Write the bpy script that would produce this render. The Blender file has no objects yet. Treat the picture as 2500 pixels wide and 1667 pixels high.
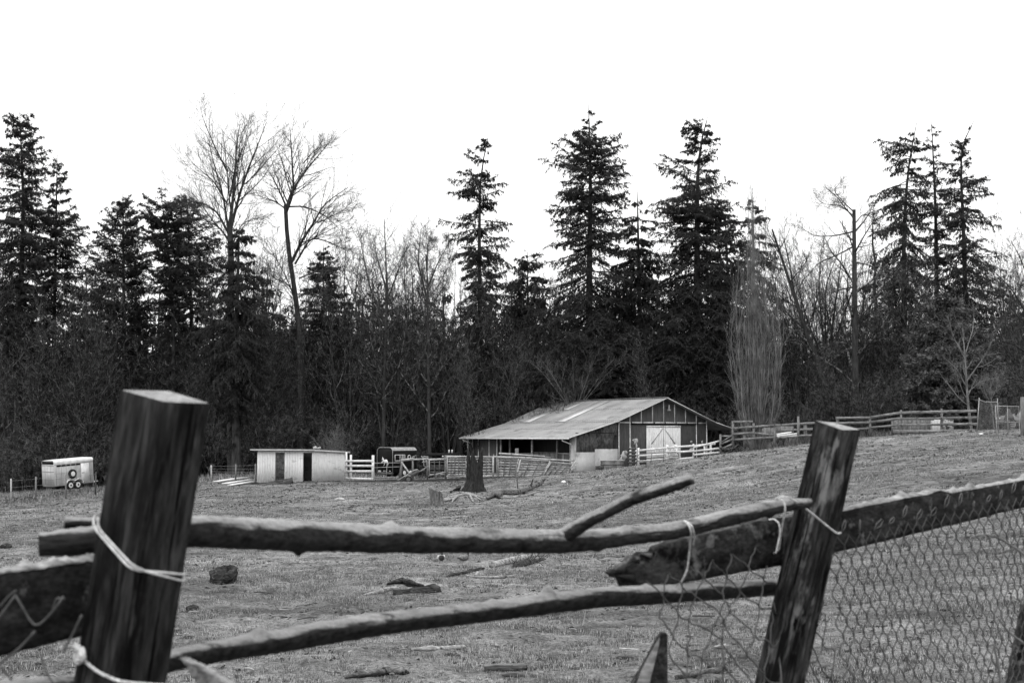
import bpy, math, random
import numpy as np
from mathutils import Vector, Matrix

# ------------------------------------------------------------------ camera, sky, sun, exposure
scene = bpy.context.scene
FPX, CX, CY, CAMZ = 3472.0, 1250.0, 833.5, 5.0        # focal length in photo pixels, photo centre, eye height
PITCH = math.atan((1065.0 - CY) / FPX)
cam_d = bpy.data.cameras.new('camera'); cam = bpy.data.objects.new('camera', cam_d)
scene.collection.objects.link(cam); scene.camera = cam
cam.location = (0, 0, CAMZ); cam.rotation_euler = (math.pi / 2 + PITCH, 0, 0)
cam_d.lens = 50.0; cam_d.sensor_width = 36.0; cam_d.clip_start = 0.1; cam_d.clip_end = 6000
cam_d.dof.use_dof = True; cam_d.dof.focus_distance = 42.0; cam_d.dof.aperture_fstop = 10.0

SUN_EL, SUN_AZ = math.radians(48), math.radians(215)   # weak sun through cloud, behind the camera's left shoulder
world = bpy.data.worlds.new('World'); scene.world = world; world.use_nodes = True
wn, wl = world.node_tree.nodes, world.node_tree.links
bg = wn['Background']; bg.inputs['Strength'].default_value = 0.1
sky = wn.new('ShaderNodeTexSky'); sky.sky_type = 'NISHITA'; sky.sun_disc = False
sky.sun_elevation = SUN_EL; sky.sun_rotation = SUN_AZ
bw = wn.new('ShaderNodeRGBToBW'); wl.new(sky.outputs[0], bw.inputs[0])
mad = wn.new('ShaderNodeMath'); mad.operation = 'MULTIPLY_ADD'   # grey cloud cover: mostly even white, a little of the clear sky's slope
tcw = wn.new('ShaderNodeTexCoord'); sep = wn.new('ShaderNodeSeparateXYZ'); wl.new(tcw.outputs['Generated'], sep.inputs[0])
ovc = wn.new('ShaderNodeMapRange'); wl.new(sep.outputs['Z'], ovc.inputs[0])      # overcast sky: the zenith is brighter than the horizon
ovc.inputs[1].default_value, ovc.inputs[2].default_value, ovc.inputs[3].default_value, ovc.inputs[4].default_value = 0.0, 1.0, 9.8, 26.0
wl.new(bw.outputs[0], mad.inputs[0]); mad.inputs[1].default_value = 0.3; wl.new(ovc.outputs[0], mad.inputs[2])
wl.new(mad.outputs[0], bg.inputs['Color'])
sun_d = bpy.data.lights.new('sun', 'SUN'); sun_d.energy = 0.5; sun_d.angle = math.radians(20)
sun = bpy.data.objects.new('sun', sun_d); scene.collection.objects.link(sun)
sd = Vector((math.sin(SUN_AZ) * math.cos(SUN_EL), math.cos(SUN_AZ) * math.cos(SUN_EL), math.sin(SUN_EL)))
sun.rotation_euler = sd.to_track_quat('Z', 'Y').to_euler(); sun.location = (0, -20, 60)
scene.view_settings.view_transform = 'Standard'; scene.view_settings.look = 'None'
scene.view_settings.exposure = 0.0; scene.view_settings.gamma = 1.0
scene.cycles.max_bounces = 5; scene.cycles.diffuse_bounces = 3; scene.cycles.transparent_max_bounces = 4

# ------------------------------------------------------------------ helpers
def P(px, py, d):
    """world point at distance y = d seen at photo pixel (px, py)"""
    a, b = (px - CX) / FPX, (CY - py) / FPX
    t = d / (math.cos(PITCH) - b * math.sin(PITCH))
    return Vector((a * t, d, CAMZ + t * (math.sin(PITCH) + b * math.cos(PITCH))))
def PA(*pts): return np.array([P(*p) for p in pts])

class N:                                   # tiny node helper
    def __init__(s, m): s.t = m.node_tree
    def new(s, k, **kw):
        n = s.t.nodes.new(k)
        for a, v in kw.items(): setattr(n, a, v)
        return n
    def link(s, a, b): s.t.links.new(a, b)

def mat(name, lo, hi, scale=4.0, stretch=(1, 1, 1), rough=0.85, bump=0.0, dist=0.02, cov=(0.35, 0.65),
        spots=None, spec=0.3, metal=0.0, detail=6.0, coord='Object', fine=None, nr=0.62):
    """grey procedural surface: a stretched noise between albedo lo and hi; spots=(albedo, scale, lo, hi) adds worn patches"""
    m = bpy.data.materials.new(name); m.use_nodes = True; n = N(m)
    b = m.node_tree.nodes['Principled BSDF']
    b.inputs['Roughness'].default_value = rough; b.inputs['Specular IOR Level'].default_value = spec
    b.inputs['Metallic'].default_value = metal
    tc = n.new('ShaderNodeTexCoord'); mp = n.new('ShaderNodeMapping'); mp.inputs['Scale'].default_value = stretch
    n.link(tc.outputs[coord], mp.inputs[0])
    nz = n.new('ShaderNodeTexNoise'); nz.inputs['Scale'].default_value = scale; nz.inputs['Detail'].default_value = detail
    nz.inputs['Roughness'].default_value = nr
    n.link(mp.outputs[0], nz.inputs['Vector'])
    r = n.new('ShaderNodeMapRange'); r.inputs[1].default_value, r.inputs[2].default_value = cov
    r.inputs[3].default_value, r.inputs[4].default_value = lo, hi
    n.link(nz.outputs['Fac'], r.inputs[0]); out = r.outputs[0]
    def mix(fac, a_out, val):
        x = n.new('ShaderNodeMix', data_type='FLOAT'); n.link(fac, x.inputs[0]); n.link(a_out, x.inputs[2])
        if hasattr(val, 'node'): n.link(val, x.inputs[3])
        else: x.inputs[3].default_value = val
        return x.outputs[0]
    if fine:                                # (scale, amount): small speckle multiplied in
        f = n.new('ShaderNodeTexNoise'); f.inputs['Scale'].default_value = fine[0]; f.inputs['Detail'].default_value = 3
        n.link(mp.outputs[0], f.inputs['Vector'])
        fr = n.new('ShaderNodeMapRange'); fr.inputs[1].default_value, fr.inputs[2].default_value = 0.3, 0.7
        fr.inputs[3].default_value, fr.inputs[4].default_value = 1 - fine[1], 1 + fine[1]
        n.link(f.outputs['Fac'], fr.inputs[0])
        mu = n.new('ShaderNodeMath', operation='MULTIPLY'); n.link(out, mu.inputs[0]); n.link(fr.outputs[0], mu.inputs[1]); out = mu.outputs[0]
    for sp in (spots or []):
        s = n.new('ShaderNodeTexNoise'); s.inputs['Scale'].default_value = sp[1]; s.inputs['Detail'].default_value = 5
        s.inputs['Roughness'].default_value = 0.65
        if len(sp) > 4:
            m2 = n.new('ShaderNodeMapping'); m2.inputs['Scale'].default_value = sp[4]; m2.inputs['Location'].default_value = (3.1, 7.7, 1.3)
            n.link(tc.outputs[coord], m2.inputs[0]); n.link(m2.outputs[0], s.inputs['Vector'])
        else: n.link(tc.outputs[coord], s.inputs['Vector'])
        q = n.new('ShaderNodeMapRange'); q.inputs[1].default_value, q.inputs[2].default_value = sp[2], sp[3]
        n.link(s.outputs['Fac'], q.inputs[0]); out = mix(q.outputs[0], out, sp[0])
    n.link(out, b.inputs['Base Color'])
    if bump:
        bp = n.new('ShaderNodeBump'); bp.inputs['Strength'].default_value = bump; bp.inputs['Distance'].default_value = dist
        n.link(nz.outputs['Fac'], bp.inputs['Height']); n.link(bp.outputs[0], b.inputs['Normal'])
    return m

def obj_from(name, V, F, m, parent=None, smooth=False, mi=None):
    """V (n,3) array in world space; F list of index arrays with 3 or 4 columns"""
    V = np.asarray(V, dtype=np.float32)
    org = np.zeros(3)
    p = parent
    while p is not None: org = org + np.array(p.location); p = p.parent
    V = V - org.astype(np.float32)
    me = bpy.data.meshes.new(name); Fs = [np.asarray(f, dtype=np.int32) for f in F if len(f)]
    me.vertices.add(len(V)); me.vertices.foreach_set('co', V.ravel())
    nl = sum(f.size for f in Fs); npoly = sum(len(f) for f in Fs)
    me.loops.add(nl); me.loops.foreach_set('vertex_index', np.concatenate([f.ravel() for f in Fs]))
    tot = np.concatenate([np.full(len(f), f.shape[1], dtype=np.int32) for f in Fs])
    me.polygons.add(npoly)
    me.polygons.foreach_set('loop_start', np.concatenate([[0], np.cumsum(tot)[:-1]]).astype(np.int32))
    me.polygons.foreach_set('loop_total', tot)
    if smooth: me.polygons.foreach_set('use_smooth', np.ones(npoly, dtype=bool))
    for x in (m if isinstance(m, (list, tuple)) else [m]): me.materials.append(x)
    if mi is not None: me.polygons.foreach_set('material_index', np.concatenate(mi).astype(np.int32))
    me.update(calc_edges=True); me.validate()
    o = bpy.data.objects.new(name, me); scene.collection.objects.link(o)
    if parent is not None: o.parent = parent
    return o

def tag(o, label=None, cat=None, group=None, kind=None):
    if label: o['label'] = label
    if cat: o['category'] = cat
    if group: o['group'] = group
    if kind: o['kind'] = kind
    return o
def thing(name, loc, label, cat, group=None):
    o = bpy.data.objects.new(name, None); scene.collection.objects.link(o); o.location = tuple(loc)
    o.empty_display_size = 0.3
    return tag(o, label, cat, group)
def centre(o):
    """put a single-mesh thing's origin at its base centre"""
    me = o.data; c = np.empty(len(me.vertices) * 3, dtype=np.float32); me.vertices.foreach_get('co', c); c = c.reshape(-1, 3)
    b = np.array([(c[:, 0].min() + c[:, 0].max()) / 2, (c[:, 1].min() + c[:, 1].max()) / 2, c[:, 2].min()], dtype=np.float32)
    me.vertices.foreach_set('co', (c - b).ravel()); o.location = tuple(float(x) for x in b); me.update(); return o
def copy_thing(o, parent=None):
    c = o.copy(); scene.collection.objects.link(c)
    if parent is not None: c.parent = parent
    for ch in [x for x in scene.objects if x.parent == o]: copy_thing(ch, c)
    return c

class MB:
    """collects boxes, beams and tubes (world space) for ONE mesh object"""
    def __init__(s): s.V = []; s.Q = []; s.T = []; s.n = 0
    def add(s, V, Q=(), T=()):
        V = np.asarray(V, dtype=float)
        if len(Q): s.Q.append(np.asarray(Q) + s.n)
        if len(T): s.T.append(np.asarray(T) + s.n)
        s.V.append(V); s.n += len(V); return s
    def hexa(s, c8):                       # bottom 4 (ccw), top 4
        return s.add(c8, [[3, 2, 1, 0], [4, 5, 6, 7], [0, 1, 5, 4], [1, 2, 6, 5], [2, 3, 7, 6], [3, 0, 4, 7]])
    def box(s, c, size, X=(1, 0, 0), Y=None, Z=(0, 0, 1)):
        c = np.array(c, float); X = np.array(X, float); Z = np.array(Z, float)
        Y = np.cross(Z, X) if Y is None else np.array(Y, float)
        a, b, e = X * size[0] / 2, Y * size[1] / 2, Z * size[2] / 2
        return s.hexa([c - a - b - e, c + a - b - e, c + a + b - e, c - a + b - e, c - a - b + e, c + a - b + e, c + a + b + e, c - a + b + e])
    def beam(s, p, q, w, h, up=(0, 0, 1), jit=0.0):
        p, q = np.array(p, float), np.array(q, float); X = q - p; L = np.linalg.norm(X); X = X / L
        Y = np.cross(up, X); Y /= np.linalg.norm(Y); Z = np.cross(X, Y)
        s.box((p + q) / 2, (L, w, h), X, Y, Z)
        if jit:
            s.V[-1] += np.random.default_rng(s.n).normal(0, jit, (8, 3))
        return s
    def tube(s, pts, rad, sides=8, caps=True):
        V, Q = tubes(np.array(pts, float)[None], np.broadcast_to(np.array(rad, float), (len(pts),))[None], sides)
        k = len(pts); T = []
        if caps:
            V = np.vstack([V, [pts[0]], [pts[-1]]]); a, b = len(V) - 2, len(V) - 1
            T = [[a, (i + 1) % sides, i] for i in range(sides)] + [[b, (k - 1) * sides + i, (k - 1) * sides + (i + 1) % sides] for i in range(sides)]
        return s.add(V, Q, T)
    def prism(s, poly, off):               # flat polygon (list of 3-D points) given thickness along off
        poly = np.array(poly, float); k = len(poly); off = np.array(off, float)
        V = np.vstack([poly, poly + off, poly.mean(0)[None], (poly + off).mean(0)[None]])
        Q = [[i, (i + 1) % k, k + (i + 1) % k, k + i] for i in range(k)]
        import mathutils
        tri = mathutils.geometry.tessellate_polygon([[Vector(p) for p in poly]])
        T = [list(t)[::-1] for t in tri] + [[x + k for x in t] for t in tri]
        return s.add(V[:2 * k], Q, T)
    def build(s, name, m, parent=None, smooth=False, jit=0.0):
        V = np.vstack(s.V)
        F = []
        if s.Q: F.append(np.vstack(s.Q))
        if s.T: F.append(np.vstack(s.T))
        if jit: V = V + np.random.default_rng(len(V)).normal(0, jit, V.shape)
        return obj_from(name, V, F, m, parent, smooth)

def nrm(a): return a / np.maximum(np.linalg.norm(a, axis=-1, keepdims=True), 1e-9)
def tubes(Pt, R, sides=3):
    B, K, _ = Pt.shape
    T = np.empty_like(Pt); T[:, 1:-1] = Pt[:, 2:] - Pt[:, :-2]; T[:, 0] = Pt[:, 1] - Pt[:, 0]; T[:, -1] = Pt[:, -1] - Pt[:, -2]
    T = nrm(T); mean = nrm(T.mean(1)); ax = np.abs(mean).argmin(1); ref = np.eye(3)[ax][:, None, :]
    U = nrm(np.cross(T, np.broadcast_to(ref, T.shape))); W = np.cross(T, U)
    a = np.arange(sides) * 2 * math.pi / sides
    V = Pt[:, :, None] + R[:, :, None, None] * (np.cos(a)[None, None, :, None] * U[:, :, None] + np.sin(a)[None, None, :, None] * W[:, :, None])
    idx = np.arange(B * K * sides).reshape(B, K, sides)
    A = idx[:, :-1]; Cc = idx[:, 1:]
    Q = np.stack([A, np.roll(A, -1, 2), np.roll(Cc, -1, 2), Cc], -1).reshape(-1, 4)
    return V.reshape(-1, 3), Q

# smooth value noise for meshes
def vnoise(x, y, seed=0):
    g = np.random.default_rng(seed).random((256, 256))
    xi, yi = np.floor(x).astype(int), np.floor(y).astype(int); fx, fy = x - xi, y - yi
    fx, fy = fx * fx * (3 - 2 * fx), fy * fy * (3 - 2 * fy)
    a, b = g[xi & 255, yi & 255], g[(xi + 1) & 255, yi & 255]; c, d = g[xi & 255, (yi + 1) & 255], g[(xi + 1) & 255, (yi + 1) & 255]
    return (a * (1 - fx) + b * fx) * (1 - fy) + (c * (1 - fx) + d * fx) * fy - 0.5

# ------------------------------------------------------------------ the ground
GP = [(0, 1236, 100), (100, 1222, 103), (165, 1203, 112), (250, 1202, 108), (0, 1205, 120), (165, 1186, 135),
      (640, 1180, 98), (766, 1178, 96), (843, 1174, 100), (560, 1176, 104), (950, 1172, 106),
      (1050, 1176, 92), (1160, 1200, 80), (1050, 1235, 72), (1250, 1166, 95), (1400, 1152, 100), (1510, 1150, 101),
      (1560, 1143, 98), (1620, 1130, 96), (1690, 1118, 95), (1760, 1109, 95), (1880, 1098, 93), (1990, 1080, 92),
      (2100, 1068, 91), (2200, 1061, 90), (2390, 1056, 84), (2500, 1069, 80), (2500, 1052, 95),
      (1400, 1146, 110), (1725, 1128, 116), (1500, 1142, 112), (1150, 1166, 120),
      (1075, 1375, 38), (300, 1400, 36), (700, 1400, 35), (1500, 1375, 38), (2000, 1400, 34), (2400, 1400, 30),
      (1200, 1640, 19), (200, 1640, 19), (2200, 1640, 18.5),
      (700, 1240, 70), (300, 1262, 66), (1600, 1225, 66), (1900, 1180, 66), (2300, 1140, 62), (2450, 1220, 48), (1900, 1270, 50)]
gp = [tuple(P(*g)) for g in GP]
gp += [(x, 120, 4.6 + (0.3 if x > 20 else 0) - (2.0 if x < 15 else 0) + (-1.0 if x < -8 else 0)) for x in (-20, 0, 26, 40)]
gp += [(-45, 150, 1.2), (-20, 150, 1.8), (0, 150, 2.5), (22, 150, 4.4), (50, 150, 5.4), (-60, 105, 0.6), (60, 95, 5.6), (-60, 40, 1.6), (60, 40, 3.6)]
gp += [(x, y, z) for x in (-14, -5, 0, 5, 14) for y, z in ((-2, 3.4), (4, 3.35), (9, 2.5), (14, 1.9))]
gp += [(-60, 4, 3.0), (60, 4, 3.4), (-60, 170, 1.0), (60, 170, 5.5), (0, 175, 2.8)]
gp = np.array(gp)
def _U(r2): return 0.5 * r2 * np.log(r2 + 1e-9)
S_ = 20.0
A_ = gp[:, :2] / S_; n_ = len(gp)
K_ = _U(((A_[:, None] - A_[None]) ** 2).sum(-1)) + 0.02 * np.eye(n_)
Pm = np.hstack([np.ones((n_, 1)), A_]); L_ = np.zeros((n_ + 3, n_ + 3)); L_[:n_, :n_] = K_; L_[:n_, n_:] = Pm; L_[n_:, :n_] = Pm.T
W_ = np.linalg.solve(L_, np.concatenate([gp[:, 2], np.zeros(3)]))
def gz(x, y):
    x = np.atleast_1d(np.asarray(x, float)); y = np.atleast_1d(np.asarray(y, float))
    X = np.clip(x, -62, 62) / S_; Y = np.clip(y, -3, 172) / S_
    out = np.empty(len(X))
    for i in range(0, len(X), 60000):
        sl = slice(i, i + 60000); q = np.stack([X[sl], Y[sl]], 1)
        out[sl] = _U(((q[:, None] - A_[None]) ** 2).sum(-1)) @ W_[:n_] + W_[n_] + q @ W_[n_ + 1:]
    return out + 0.10 * vnoise(x / 2.3, y / 2.3, 1) + 0.05 * vnoise(x / 0.8 + 9, y / 0.8, 2)
def gz1(x, y): return float(gz([x], [y])[0])
def G(px, d):                              # ground point under photo column px at distance d
    x = (px - CX) / FPX * d; x = x * (1 + 0.0)
    return Vector((x, d, gz1(x, d)))
# ------------------------------------------------------------------ ground sheet and grass
def seg_dist(x, y, pts):
    best = np.full(x.shape, 1e9)
    for (a, b) in zip(pts[:-1], pts[1:]):
        a, b = np.array(a[:2]), np.array(b[:2]); ab = b - a
        t = np.clip(((x - a[0]) * ab[0] + (y - a[1]) * ab[1]) / (ab @ ab), 0, 1)
        best = np.minimum(best, np.hypot(x - a[0] - t * ab[0], y - a[1] - t * ab[1]))
    return best
MUD = [([P(840, 1100, 99), P(1060, 1100, 95), P(1250, 1100, 95.5), P(1420, 1100, 101), P(1540, 1100, 100)], 2.6),
       ([P(1690, 1100, 97), P(1830, 1100, 96), P(2000, 1100, 95), P(2200, 1100, 93), P(2390, 1100, 90)], 1.9),
       ([P(0, 1100, 106), P(165, 1100, 110), P(290, 1100, 110)], 3.0), ([P(630, 1100, 98.5), P(766, 1100, 96.8), P(845, 1100, 100)], 0.9)]
def mudness(x, y):
    m = np.zeros(x.shape)
    for pts, w in MUD:
        d = seg_dist(x, y, pts) + 1.6 * vnoise(x * 1.3, y * 1.3, 5)
        m = np.maximum(m, np.clip(1.5 - d / w, 0, 1))
    m = np.maximum(m, np.clip((y - 118 - 2 * vnoise(x / 3, y / 3, 7)) / 6, 0, 1) * 0.9)
    return m
def axis(parts):
    out = [parts[0][0]]
    for a, b, st in parts: out += list(np.linspace(a, b, max(2, int(round((b - a) / st)) + 1))[1:])
    return np.array(out)
ys = np.concatenate([[-800, -300, -100, -40], axis([(-12, 14, 0.8), (14, 40, 0.065), (40, 70, 0.14), (70, 118, 0.28), (118, 180, 2.0)]), [200, 240, 320, 500, 900, 1800, 4000]])
xs = np.concatenate([[-4000, -1500, -600, -250, -120, -80], axis([(-60, -40, 1.0), (-40, -15, 0.3), (-15, 15, 0.09), (15, 40, 0.3), (40, 60, 1.0)]), [80, 120, 250, 600, 1500, 4000]])
GX, GY = np.meshgrid(xs, ys); gx, gy = GX.ravel(), GY.ravel()
gzv = gz(gx, gy); md = mudness(gx, gy)
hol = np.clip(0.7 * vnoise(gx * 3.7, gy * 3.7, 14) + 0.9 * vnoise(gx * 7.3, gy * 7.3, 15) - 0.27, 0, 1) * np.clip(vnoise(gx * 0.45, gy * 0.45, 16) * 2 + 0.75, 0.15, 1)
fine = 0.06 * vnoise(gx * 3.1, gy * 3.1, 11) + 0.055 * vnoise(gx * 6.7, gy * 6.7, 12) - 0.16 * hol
gzv = gzv + fine * np.where((gy > 10) & (gy < 120) & (np.abs(gx) < 45), 1, 0) + md * 0.16 * vnoise(gx * 2.2, gy * 2.2, 13) * (gy < 118)
ix = np.arange(len(gx)).reshape(GX.shape)
Fq = np.stack([ix[:-1, :-1], ix[:-1, 1:], ix[1:, 1:], ix[1:, :-1]], -1).reshape(-1, 4)
m = bpy.data.materials.new('pasture_soil'); m.use_nodes = True; n = N(m); b = m.node_tree.nodes['Principled BSDF']
b.inputs['Roughness'].default_value = 0.95; b.inputs['Specular IOR Level'].default_value = 0.1
tc = n.new('ShaderNodeTexCoord')
def nz(scale, detail=5, rough=0.6, st=(1, 1, 1)):
    mp = n.new('ShaderNodeMapping'); mp.inputs['Scale'].default_value = st; n.link(tc.outputs['Object'], mp.inputs[0])
    t = n.new('ShaderNodeTexNoise'); t.inputs['Scale'].default_value = scale; t.inputs['Detail'].default_value = detail; t.inputs['Roughness'].default_value = rough
    n.link(mp.outputs[0], t.inputs['Vector']); return t.outputs['Fac']
def mr(x, a, b_, c, d):
    r = n.new('ShaderNodeMapRange'); n.link(x, r.inputs[0])
    for i, v in enumerate((a, b_, c, d)): r.inputs[i + 1].default_value = v
    return r.outputs[0]
def mth(op, a, b_):
    t = n.new('ShaderNodeMath', operation=op)
    for i, v in enumerate((a, b_)):
        if hasattr(v, 'node'): n.link(v, t.inputs[i])
        else: t.inputs[i].default_value = v
    return t.outputs[0]
big = mth('MULTIPLY', mr(nz(0.16, 4), 0.35, 0.65, 0.72, 1.3), mr(nz(0.42, 5, 0.7, (0.5, 1.3, 1)), 0.36, 0.64, 0.68, 1.32))
mid = mr(nz(1.1, 6, 0.7), 0.38, 0.62, 0.5, 1.3)
fin = mr(nz(16, 8, 0.85), 0.38, 0.62, 0.25, 1.75)
base = mth('MULTIPLY', mth('MULTIPLY', mth('MULTIPLY', big, mid), fin), 0.14)
holes = mr(nz(7, 7, 0.8), 0.56, 0.61, 0.0, 0.9)
clump = mr(nz(0.55, 3), 0.42, 0.6, 0.15, 1.0)
hm = mth('MULTIPLY', holes, clump)
def mixf(f, a, v):
    x = n.new('ShaderNodeMix', data_type='FLOAT'); n.link(f, x.inputs[0]); n.link(a, x.inputs[2])
    if hasattr(v, 'node'): n.link(v, x.inputs[3])
    else: x.inputs[3].default_value = v
    return x.outputs[0]
c1 = mixf(hm, base, 0.012)
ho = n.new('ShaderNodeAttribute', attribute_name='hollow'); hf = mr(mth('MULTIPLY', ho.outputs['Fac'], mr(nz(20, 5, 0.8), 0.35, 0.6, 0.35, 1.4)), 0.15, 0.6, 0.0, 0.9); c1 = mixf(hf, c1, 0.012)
at = n.new('ShaderNodeAttribute', attribute_name='mud')
mudc = mth('MULTIPLY', mr(nz(5, 6, 0.7), 0.35, 0.65, 0.4, 1.5), 0.022)
c2 = mixf(at.outputs['Fac'], c1, mudc)
n.link(c2, b.inputs['Base Color'])
bp = n.new('ShaderNodeBump'); bp.inputs['Strength'].default_value = 0.8; bp.inputs['Distance'].default_value = 0.05
n.link(nz(11, 7, 0.75), bp.inputs['Height']); n.link(bp.outputs[0], b.inputs['Normal'])
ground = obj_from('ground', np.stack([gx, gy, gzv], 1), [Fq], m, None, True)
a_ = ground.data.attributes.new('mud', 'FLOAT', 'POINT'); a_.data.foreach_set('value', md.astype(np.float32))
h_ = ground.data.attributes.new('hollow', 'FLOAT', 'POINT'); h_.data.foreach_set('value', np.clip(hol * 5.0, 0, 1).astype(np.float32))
tag(ground, kind='structure')

# short winter grass: blades in tufts, thicker near the camera
GRASS = mat('dry_grass', 0.09, 0.34, 1.7, rough=0.9, cov=(0.36, 0.62), spec=0.1, fine=(30, 0.6))
rg = np.random.default_rng(3)
def scatter(n_t, d0, d1, power=1.0):
    u = rg.random(n_t); d = (d0 ** power + u * (d1 ** power - d0 ** power)) ** (1 / power)
    x = (rg.random(n_t) * 2 - 1) * 0.39 * d
    return x, d
def blades(x, y, h, w, per, spread, bend=0.7):
    k = len(x); bx = np.repeat(x, per) + rg.normal(0, 1, k * per) * np.repeat(spread, per); by = np.repeat(y, per) + rg.normal(0, 1, k * per) * np.repeat(spread, per)
    z = np.repeat(gz(x, y), per); hh = np.repeat(h, per) * rg.uniform(0.5, 1.2, k * per); ww = np.repeat(w, per)
    a = rg.random(k * per) * 6.283; dx, dy = np.cos(a), np.sin(a); b_ = rg.uniform(0.1, bend, k * per) * hh
    p0 = np.stack([bx - dy * ww, by + dx * ww, z - 0.02], 1); p1 = np.stack([bx + dy * ww, by - dx * ww, z - 0.02], 1)
    p2 = np.stack([bx + dx * b_ * 1.6, by + dy * b_ * 1.6, z + hh], 1)
    V = np.stack([p0, p1, p2], 1).reshape(-1, 3); return V
VV = []
for (nt, d0, d1, h, w, per, sp) in ((120000, 16, 36, 0.044, 0.0042, 4, 0.05), (110000, 32, 66, 0.055, 0.007, 3, 0.08), (70000, 60, 112, 0.07, 0.012, 3, 0.12)):
    x, y = scatter(nt, d0, d1, 2)
    den = vnoise(x / 1.7, y / 1.7, 21) + 0.7 * vnoise(x * 1.4, y * 1.4, 22)
    keep = (den + rg.normal(0, 0.12, nt) > -0.12) & (mudness(x, y) < 0.25)
    x, y = x[keep], y[keep]; s = rg.uniform(0.6, 1.3, len(x))
    VV.append(blades(x, y, h * s, w * s, per, np.full(len(x), sp)))
# scattered taller dead stalks, clumps along the old fence line and the forest edge
x, y = scatter(240, 20, 60, 2); VV.append(blades(x, y, rg.uniform(0.12, 0.3, 240), np.full(240, 0.004), 5, np.full(240, 0.05), 0.3))
xa = rg.uniform(-44, -26, 2600); ya = 100 + rg.random(2600) ** 0.8 * 18 + (xa + 44) * 0.2
VV.append(blades(xa, ya, rg.uniform(0.12, 0.36, 2600), np.full(2600, 0.012), 8, np.full(2600, 0.22), 0.9))
xa = rg.uniform(-26, 40, 7000); ya = 113 + rg.random(7000) * 9 + np.where(xa > -8, 8, 0) * (xa < 17)
VV.append(blades(xa, ya, rg.uniform(0.2, 0.7, 7000), np.full(7000, 0.016), 6, np.full(7000, 0.25), 0.9))
V = np.vstack(VV); T = np.arange(len(V)).reshape(-1, 3)
STRAW = mat('pale_straw', 0.22, 0.55, 3, rough=0.9, spec=0.1); DARKG = mat('dark_grass', 0.02, 0.08, 3, rough=0.9, spec=0.1)
rs_ = np.random.default_rng(77).random(len(T)); grass = obj_from('grass', V, [T], [GRASS, STRAW, DARKG], mi=[np.where(rs_ < .20, 1, np.where(rs_ < .55, 2, 0))]); tag(grass, 'short dry winter grass growing over the pasture', 'grass', kind='stuff')
# dark clods and hoof-churned turf
CLOD = mat('dark_clod', 0.008, 0.03, 8, rough=0.95, spec=0.1)
x, y = scatter(34000, 17, 104, 1.3); den = vnoise(x / 2.6, y / 2.6, 31) + rg.normal(0, 0.13, len(x)); k = den > 0.1
x, y = x[k], y[k]; s = rg.uniform(0.008, 0.045, len(x)) * np.interp(y, [17, 60, 104], [0.6, 1.3, 2.0]); z = gz(x, y)
B = np.array([[1, 0, 0], [0.3, 0.9, 0], [-0.8, 0.5, 0], [-0.7, -0.7, 0], [0.4, -0.8, 0], [0.1, 0.1, 0.8]])
R = np.repeat(B[None], len(x), 0) * rg.uniform(0.5, 1.5, (len(x), 6, 3)); R[:, :, 0] *= 1.6; R[:, :, 2] -= 0.1
Vc = (R * s[:, None, None] + np.stack([x, y, z], 1)[:, None]).reshape(-1, 3)
Tc = (np.array([[i, (i + 1) % 5, 5] for i in range(5)])[None] + (np.arange(len(x)) * 6)[:, None, None]).reshape(-1, 3)
cl = obj_from('soil_clods', Vc, [Tc], CLOD); tag(cl, 'dark clods of churned soil scattered over the pasture', 'soil', kind='stuff')

# litter of small sticks and straw
x, y = scatter(420, 17, 75, 1.4); z = gz(x, y) + 0.03; a = rg.random(420) * 6.283; L_s = rg.uniform(.06, .35, 420)
dv = np.stack([np.cos(a) * L_s, np.sin(a) * L_s, rg.normal(0, .02, 420)], 1); p0 = np.stack([x, y, z], 1)
Vs, Qs = tubes(np.stack([p0 - dv / 2, p0 + np.array([0, 0, .012]) , p0 + dv / 2], 1), np.repeat(rg.uniform(.005, .014, 420)[:, None], 3, 1), 5)
STK = mat('litter_stick', 0.03, 0.32, 0.8, rough=0.9, cov=(.42, .58), spec=.1)
lt = obj_from('litter', Vs, [Qs], STK); tag(lt, 'small sticks and bits of bark littering the pasture', 'litter', kind='stuff')
# ------------------------------------------------------------------ trees
NEEDLE = mat('needles', 0.010, 0.036, 0.9, rough=0.8, cov=(0.35, 0.62), spec=0.15, fine=(25, 0.4))
NEEDLE_L = mat('pale_needles', 0.04, 0.11, 1.2, rough=0.8, cov=(0.35, 0.62), spec=0.15, fine=(25, 0.5))
BARK = mat('bark', 0.022, 0.06, 5, (1, 1, 0.25), rough=0.95, bump=0.6, dist=0.05, spec=0.1)
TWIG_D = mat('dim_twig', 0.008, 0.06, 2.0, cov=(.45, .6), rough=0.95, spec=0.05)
TWIG = mat('bare_twig', 0.018, 0.18, 3.0, cov=(.45, .62), rough=0.9, spec=0.1)
TWIG_L = mat('pale_twig', 0.07, 0.22, 1.2, rough=0.9, spec=0.1)

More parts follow.
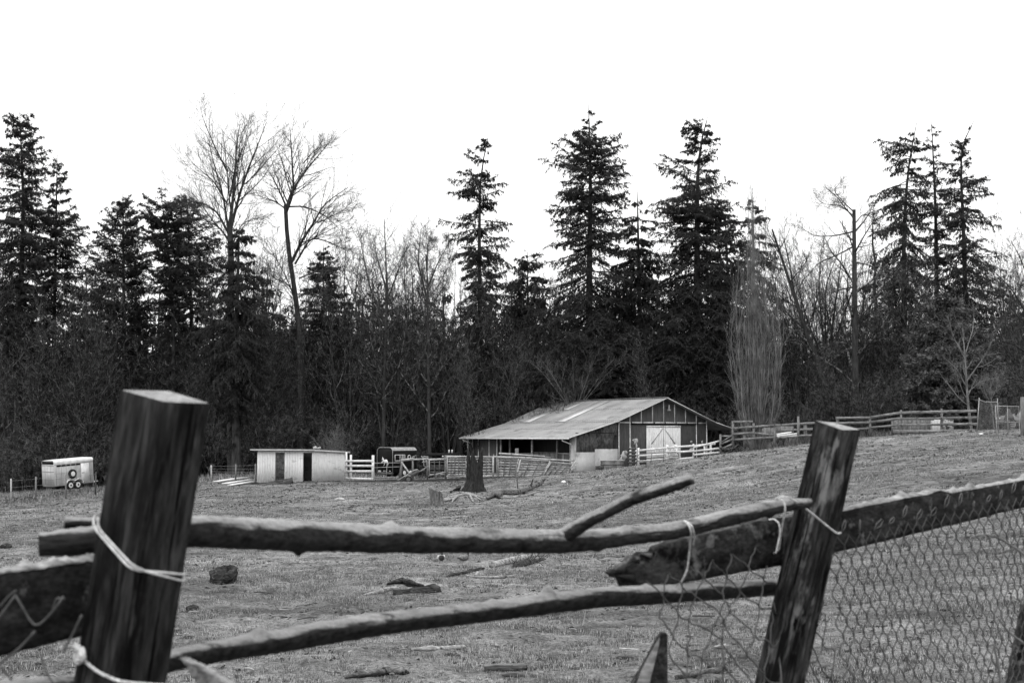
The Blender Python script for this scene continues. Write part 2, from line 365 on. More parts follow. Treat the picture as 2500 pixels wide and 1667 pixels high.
def spawn(Pt, R, K, t0, t1, ang, lenf, rs, Nn, r, up=0.0, wob=0.12, tip=0.25, taper=0.6, minl=0.0, side=False, rmin=0.004):
    """K children for every parent polyline; returns (P,R,length)"""
    B, M, _ = Pt.shape
    t = (t0 + (t1 - t0) * (np.arange(K)[None] + r.random((B, K))) / K)
    f = t * (M - 1); i = np.minimum(f.astype(int), M - 2); w = (f - i)[..., None]
    bi = np.arange(B)[:, None]
    pos = Pt[bi, i] * (1 - w) + Pt[bi, i + 1] * w; tan = nrm(Pt[bi, i + 1] - Pt[bi, i])
    pr = R[bi, i] * (1 - w[..., 0]) + R[bi, i + 1] * w[..., 0]
    L = np.linalg.norm(np.diff(Pt, axis=1), axis=2).sum(1)[:, None]
    ref = np.where(np.abs(tan[..., 2:3]) > 0.9, np.array([1.0, 0, 0]), np.array([0, 0, 1.0]))
    u = nrm(np.cross(tan, ref)); v = np.cross(u, tan)
    if side: az = np.where(np.arange(K)[None] % 2 == 0, 0.0, math.pi) + r.normal(0, 0.35, (B, K))
    else: az = (np.arange(K)[None] * 2.4 + r.random((B, 1)) * 6.28) + r.normal(0, 0.4, (B, K))
    an = np.radians(ang) * r.uniform(0.7, 1.25, (B, K))
    d = nrm(tan * np.cos(an)[..., None] + (u * np.cos(az)[..., None] + v * np.sin(az)[..., None]) * np.sin(an)[..., None])
    ln = np.maximum(L * lenf * (1 - taper * t) * r.uniform(0.6, 1.25, (B, K)), minl)
    pos, d, ln, pr = pos.reshape(-1, 3), d.reshape(-1, 3), ln.ravel(), pr.ravel()
    out = [pos]; step = (ln / (Nn - 1))[:, None]
    for j in range(Nn - 1):
        d = nrm(d + np.array([0, 0, 1.0]) * up + r.normal(0, wob, d.shape)); pos = pos + d * step; out.append(pos)
    Pn = np.stack(out, 1); r0 = np.maximum(np.minimum(pr * rs, ln * 0.03 + 0.003), rmin)
    return Pn, r0[:, None] * np.linspace(1, tip, Nn)[None]

def leaves(Pt, n_per, size, r, droop=0.5, t0=0.1, wid=0.28):
    """needle sprays: elongated quads along polylines"""
    B, M, _ = Pt.shape
    t = t0 + (1 - t0) * r.random((B, n_per)); f = t * (M - 1); i = np.minimum(f.astype(int), M - 2); w = (f - i)[..., None]
    bi = np.arange(B)[:, None]
    pos = (Pt[bi, i] * (1 - w) + Pt[bi, i + 1] * w).reshape(-1, 3); tan = nrm(Pt[bi, i + 1] - Pt[bi, i]).reshape(-1, 3)
    k = len(pos); d = nrm(tan * 0.8 + r.normal(0, 0.5, (k, 3)) + np.array([0, 0, -droop * 1.3]))
    s = nrm(np.cross(d, r.normal(0, 1, (k, 3)))); L = size * r.uniform(0.6, 1.4, (k, 1)); Wd = L * wid * r.uniform(0.6, 1.3, (k, 1))
    pos = pos + r.normal(0, size * 0.22, (k, 3))
    V = np.stack([pos - s * Wd * 0.35, pos + d * L * 0.5 - s * Wd * 0.6, pos + d * L, pos + d * L * 0.45 + s * Wd * 0.6], 1)
    return V.reshape(-1, 3), np.arange(4 * k).reshape(-1, 4)

class Acc:
    def __init__(s): s.V = []; s.F = []; s.n = 0
    def add(s, V, F): s.V.append(V); s.F.append(F + s.n); s.n += len(V); return s
    def get(s): return np.vstack(s.V), np.vstack(s.F)

def conifer(trunk, rad0, prof, r, nbr=95, ntw=14, nleaf=5, lsize=0.36, lmul=1.0, droop=0.45, fb=0.12, sparse=0.0, elev=(35, -12), upt=0.05, dead=0.5, nmul=1.0):
    """trunk: (M,3) polyline; prof(zfrac, az)->branch reach in metres; returns trunk mesh arrays and foliage arrays"""
    nleaf = int(nleaf * lmul); tr, cr = Acc(), Acc(); M = len(trunk)
    R = rad0 * (1 - np.linspace(0, 1, M)) ** 0.8 + 0.015
    tr.add(*tubes(trunk[None], R[None], 8))
    nbr = int(nbr * nmul); gg = np.linspace(fb, 0.985, 120); wt = np.array([prof(q, 0.0) + prof(q, math.pi) for q in gg]); wt = 0.13 + wt / wt.max(); cw = np.cumsum(wt); cw = (cw - cw[0]) / (cw[-1] - cw[0])
    t = np.interp(np.sort(r.random(nbr)), cw, gg)
    Hh = trunk[-1, 2] - trunk[0, 2]; nt = max(8, int(Hh / 0.95)); tq = (np.floor(t * nt) + 0.5) / nt + r.normal(0, 0.20 / nt, nbr); t = np.clip(np.where(t < 0.93, tq, t), fb, 0.996)
    f = t * (M - 1); i = np.minimum(f.astype(int), M - 2); w = (f - i)[:, None]; pos = trunk[i] * (1 - w) + trunk[i + 1] * w
    az = np.arange(nbr) * 2.39996 + r.normal(0, 0.35, nbr)
    z0, H = trunk[0, 2], trunk[-1, 2] - trunk[0, 2]; zf = (pos[:, 2] - z0) / H
    reach = np.array([prof(a, b) for a, b in zip(zf, az)]) * np.where(r.random(nbr) < 0.25, r.uniform(0.45, 0.8, nbr), r.uniform(0.85, 1.22, nbr)) * (1.0 + 0.12 * droop) + 0.10
    keep = r.random(nbr) > sparse * (zf < 0.9); pos, az, reach, zf = pos[keep], az[keep], reach[keep], zf[keep]; nb = len(az)
    el = np.radians(elev[1] + (elev[0] - elev[1]) * np.clip((zf - 0.45) / 0.55, 0, 1) + r.normal(0, 11, nb))
    d = np.stack([np.cos(az) * np.cos(el), np.sin(az) * np.cos(el), np.sin(el)], 1); p = pos.copy(); out = [p]; Nn = 7
    for j in range(Nn - 1):
        bend = -droop * 0.22 + (droop * 0.32 + upt) * (j / (Nn - 1.0))
        d = nrm(d + np.array([0, 0, 1.0]) * bend + r.normal(0, 0.05, d.shape)); p = p + d * (reach / (Nn - 1))[:, None]; out.append(p)
    Bp = np.stack(out, 1); Br = (0.012 + reach * 0.011)[:, None] * np.linspace(1, 0.2, Nn)[None]
    tr.add(*tubes(Bp, Br, 3))
    live = zf > dead * 0.0
    Lb_ = np.maximum(reach, 0.15); dens = 0.0
    Tp, Tr = spawn(Bp, Br, ntw, 0.14, 1.0, 58, 0.38, 0.5, 4, r, up=-droop * 0.34, wob=0.12, side=True, taper=0.45, minl=0.25)
    kt = r.random(len(Tp)) < np.repeat(np.where(reach < 0.38, 0.0, np.clip(reach / 2.8, 0.05, 1.0)), ntw); Tp, Tr = Tp[kt], Tr[kt]
    tr.add(*tubes(Tp, Tr, 3))
    cr.add(*leaves(Tp, nleaf, lsize, r, droop * 0.9)); kb = reach > 0.9; cr.add(*leaves(Bp[kb], nleaf * 3, lsize, r, droop * 0.6, 0.2)); cr.add(*leaves(Bp[~kb], max(5, nleaf // 3), lsize * 0.6, r, droop * 0.4, 0.1))
    top = trunk[-2:][None]; cr.add(*leaves(top, 10, lsize * 0.6, r, 0.0, 0.0))
    return tr.get(), cr.get()

def px_profile(base, top, rows, d):
    """rows: (py, left px, right px) from top to bottom -> reach function"""
    z0, z1 = base[2], top[2]
    zf = np.array([(P(CX, py, d)[2] - z0) / (z1 - z0) for py, _, _ in rows]); o = np.argsort(zf)
    l = np.array([q[1] for q in rows])[o] / FPX * d; rr = np.array([q[2] for q in rows])[o] / FPX * d; zf = zf[o]
    def f(z, az):
        a = np.interp(z, zf, l); b_ = np.interp(z, zf, rr); return a + (b_ - a) * (1 + math.cos(az)) / 2
    return f
def path_px(pts, d, r=None, wob=0.0, dep=None):
    """pts (px,py) bottom to top, first one snapped to the ground; resampled polyline"""
    A = np.array([P(a, b_, d) for a, b_ in pts]); A[0, 2] = gz1(A[0, 0], A[0, 1]) - 0.2
    if dep is not None: A[:, 1] += np.array(dep)
    return resamp(A, 16)
def resamp(A, k):
    s = np.concatenate([[0], np.cumsum(np.linalg.norm(np.diff(A, axis=0), axis=1))]); t = np.linspace(0, s[-1], k)
    sm = np.stack([np.interp(t, s, A[:, j]) for j in range(3)], 1)
    for _ in range(1): sm[1:-1] = (sm[:-2] + 2 * sm[1:-1] + sm[2:]) / 4
    return sm

def big_fir(label, pts, d, rows, seed, rad=0.38, group=None, name='fir_tree', nmat=None, **kw):
    r = np.random.default_rng(seed); kw['droop'] = kw.get('droop', .45) + .15; kw.setdefault('nmul', 2.3); kw.setdefault('lmul', 5.2); kw['lsize'] = kw.get('lsize', 0.36) * 0.52; tr = path_px(pts, d); base = tr[0]; f = px_profile(base, tr[-1], rows, d)
    A, B_ = conifer(tr, rad, f, r, **kw)
    t = thing(name, base, label, 'tree', group)
    obj_from('trunk', A[0], [A[1]], BARK, t, True); obj_from('crown', B_[0], [B_[1]], nmat or NEEDLE, t)
    return t

FG = 'tall firs of the forest edge'
big_fir('tall shaggy fir at the left border with a bare wide crown top', [(42, 1150), (48, 800), (58, 500), (48, 272)], 128,
        [(275, 14, 14), (310, 38, 32), (360, 45, 45), (400, 70, 60), (470, 60, 50), (520, 80, 55), (600, 95, 65), (720, 110, 75), (800, 60, 60), (900, 20, 20), (1100, 5, 5)], 101, 0.42, FG, nbr=130, droop=0.5, fb=0.2, upt=0.1)
big_fir('slim fir with a see-through trunk, second from the left border', [(128, 1140), (132, 800), (140, 380)], 131,
        [(380, 5, 5), (440, 26, 26), (480, 36, 40), (520, 30, 48), (570, 62, 78), (640, 60, 62), (720, 60, 75), (840, 40, 45), (950, 18, 18)], 102, 0.3, FG, nbr=105, droop=0.4, fb=0.2, upt=0.14, sparse=0.05, nleaf=5)
big_fir('dense pointed spruce standing right of the slim fir', [(305, 1130), (303, 800), (300, 465)], 132,
        [(465, 5, 5), (500, 22, 20), (550, 48, 42), (590, 62, 50), (640, 85, 58), (700, 92, 70), (760, 105, 85), (850, 70, 60), (950, 25, 25)], 103, 0.32, FG, nbr=125, droop=0.2, fb=0.22, elev=(35, 5), upt=0.12)
big_fir('flat-topped fir with a broad crown left of the bare cottonwood', [(424, 1110), (424, 800), (412, 620), (395, 488)], 126,
        [(488, 40, 35), (520, 50, 55), (580, 55, 65), (650, 55, 60), (700, 35, 50), (780, 35, 35), (900, 20, 20)], 104, 0.3, FG, nbr=85, droop=0.35, fb=0.3, upt=0.12)
big_fir('dark fir just behind the flat-topped one, crown fading into it', [(470, 1110), (468, 800), (462, 600), (456, 482)], 132,
        [(482, 15, 20), (530, 40, 40), (600, 55, 75), (680, 50, 70), (760, 60, 60), (900, 25, 25)], 105, 0.3, FG, nbr=85, droop=0.35, fb=0.25, upt=0.1)
big_fir('dark drooping cedar wrapped round the foot of the bare cottonwood', [(578, 1110), (575, 850), (585, 545)], 117,
        [(545, 6, 8), (590, 22, 35), (650, 45, 58), (720, 70, 70), (800, 90, 80), (880, 95, 90), (960, 60, 50), (1050, 20, 20)], 106, 0.4, FG, name='cedar_tree', nmul=1.6, nbr=120, droop=0.85, fb=0.12, nleaf=6)
big_fir('medium fir with a narrow top right of the bare forked cottonwood', [(795, 1110), (790, 850), (790, 596)], 127,
        [(596, 5, 5), (640, 28, 25), (700, 45, 45), (760, 62, 62), (830, 75, 75), (900, 60, 60), (1000, 25, 25)], 107, 0.28, FG, nbr=95, droop=0.3, fb=0.15)
big_fir('lone ragged spire of a fir left of the barn ridge, top bent right', [(1176, 1110), (1172, 850), (1170, 600), (1172, 420), (1192, 334)], 128,
        [(334, 4, 5), (370, 28, 8), (400, 50, 12), (440, 55, 14), (452, 60, 58), (490, 78, 40), (530, 72, 55), (570, 80, 80), (630, 40, 62), (700, 42, 52), (780, 60, 50), (900, 75, 70), (1000, 60, 60)], 108, 0.34, FG, nbr=105, droop=0.65, fb=0.1, sparse=0.1, upt=0.12)
big_fir('small fir with two drooping shoulders between the ragged spire and the tallest fir', [(1292, 1080), (1290, 850), (1288, 615)], 131,
        [(615, 5, 6), (640, 28, 40), (680, 50, 45), (740, 60, 45), (820, 70, 60), (920, 60, 60)], 109, 0.25, FG, nbr=115, droop=0.85, fb=0.1)
big_fir('tallest fir of all, broad tiers above the barn roof', [(1440, 1060), (1438, 700), (1442, 450), (1437, 256)], 125,
        [(256, 4, 4), (300, 24, 20), (330, 42, 38), (355, 50, 42), (372, 45, 80), (392, 98, 100), (430, 98, 80), (480, 75, 82), (540, 86, 85), (600, 80, 95), (640, 100, 95), (700, 150, 105), (780, 160, 120), (880, 150, 140), (960, 110, 110)], 110, 0.45, FG, nbr=150, ntw=16, nleaf=6, droop=0.4, fb=0.08, upt=0.12)
big_fir('short drooping cedar in the gap between the two biggest firs', [(1562, 1060), (1562, 800), (1556, 466)], 127,
        [(466, 5, 6), (510, 22, 28), (560, 38, 36), (620, 50, 40), (700, 72, 60), (800, 85, 75), (920, 90, 80)], 111, 0.34, FG, name='cedar_tree', nbr=125, ntw=14, droop=0.95, fb=0.06, nleaf=6)
big_fir('massive fir behind the barn gable with its leader leaning right', [(1702, 1060), (1702, 700), (1702, 450), (1708, 350), (1728, 284)], 124,
        [(284, 5, 5), (318, 52, 12), (350, 48, 30), (400, 40, 35), (430, 85, 95), (480, 100, 70), (560, 100, 85), (640, 120, 110), (720, 135, 120), (850, 150, 120), (980, 130, 110)], 112, 0.5, FG, nbr=160, ntw=16, nleaf=6, droop=0.45, fb=0.07, upt=0.12)
big_fir('dark fir filling the notch right of the massive fir', [(1785, 1060), (1782, 800), (1770, 505)], 130,
        [(505, 5, 6), (560, 30, 35), (640, 60, 50), (760, 80, 60), (900, 90, 70), (980, 80, 60)], 113, 0.3, FG, nbr=110, droop=0.6, fb=0.06)
big_fir('drooping cedar whose top pokes out behind the columnar poplar', [(1842, 1050), (1842, 800), (1838, 478)], 131,
        [(478, 4, 6), (520, 22, 22), (570, 34, 40), (640, 45, 60), (720, 50, 70), (820, 60, 70)], 114, 0.28, FG, name='cedar_tree', nbr=75, droop=0.95, fb=0.2, sparse=0.1)
big_fir('drooping fir with a curled leader, left of the three right-hand spires', [(2206, 1040), (2208, 800), (2206, 560), (2218, 400), (2238, 300)], 124,
        [(300, 4, 6), (340, 22, 12), (362, 70, 20), (410, 72, 30), (470, 75, 62), (540, 80, 70), (620, 80, 65), (700, 50, 55), (780, 40, 50), (880, 20, 20)], 115, 0.34, FG, nmul=1.5, lmul=4.2, nbr=105, droop=0.85, fb=0.24, upt=0.05)
big_fir('thin open fir, the middle of the three right-hand spires', [(2288, 1040), (2288, 800), (2284, 500), (2274, 298)], 127,
        [(298, 8, 14), (345, 22, 26), (360, 12, 12), (390, 42, 26), (460, 50, 40), (560, 50, 55), (660, 55, 60), (760, 45, 45), (880, 30, 30)], 116, 0.33, FG, nmul=1.3, lmul=3.6, nbr=85, droop=0.4, fb=0.26, sparse=0.12, upt=0.15)
big_fir('fir with its leader bent far right, the last of the three right-hand spires', [(2362, 1040), (2360, 800), (2352, 560), (2344, 380), (2352, 335), (2378, 294)], 125,
        [(294, 5, 4), (335, 8, 10), (360, 30, 12), (420, 45, 22), (450, 55, 65), (500, 50, 55), (530, 60, 90), (600, 80, 75), (640, 80, 105), (700, 60, 85), (780, 40, 45), (900, 20, 20)], 117, 0.34, FG, nmul=1.5, lmul=4.2, nbr=110, droop=0.6, fb=0.22, upt=0.14)
big_fir('bushy pale-tipped spruce behind the right end of the plank fence', [(2318, 1052), (2316, 900), (2306, 742)], 103,
        [(742, 22, 22), (780, 50, 50), (840, 75, 75), (910, 92, 100), (980, 85, 105), (1040, 70, 90)], 118, 0.16, None, nmat=NEEDLE_L, nbr=130, ntw=14, nleaf=5, lsize=0.46, droop=0.1, fb=0.04, elev=(40, 5), upt=0.1)

# --- bare broadleaf trees
def bare(name, label, limbs, d, rads, seed, lv=((9, 50, .42), (7, 45, .42), (5, 42, .45)), up=0.09, mt=None, group=None, tipr=0.006, wob=0.12, dep=0.9, t0=0.25, cat='tree', skip0=False):
    """limbs: list of px polylines (first = trunk); twigs grown from them"""
    r = np.random.default_rng(seed); t = None; tr, cr = Acc(), Acc(); Ps, Rs = [], []
    for k, (lm, (ra, rb)) in enumerate(zip(limbs, rads)):
        A = np.array([P(a, b_, d) for a, b_ in lm])
        if k == 0: A[0, 2] = gz1(A[0, 0], A[0, 1]) - 0.2
        else: A[:, 1] += np.linspace(0, 1, len(A)) * r.normal(0, 1) * dep * (np.linalg.norm(A[-1] - A[0]) * 0.35)
        A = resamp(A, 12); Rr = np.linspace(ra, rb, 12); Ps.append(A); Rs.append(Rr)
        tr.add(*tubes(A[None], Rr[None], 8))
    base = Ps[0][0]; L = np.array([np.linalg.norm(p[-1] - p[0]) for p in Ps])
    if skip0: Ps, Rs = Ps[1:], Rs[1:]
    Pb, Rb = np.stack(Ps), np.stack(Rs)
    Pc, Rc = spawn(Pb, Rb, lv[0][0], t0, 1.0, lv[0][1], lv[0][2], 0.5, 8, r, up=up, wob=wob, taper=0.55, minl=0.8)
    cr.add(*tubes(Pc, Rc, 4))
    Pd, Rd = spawn(Pc, Rc, lv[1][0], 0.15, 1.0, lv[1][1], lv[1][2], 0.6, 6, r, up=up, wob=wob, taper=0.5, minl=0.5, rmin=tipr)
    cr.add(*tubes(Pd, Rd, 3))
    Pe, Re = spawn(Pd, Rd, lv[2][0], 0.15, 1.0, lv[2][1], lv[2][2], 0.7, 4, r, up=up, wob=wob, taper=0.4, minl=0.3, rmin=tipr)
    cr.add(*tubes(Pe, Re, 3))
    t = thing(name, base, label, cat, group)
    a, b_ = tr.get(), cr.get()
    obj_from('trunk', a[0], [a[1]], mt or BARK, t, True); obj_from('crown', b_[0], [b_[1]], mt or TWIG, t)
    return t

bare('cottonwood_tree', 'tallest bare cottonwood with a wide fan of twigs above the left firs',
     [[(566, 1120), (563, 800), (565, 620), (560, 540)], [(560, 560), (561, 440), (553, 340), (551, 262)], [(563, 560), (590, 470), (620, 400), (660, 310)],
      [(558, 570), (535, 520), (500, 500), (455, 510)], [(556, 550), (548, 480), (538, 440), (520, 360)], [(560, 590), (530, 550), (480, 525), (440, 480)],
      [(562, 480), (575, 400), (600, 340), (605, 290)], [(556, 420), (530, 370), (500, 300), (492, 265)], [(566, 600), (590, 545), (630, 530), (650, 535)],
      [(556, 500), (520, 440), (470, 400), (448, 370)], [(600, 450), (640, 400), (680, 350), (690, 330)], [(560, 585), (520, 540), (470, 470), (430, 450)]],
     121, [(0.38, 0.24), (0.17, 0.02), (0.15, 0.02), (0.11, 0.015), (0.10, 0.015), (0.09, 0.01), (0.08, 0.01), (0.08, 0.01), (0.07, 0.01), (0.07, 0.01), (0.06, 0.01), (0.06, 0.01)], 201,
     lv=((15, 36, .60), (9, 38, .52), (6, 36, .50)), tipr=0.0085, t0=0.10, skip0=True, wob=.05, up=.04)
bare('cottonwood_tree', 'forked bare cottonwood leaning left, right of the tallest bare one',
     [[(735, 1120), (733, 820), (722, 720), (700, 590), (697, 500)], [(697, 520), (705, 460), (735, 400), (790, 320)], [(698, 520), (720, 470), (718, 400), (715, 320)],
      [(712, 640), (740, 590), (775, 545), (795, 510), (860, 470)], [(720, 645), (760, 580), (800, 590), (850, 615)], [(697, 500), (680, 460), (665, 430), (650, 410)],
      [(705, 505), (740, 500), (790, 520), (830, 560)], [(697, 510), (670, 490), (640, 480), (615, 470)], [(730, 680), (760, 665), (800, 655), (850, 660)], [(740, 400), (760, 370), (785, 350), (800, 345)], [(775, 545), (810, 530), (850, 510), (870, 500)], [(728, 760), (712, 700), (690, 650), (660, 600)], [(733, 800), (758, 750), (800, 720)], [(722, 720), (700, 690), (670, 680), (640, 650)]],
     124, [(0.30, 0.17), (0.16, 0.02), (0.14, 0.02), (0.14, 0.02), (0.1, 0.02), (0.09, 0.01), (0.08, 0.01), (0.07, 0.01), (0.07, 0.01), (0.05, 0.01), (0.05, 0.01), (0.07, 0.015), (0.07, 0.015), (0.06, 0.015)], 202,
     lv=((15, 36, .60), (9, 38, .52), (6, 36, .50)), tipr=0.0085, t0=0.10, skip0=True, wob=.05, up=.04)
bare('old_maple_tree', 'spreading bare tree with long arching limbs left of the barn',
     [[(1125, 1130), (1120, 1050), (1130, 960), (1110, 880)], [(1120, 960), (1080, 890), (1040, 840), (960, 835), (880, 800)], [(1110, 950), (1040, 905), (960, 905), (870, 915), (745, 920)],
      [(1100, 980), (1050, 965), (960, 955), (860, 960), (800, 985), (735, 1002)], [(950, 905), (880, 905), (860, 950), (850, 990)], [(1115, 900), (1060, 800), (1040, 740), (1030, 690)],
      [(1120, 890), (1160, 800), (1180, 740), (1190, 700)], [(1120, 930), (1180, 900), (1240, 880), (1290, 900)], [(1130, 1000), (1180, 1010), (1230, 1015), (1260, 1000)], [(1110, 900), (1000, 800), (900, 770), (840, 800)], [(1040, 840), (980, 780), (930, 760), (880, 740)]],
     124, [(0.3, 0.2), (0.14, 0.03), (0.13, 0.02), (0.11, 0.02), (0.06, 0.01), (0.12, 0.02), (0.12, 0.02), (0.08, 0.01), (0.06, 0.01), (0.07, 0.01), (0.06, 0.01)], 203,
     lv=((10, 60, .4), (8, 55, .42), (5, 50, .45)), up=0.03, tipr=0.008, wob=0.2, t0=0.15)
bare('alder_tree', 'tall bare alder left of centre with knobbly upright twigs',
     [[(935, 1120), (940, 850), (945, 700), (938, 535)], [(945, 800), (900, 700), (880, 610), (872, 560)], [(943, 740), (965, 680), (985, 620), (1005, 590)], [(942, 700), (915, 620), (905, 570)]],
     122, [(0.2, 0.03), (0.1, 0.02), (0.08, 0.01), (0.07, 0.01)], 204, lv=((18, 42, .34), (8, 45, .42), (5, 45, .45)), up=0.06, tipr=.01, group='bare alders over the middle of the forest')
bare('alder_tree', 'bare alder nearer the ragged spire with a rounded head of twigs',
     [[(1050, 1120), (1045, 850), (1045, 700), (1040, 620)], [(1045, 740), (1020, 640), (1030, 560)], [(1045, 700), (1070, 630), (1095, 580)], [(1042, 640), (1045, 590), (1050, 580)], [(1045, 760), (1090, 690), (1100, 640)]],
     121, [(0.2, 0.05), (0.1, 0.02), (0.08, 0.01), (0.07, 0.01), (0.06, 0.01)], 205, lv=((18, 42, .34), (8, 45, .42), (5, 45, .45)), up=0.06, tipr=.01, group='bare alders over the middle of the forest')
bare('dead_snag', 'tall dead trunk with bare side limbs, broken off at the top',
     [[(2088, 1045), (2088, 900), (2086, 700), (2085, 512)], [(2086, 565), (2040, 575), (1990, 575), (1955, 545)], [(2087, 530), (2050, 500), (2010, 500), (1990, 480)], [(2087, 520), (2060, 490), (2040, 460), (2060, 440)],
      [(2087, 600), (2050, 620), (2000, 640), (1960, 690)], [(2088, 640), (2130, 650), (2170, 700)], [(2088, 700), (2040, 710), (2000, 730)], [(2088, 760), (2130, 780), (2170, 800)], [(2088, 790), (2140, 720), (2180, 680)], [(2088, 850), (2040, 860), (1990, 900)], [(2088, 545), (2110, 520), (2140, 530), (2155, 560)]],
     116, [(0.33, 0.14), (0.07, 0.01), (0.06, 0.01), (0.06, 0.01), (0.07, 0.01), (0.06, 0.01), (0.07, 0.01), (0.06, 0.01), (0.06, 0.01), (0.06, 0.01), (0.05, 0.01)], 206,
     lv=((14, 55, .38), (7, 48, .42), (5, 45, .4)), up=0.04, t0=0.2, tipr=0.010)
bare('leaning_alder', 'bare trunk leaning left with dark limbs, right of the columnar poplar',
     [[(2035, 1050), (2010, 920), (1965, 800), (1925, 680), (1885, 560)], [(1960, 800), (1930, 770), (1900, 740), (1870, 720)], [(1940, 720), (1920, 640), (1900, 580), (1905, 545)], [(1990, 860), (1950, 830), (1900, 830), (1850, 860)], [(1975, 820), (1990, 740), (1985, 680)], [(1910, 630), (1880, 590), (1860, 560)]],
     119, [(0.3, 0.07), (0.09, 0.02), (0.08, 0.01), (0.08, 0.01), (0.08, 0.01), (0.05, 0.01)], 207, lv=((10, 50, .35), (7, 45, .4), (4, 45, .45)))
bare('maple_tree', 'bare many-stemmed tree between the leaning trunk and the dead snag',
     [[(2015, 1050), (2018, 950), (2020, 880)], [(2018, 900), (2005, 800), (1995, 700), (2000, 610)], [(2020, 900), (2040, 800), (2060, 720), (2085, 640)], [(2020, 890), (2025, 780), (2030, 680), (2030, 600)], [(2018, 900), (1975, 780), (1955, 690), (1930, 630)], [(2020, 900), (2050, 850), (2120, 800)], [(2015, 840), (2010, 700), (2045, 600)]],
     122, [(0.3, 0.22), (0.13, 0.02), (0.13, 0.02), (0.12, 0.02), (0.12, 0.02), (0.1, 0.02), (0.09, 0.02)], 208, lv=((11, 45, .36), (7, 45, .4), (4, 45, .45)))
bare('oak_tree', 'bare crooked oak cut by the right border, branches reaching in',
     [[(2560, 1055), (2550, 900), (2540, 800), (2530, 700)], [(2545, 850), (2500, 760), (2460, 700), (2400, 650)], [(2540, 780), (2510, 700), (2490, 640), (2460, 590)], [(2545, 900), (2480, 850), (2420, 830), (2370, 850)], [(2530, 700), (2510, 620), (2500, 580)], [(2550, 940), (2500, 930), (2440, 920), (2400, 940)], [(2550, 820), (2470, 780), (2420, 740), (2380, 720)]],
     112, [(0.3, 0.2), (0.12, 0.02), (0.1, 0.02), (0.1, 0.02), (0.08, 0.02), (0.07, 0.02), (0.07, 0.02)], 209, lv=((10, 50, .4), (7, 45, .4), (5, 45, .45)), wob=0.18)
bare('birch_tree', 'slender pale-barked tree in front of the bushy spruce by the gate',
     [[(2374, 1050), (2362, 980), (2358, 900), (2350, 800)], [(2362, 950), (2330, 900), (2290, 870)], [(2360, 930), (2400, 870), (2430, 800)], [(2358, 880), (2330, 820), (2320, 770)], [(2360, 960), (2400, 930), (2450, 920)], [(2366, 980), (2350, 960), (2320, 880)], [(2358, 860), (2380, 800), (2385, 750)]],
     98, [(0.11, 0.03), (0.05, 0.01), (0.05, 0.01), (0.04, 0.01), (0.04, 0.01), (0.03, 0.01), (0.04, 0.01)], 210, lv=((9, 45, .42), (5, 45, .4), (3, 45, .45)), mt=TWIG_L, tipr=.004)
bare('birch_sapling', 'thin pale sapling standing behind the chain-link gate frame',
     [[(2428, 1042), (2422, 1000), (2420, 970), (2418, 930)], [(2421, 990), (2405, 965), (2390, 950)], [(2420, 975), (2432, 950), (2436, 930)], [(2421, 985), (2412, 960), (2405, 940)]],
     96, [(0.05, 0.015), (0.025, 0.01), (0.025, 0.01), (0.02, 0.01)], 211, lv=((8, 35, .4), (5, 40, .4), (3, 40, .4)), mt=TWIG_L)
bare('leafless_elder', 'fan of thin bare stems right behind the barn roof',
     [[(1405, 1080), (1403, 1000), (1400, 960)]] + [[(1403, 1010), (1403 + 0.35 * dx, 960), (1403 + 0.75 * dx, 905), (1403 + dx, 862 + abs(dx) * 0.2)] for dx in (-110, -85, -62, -40, -22, -6, 12, 30, 48, 68, 92, 112)],
     122, [(0.1, 0.08)] + [(0.05, 0.01)] * 12, 212, lv=((9, 35, .36), (6, 40, .4), (4, 40, .45)), mt=TWIG_L, t0=0.2)
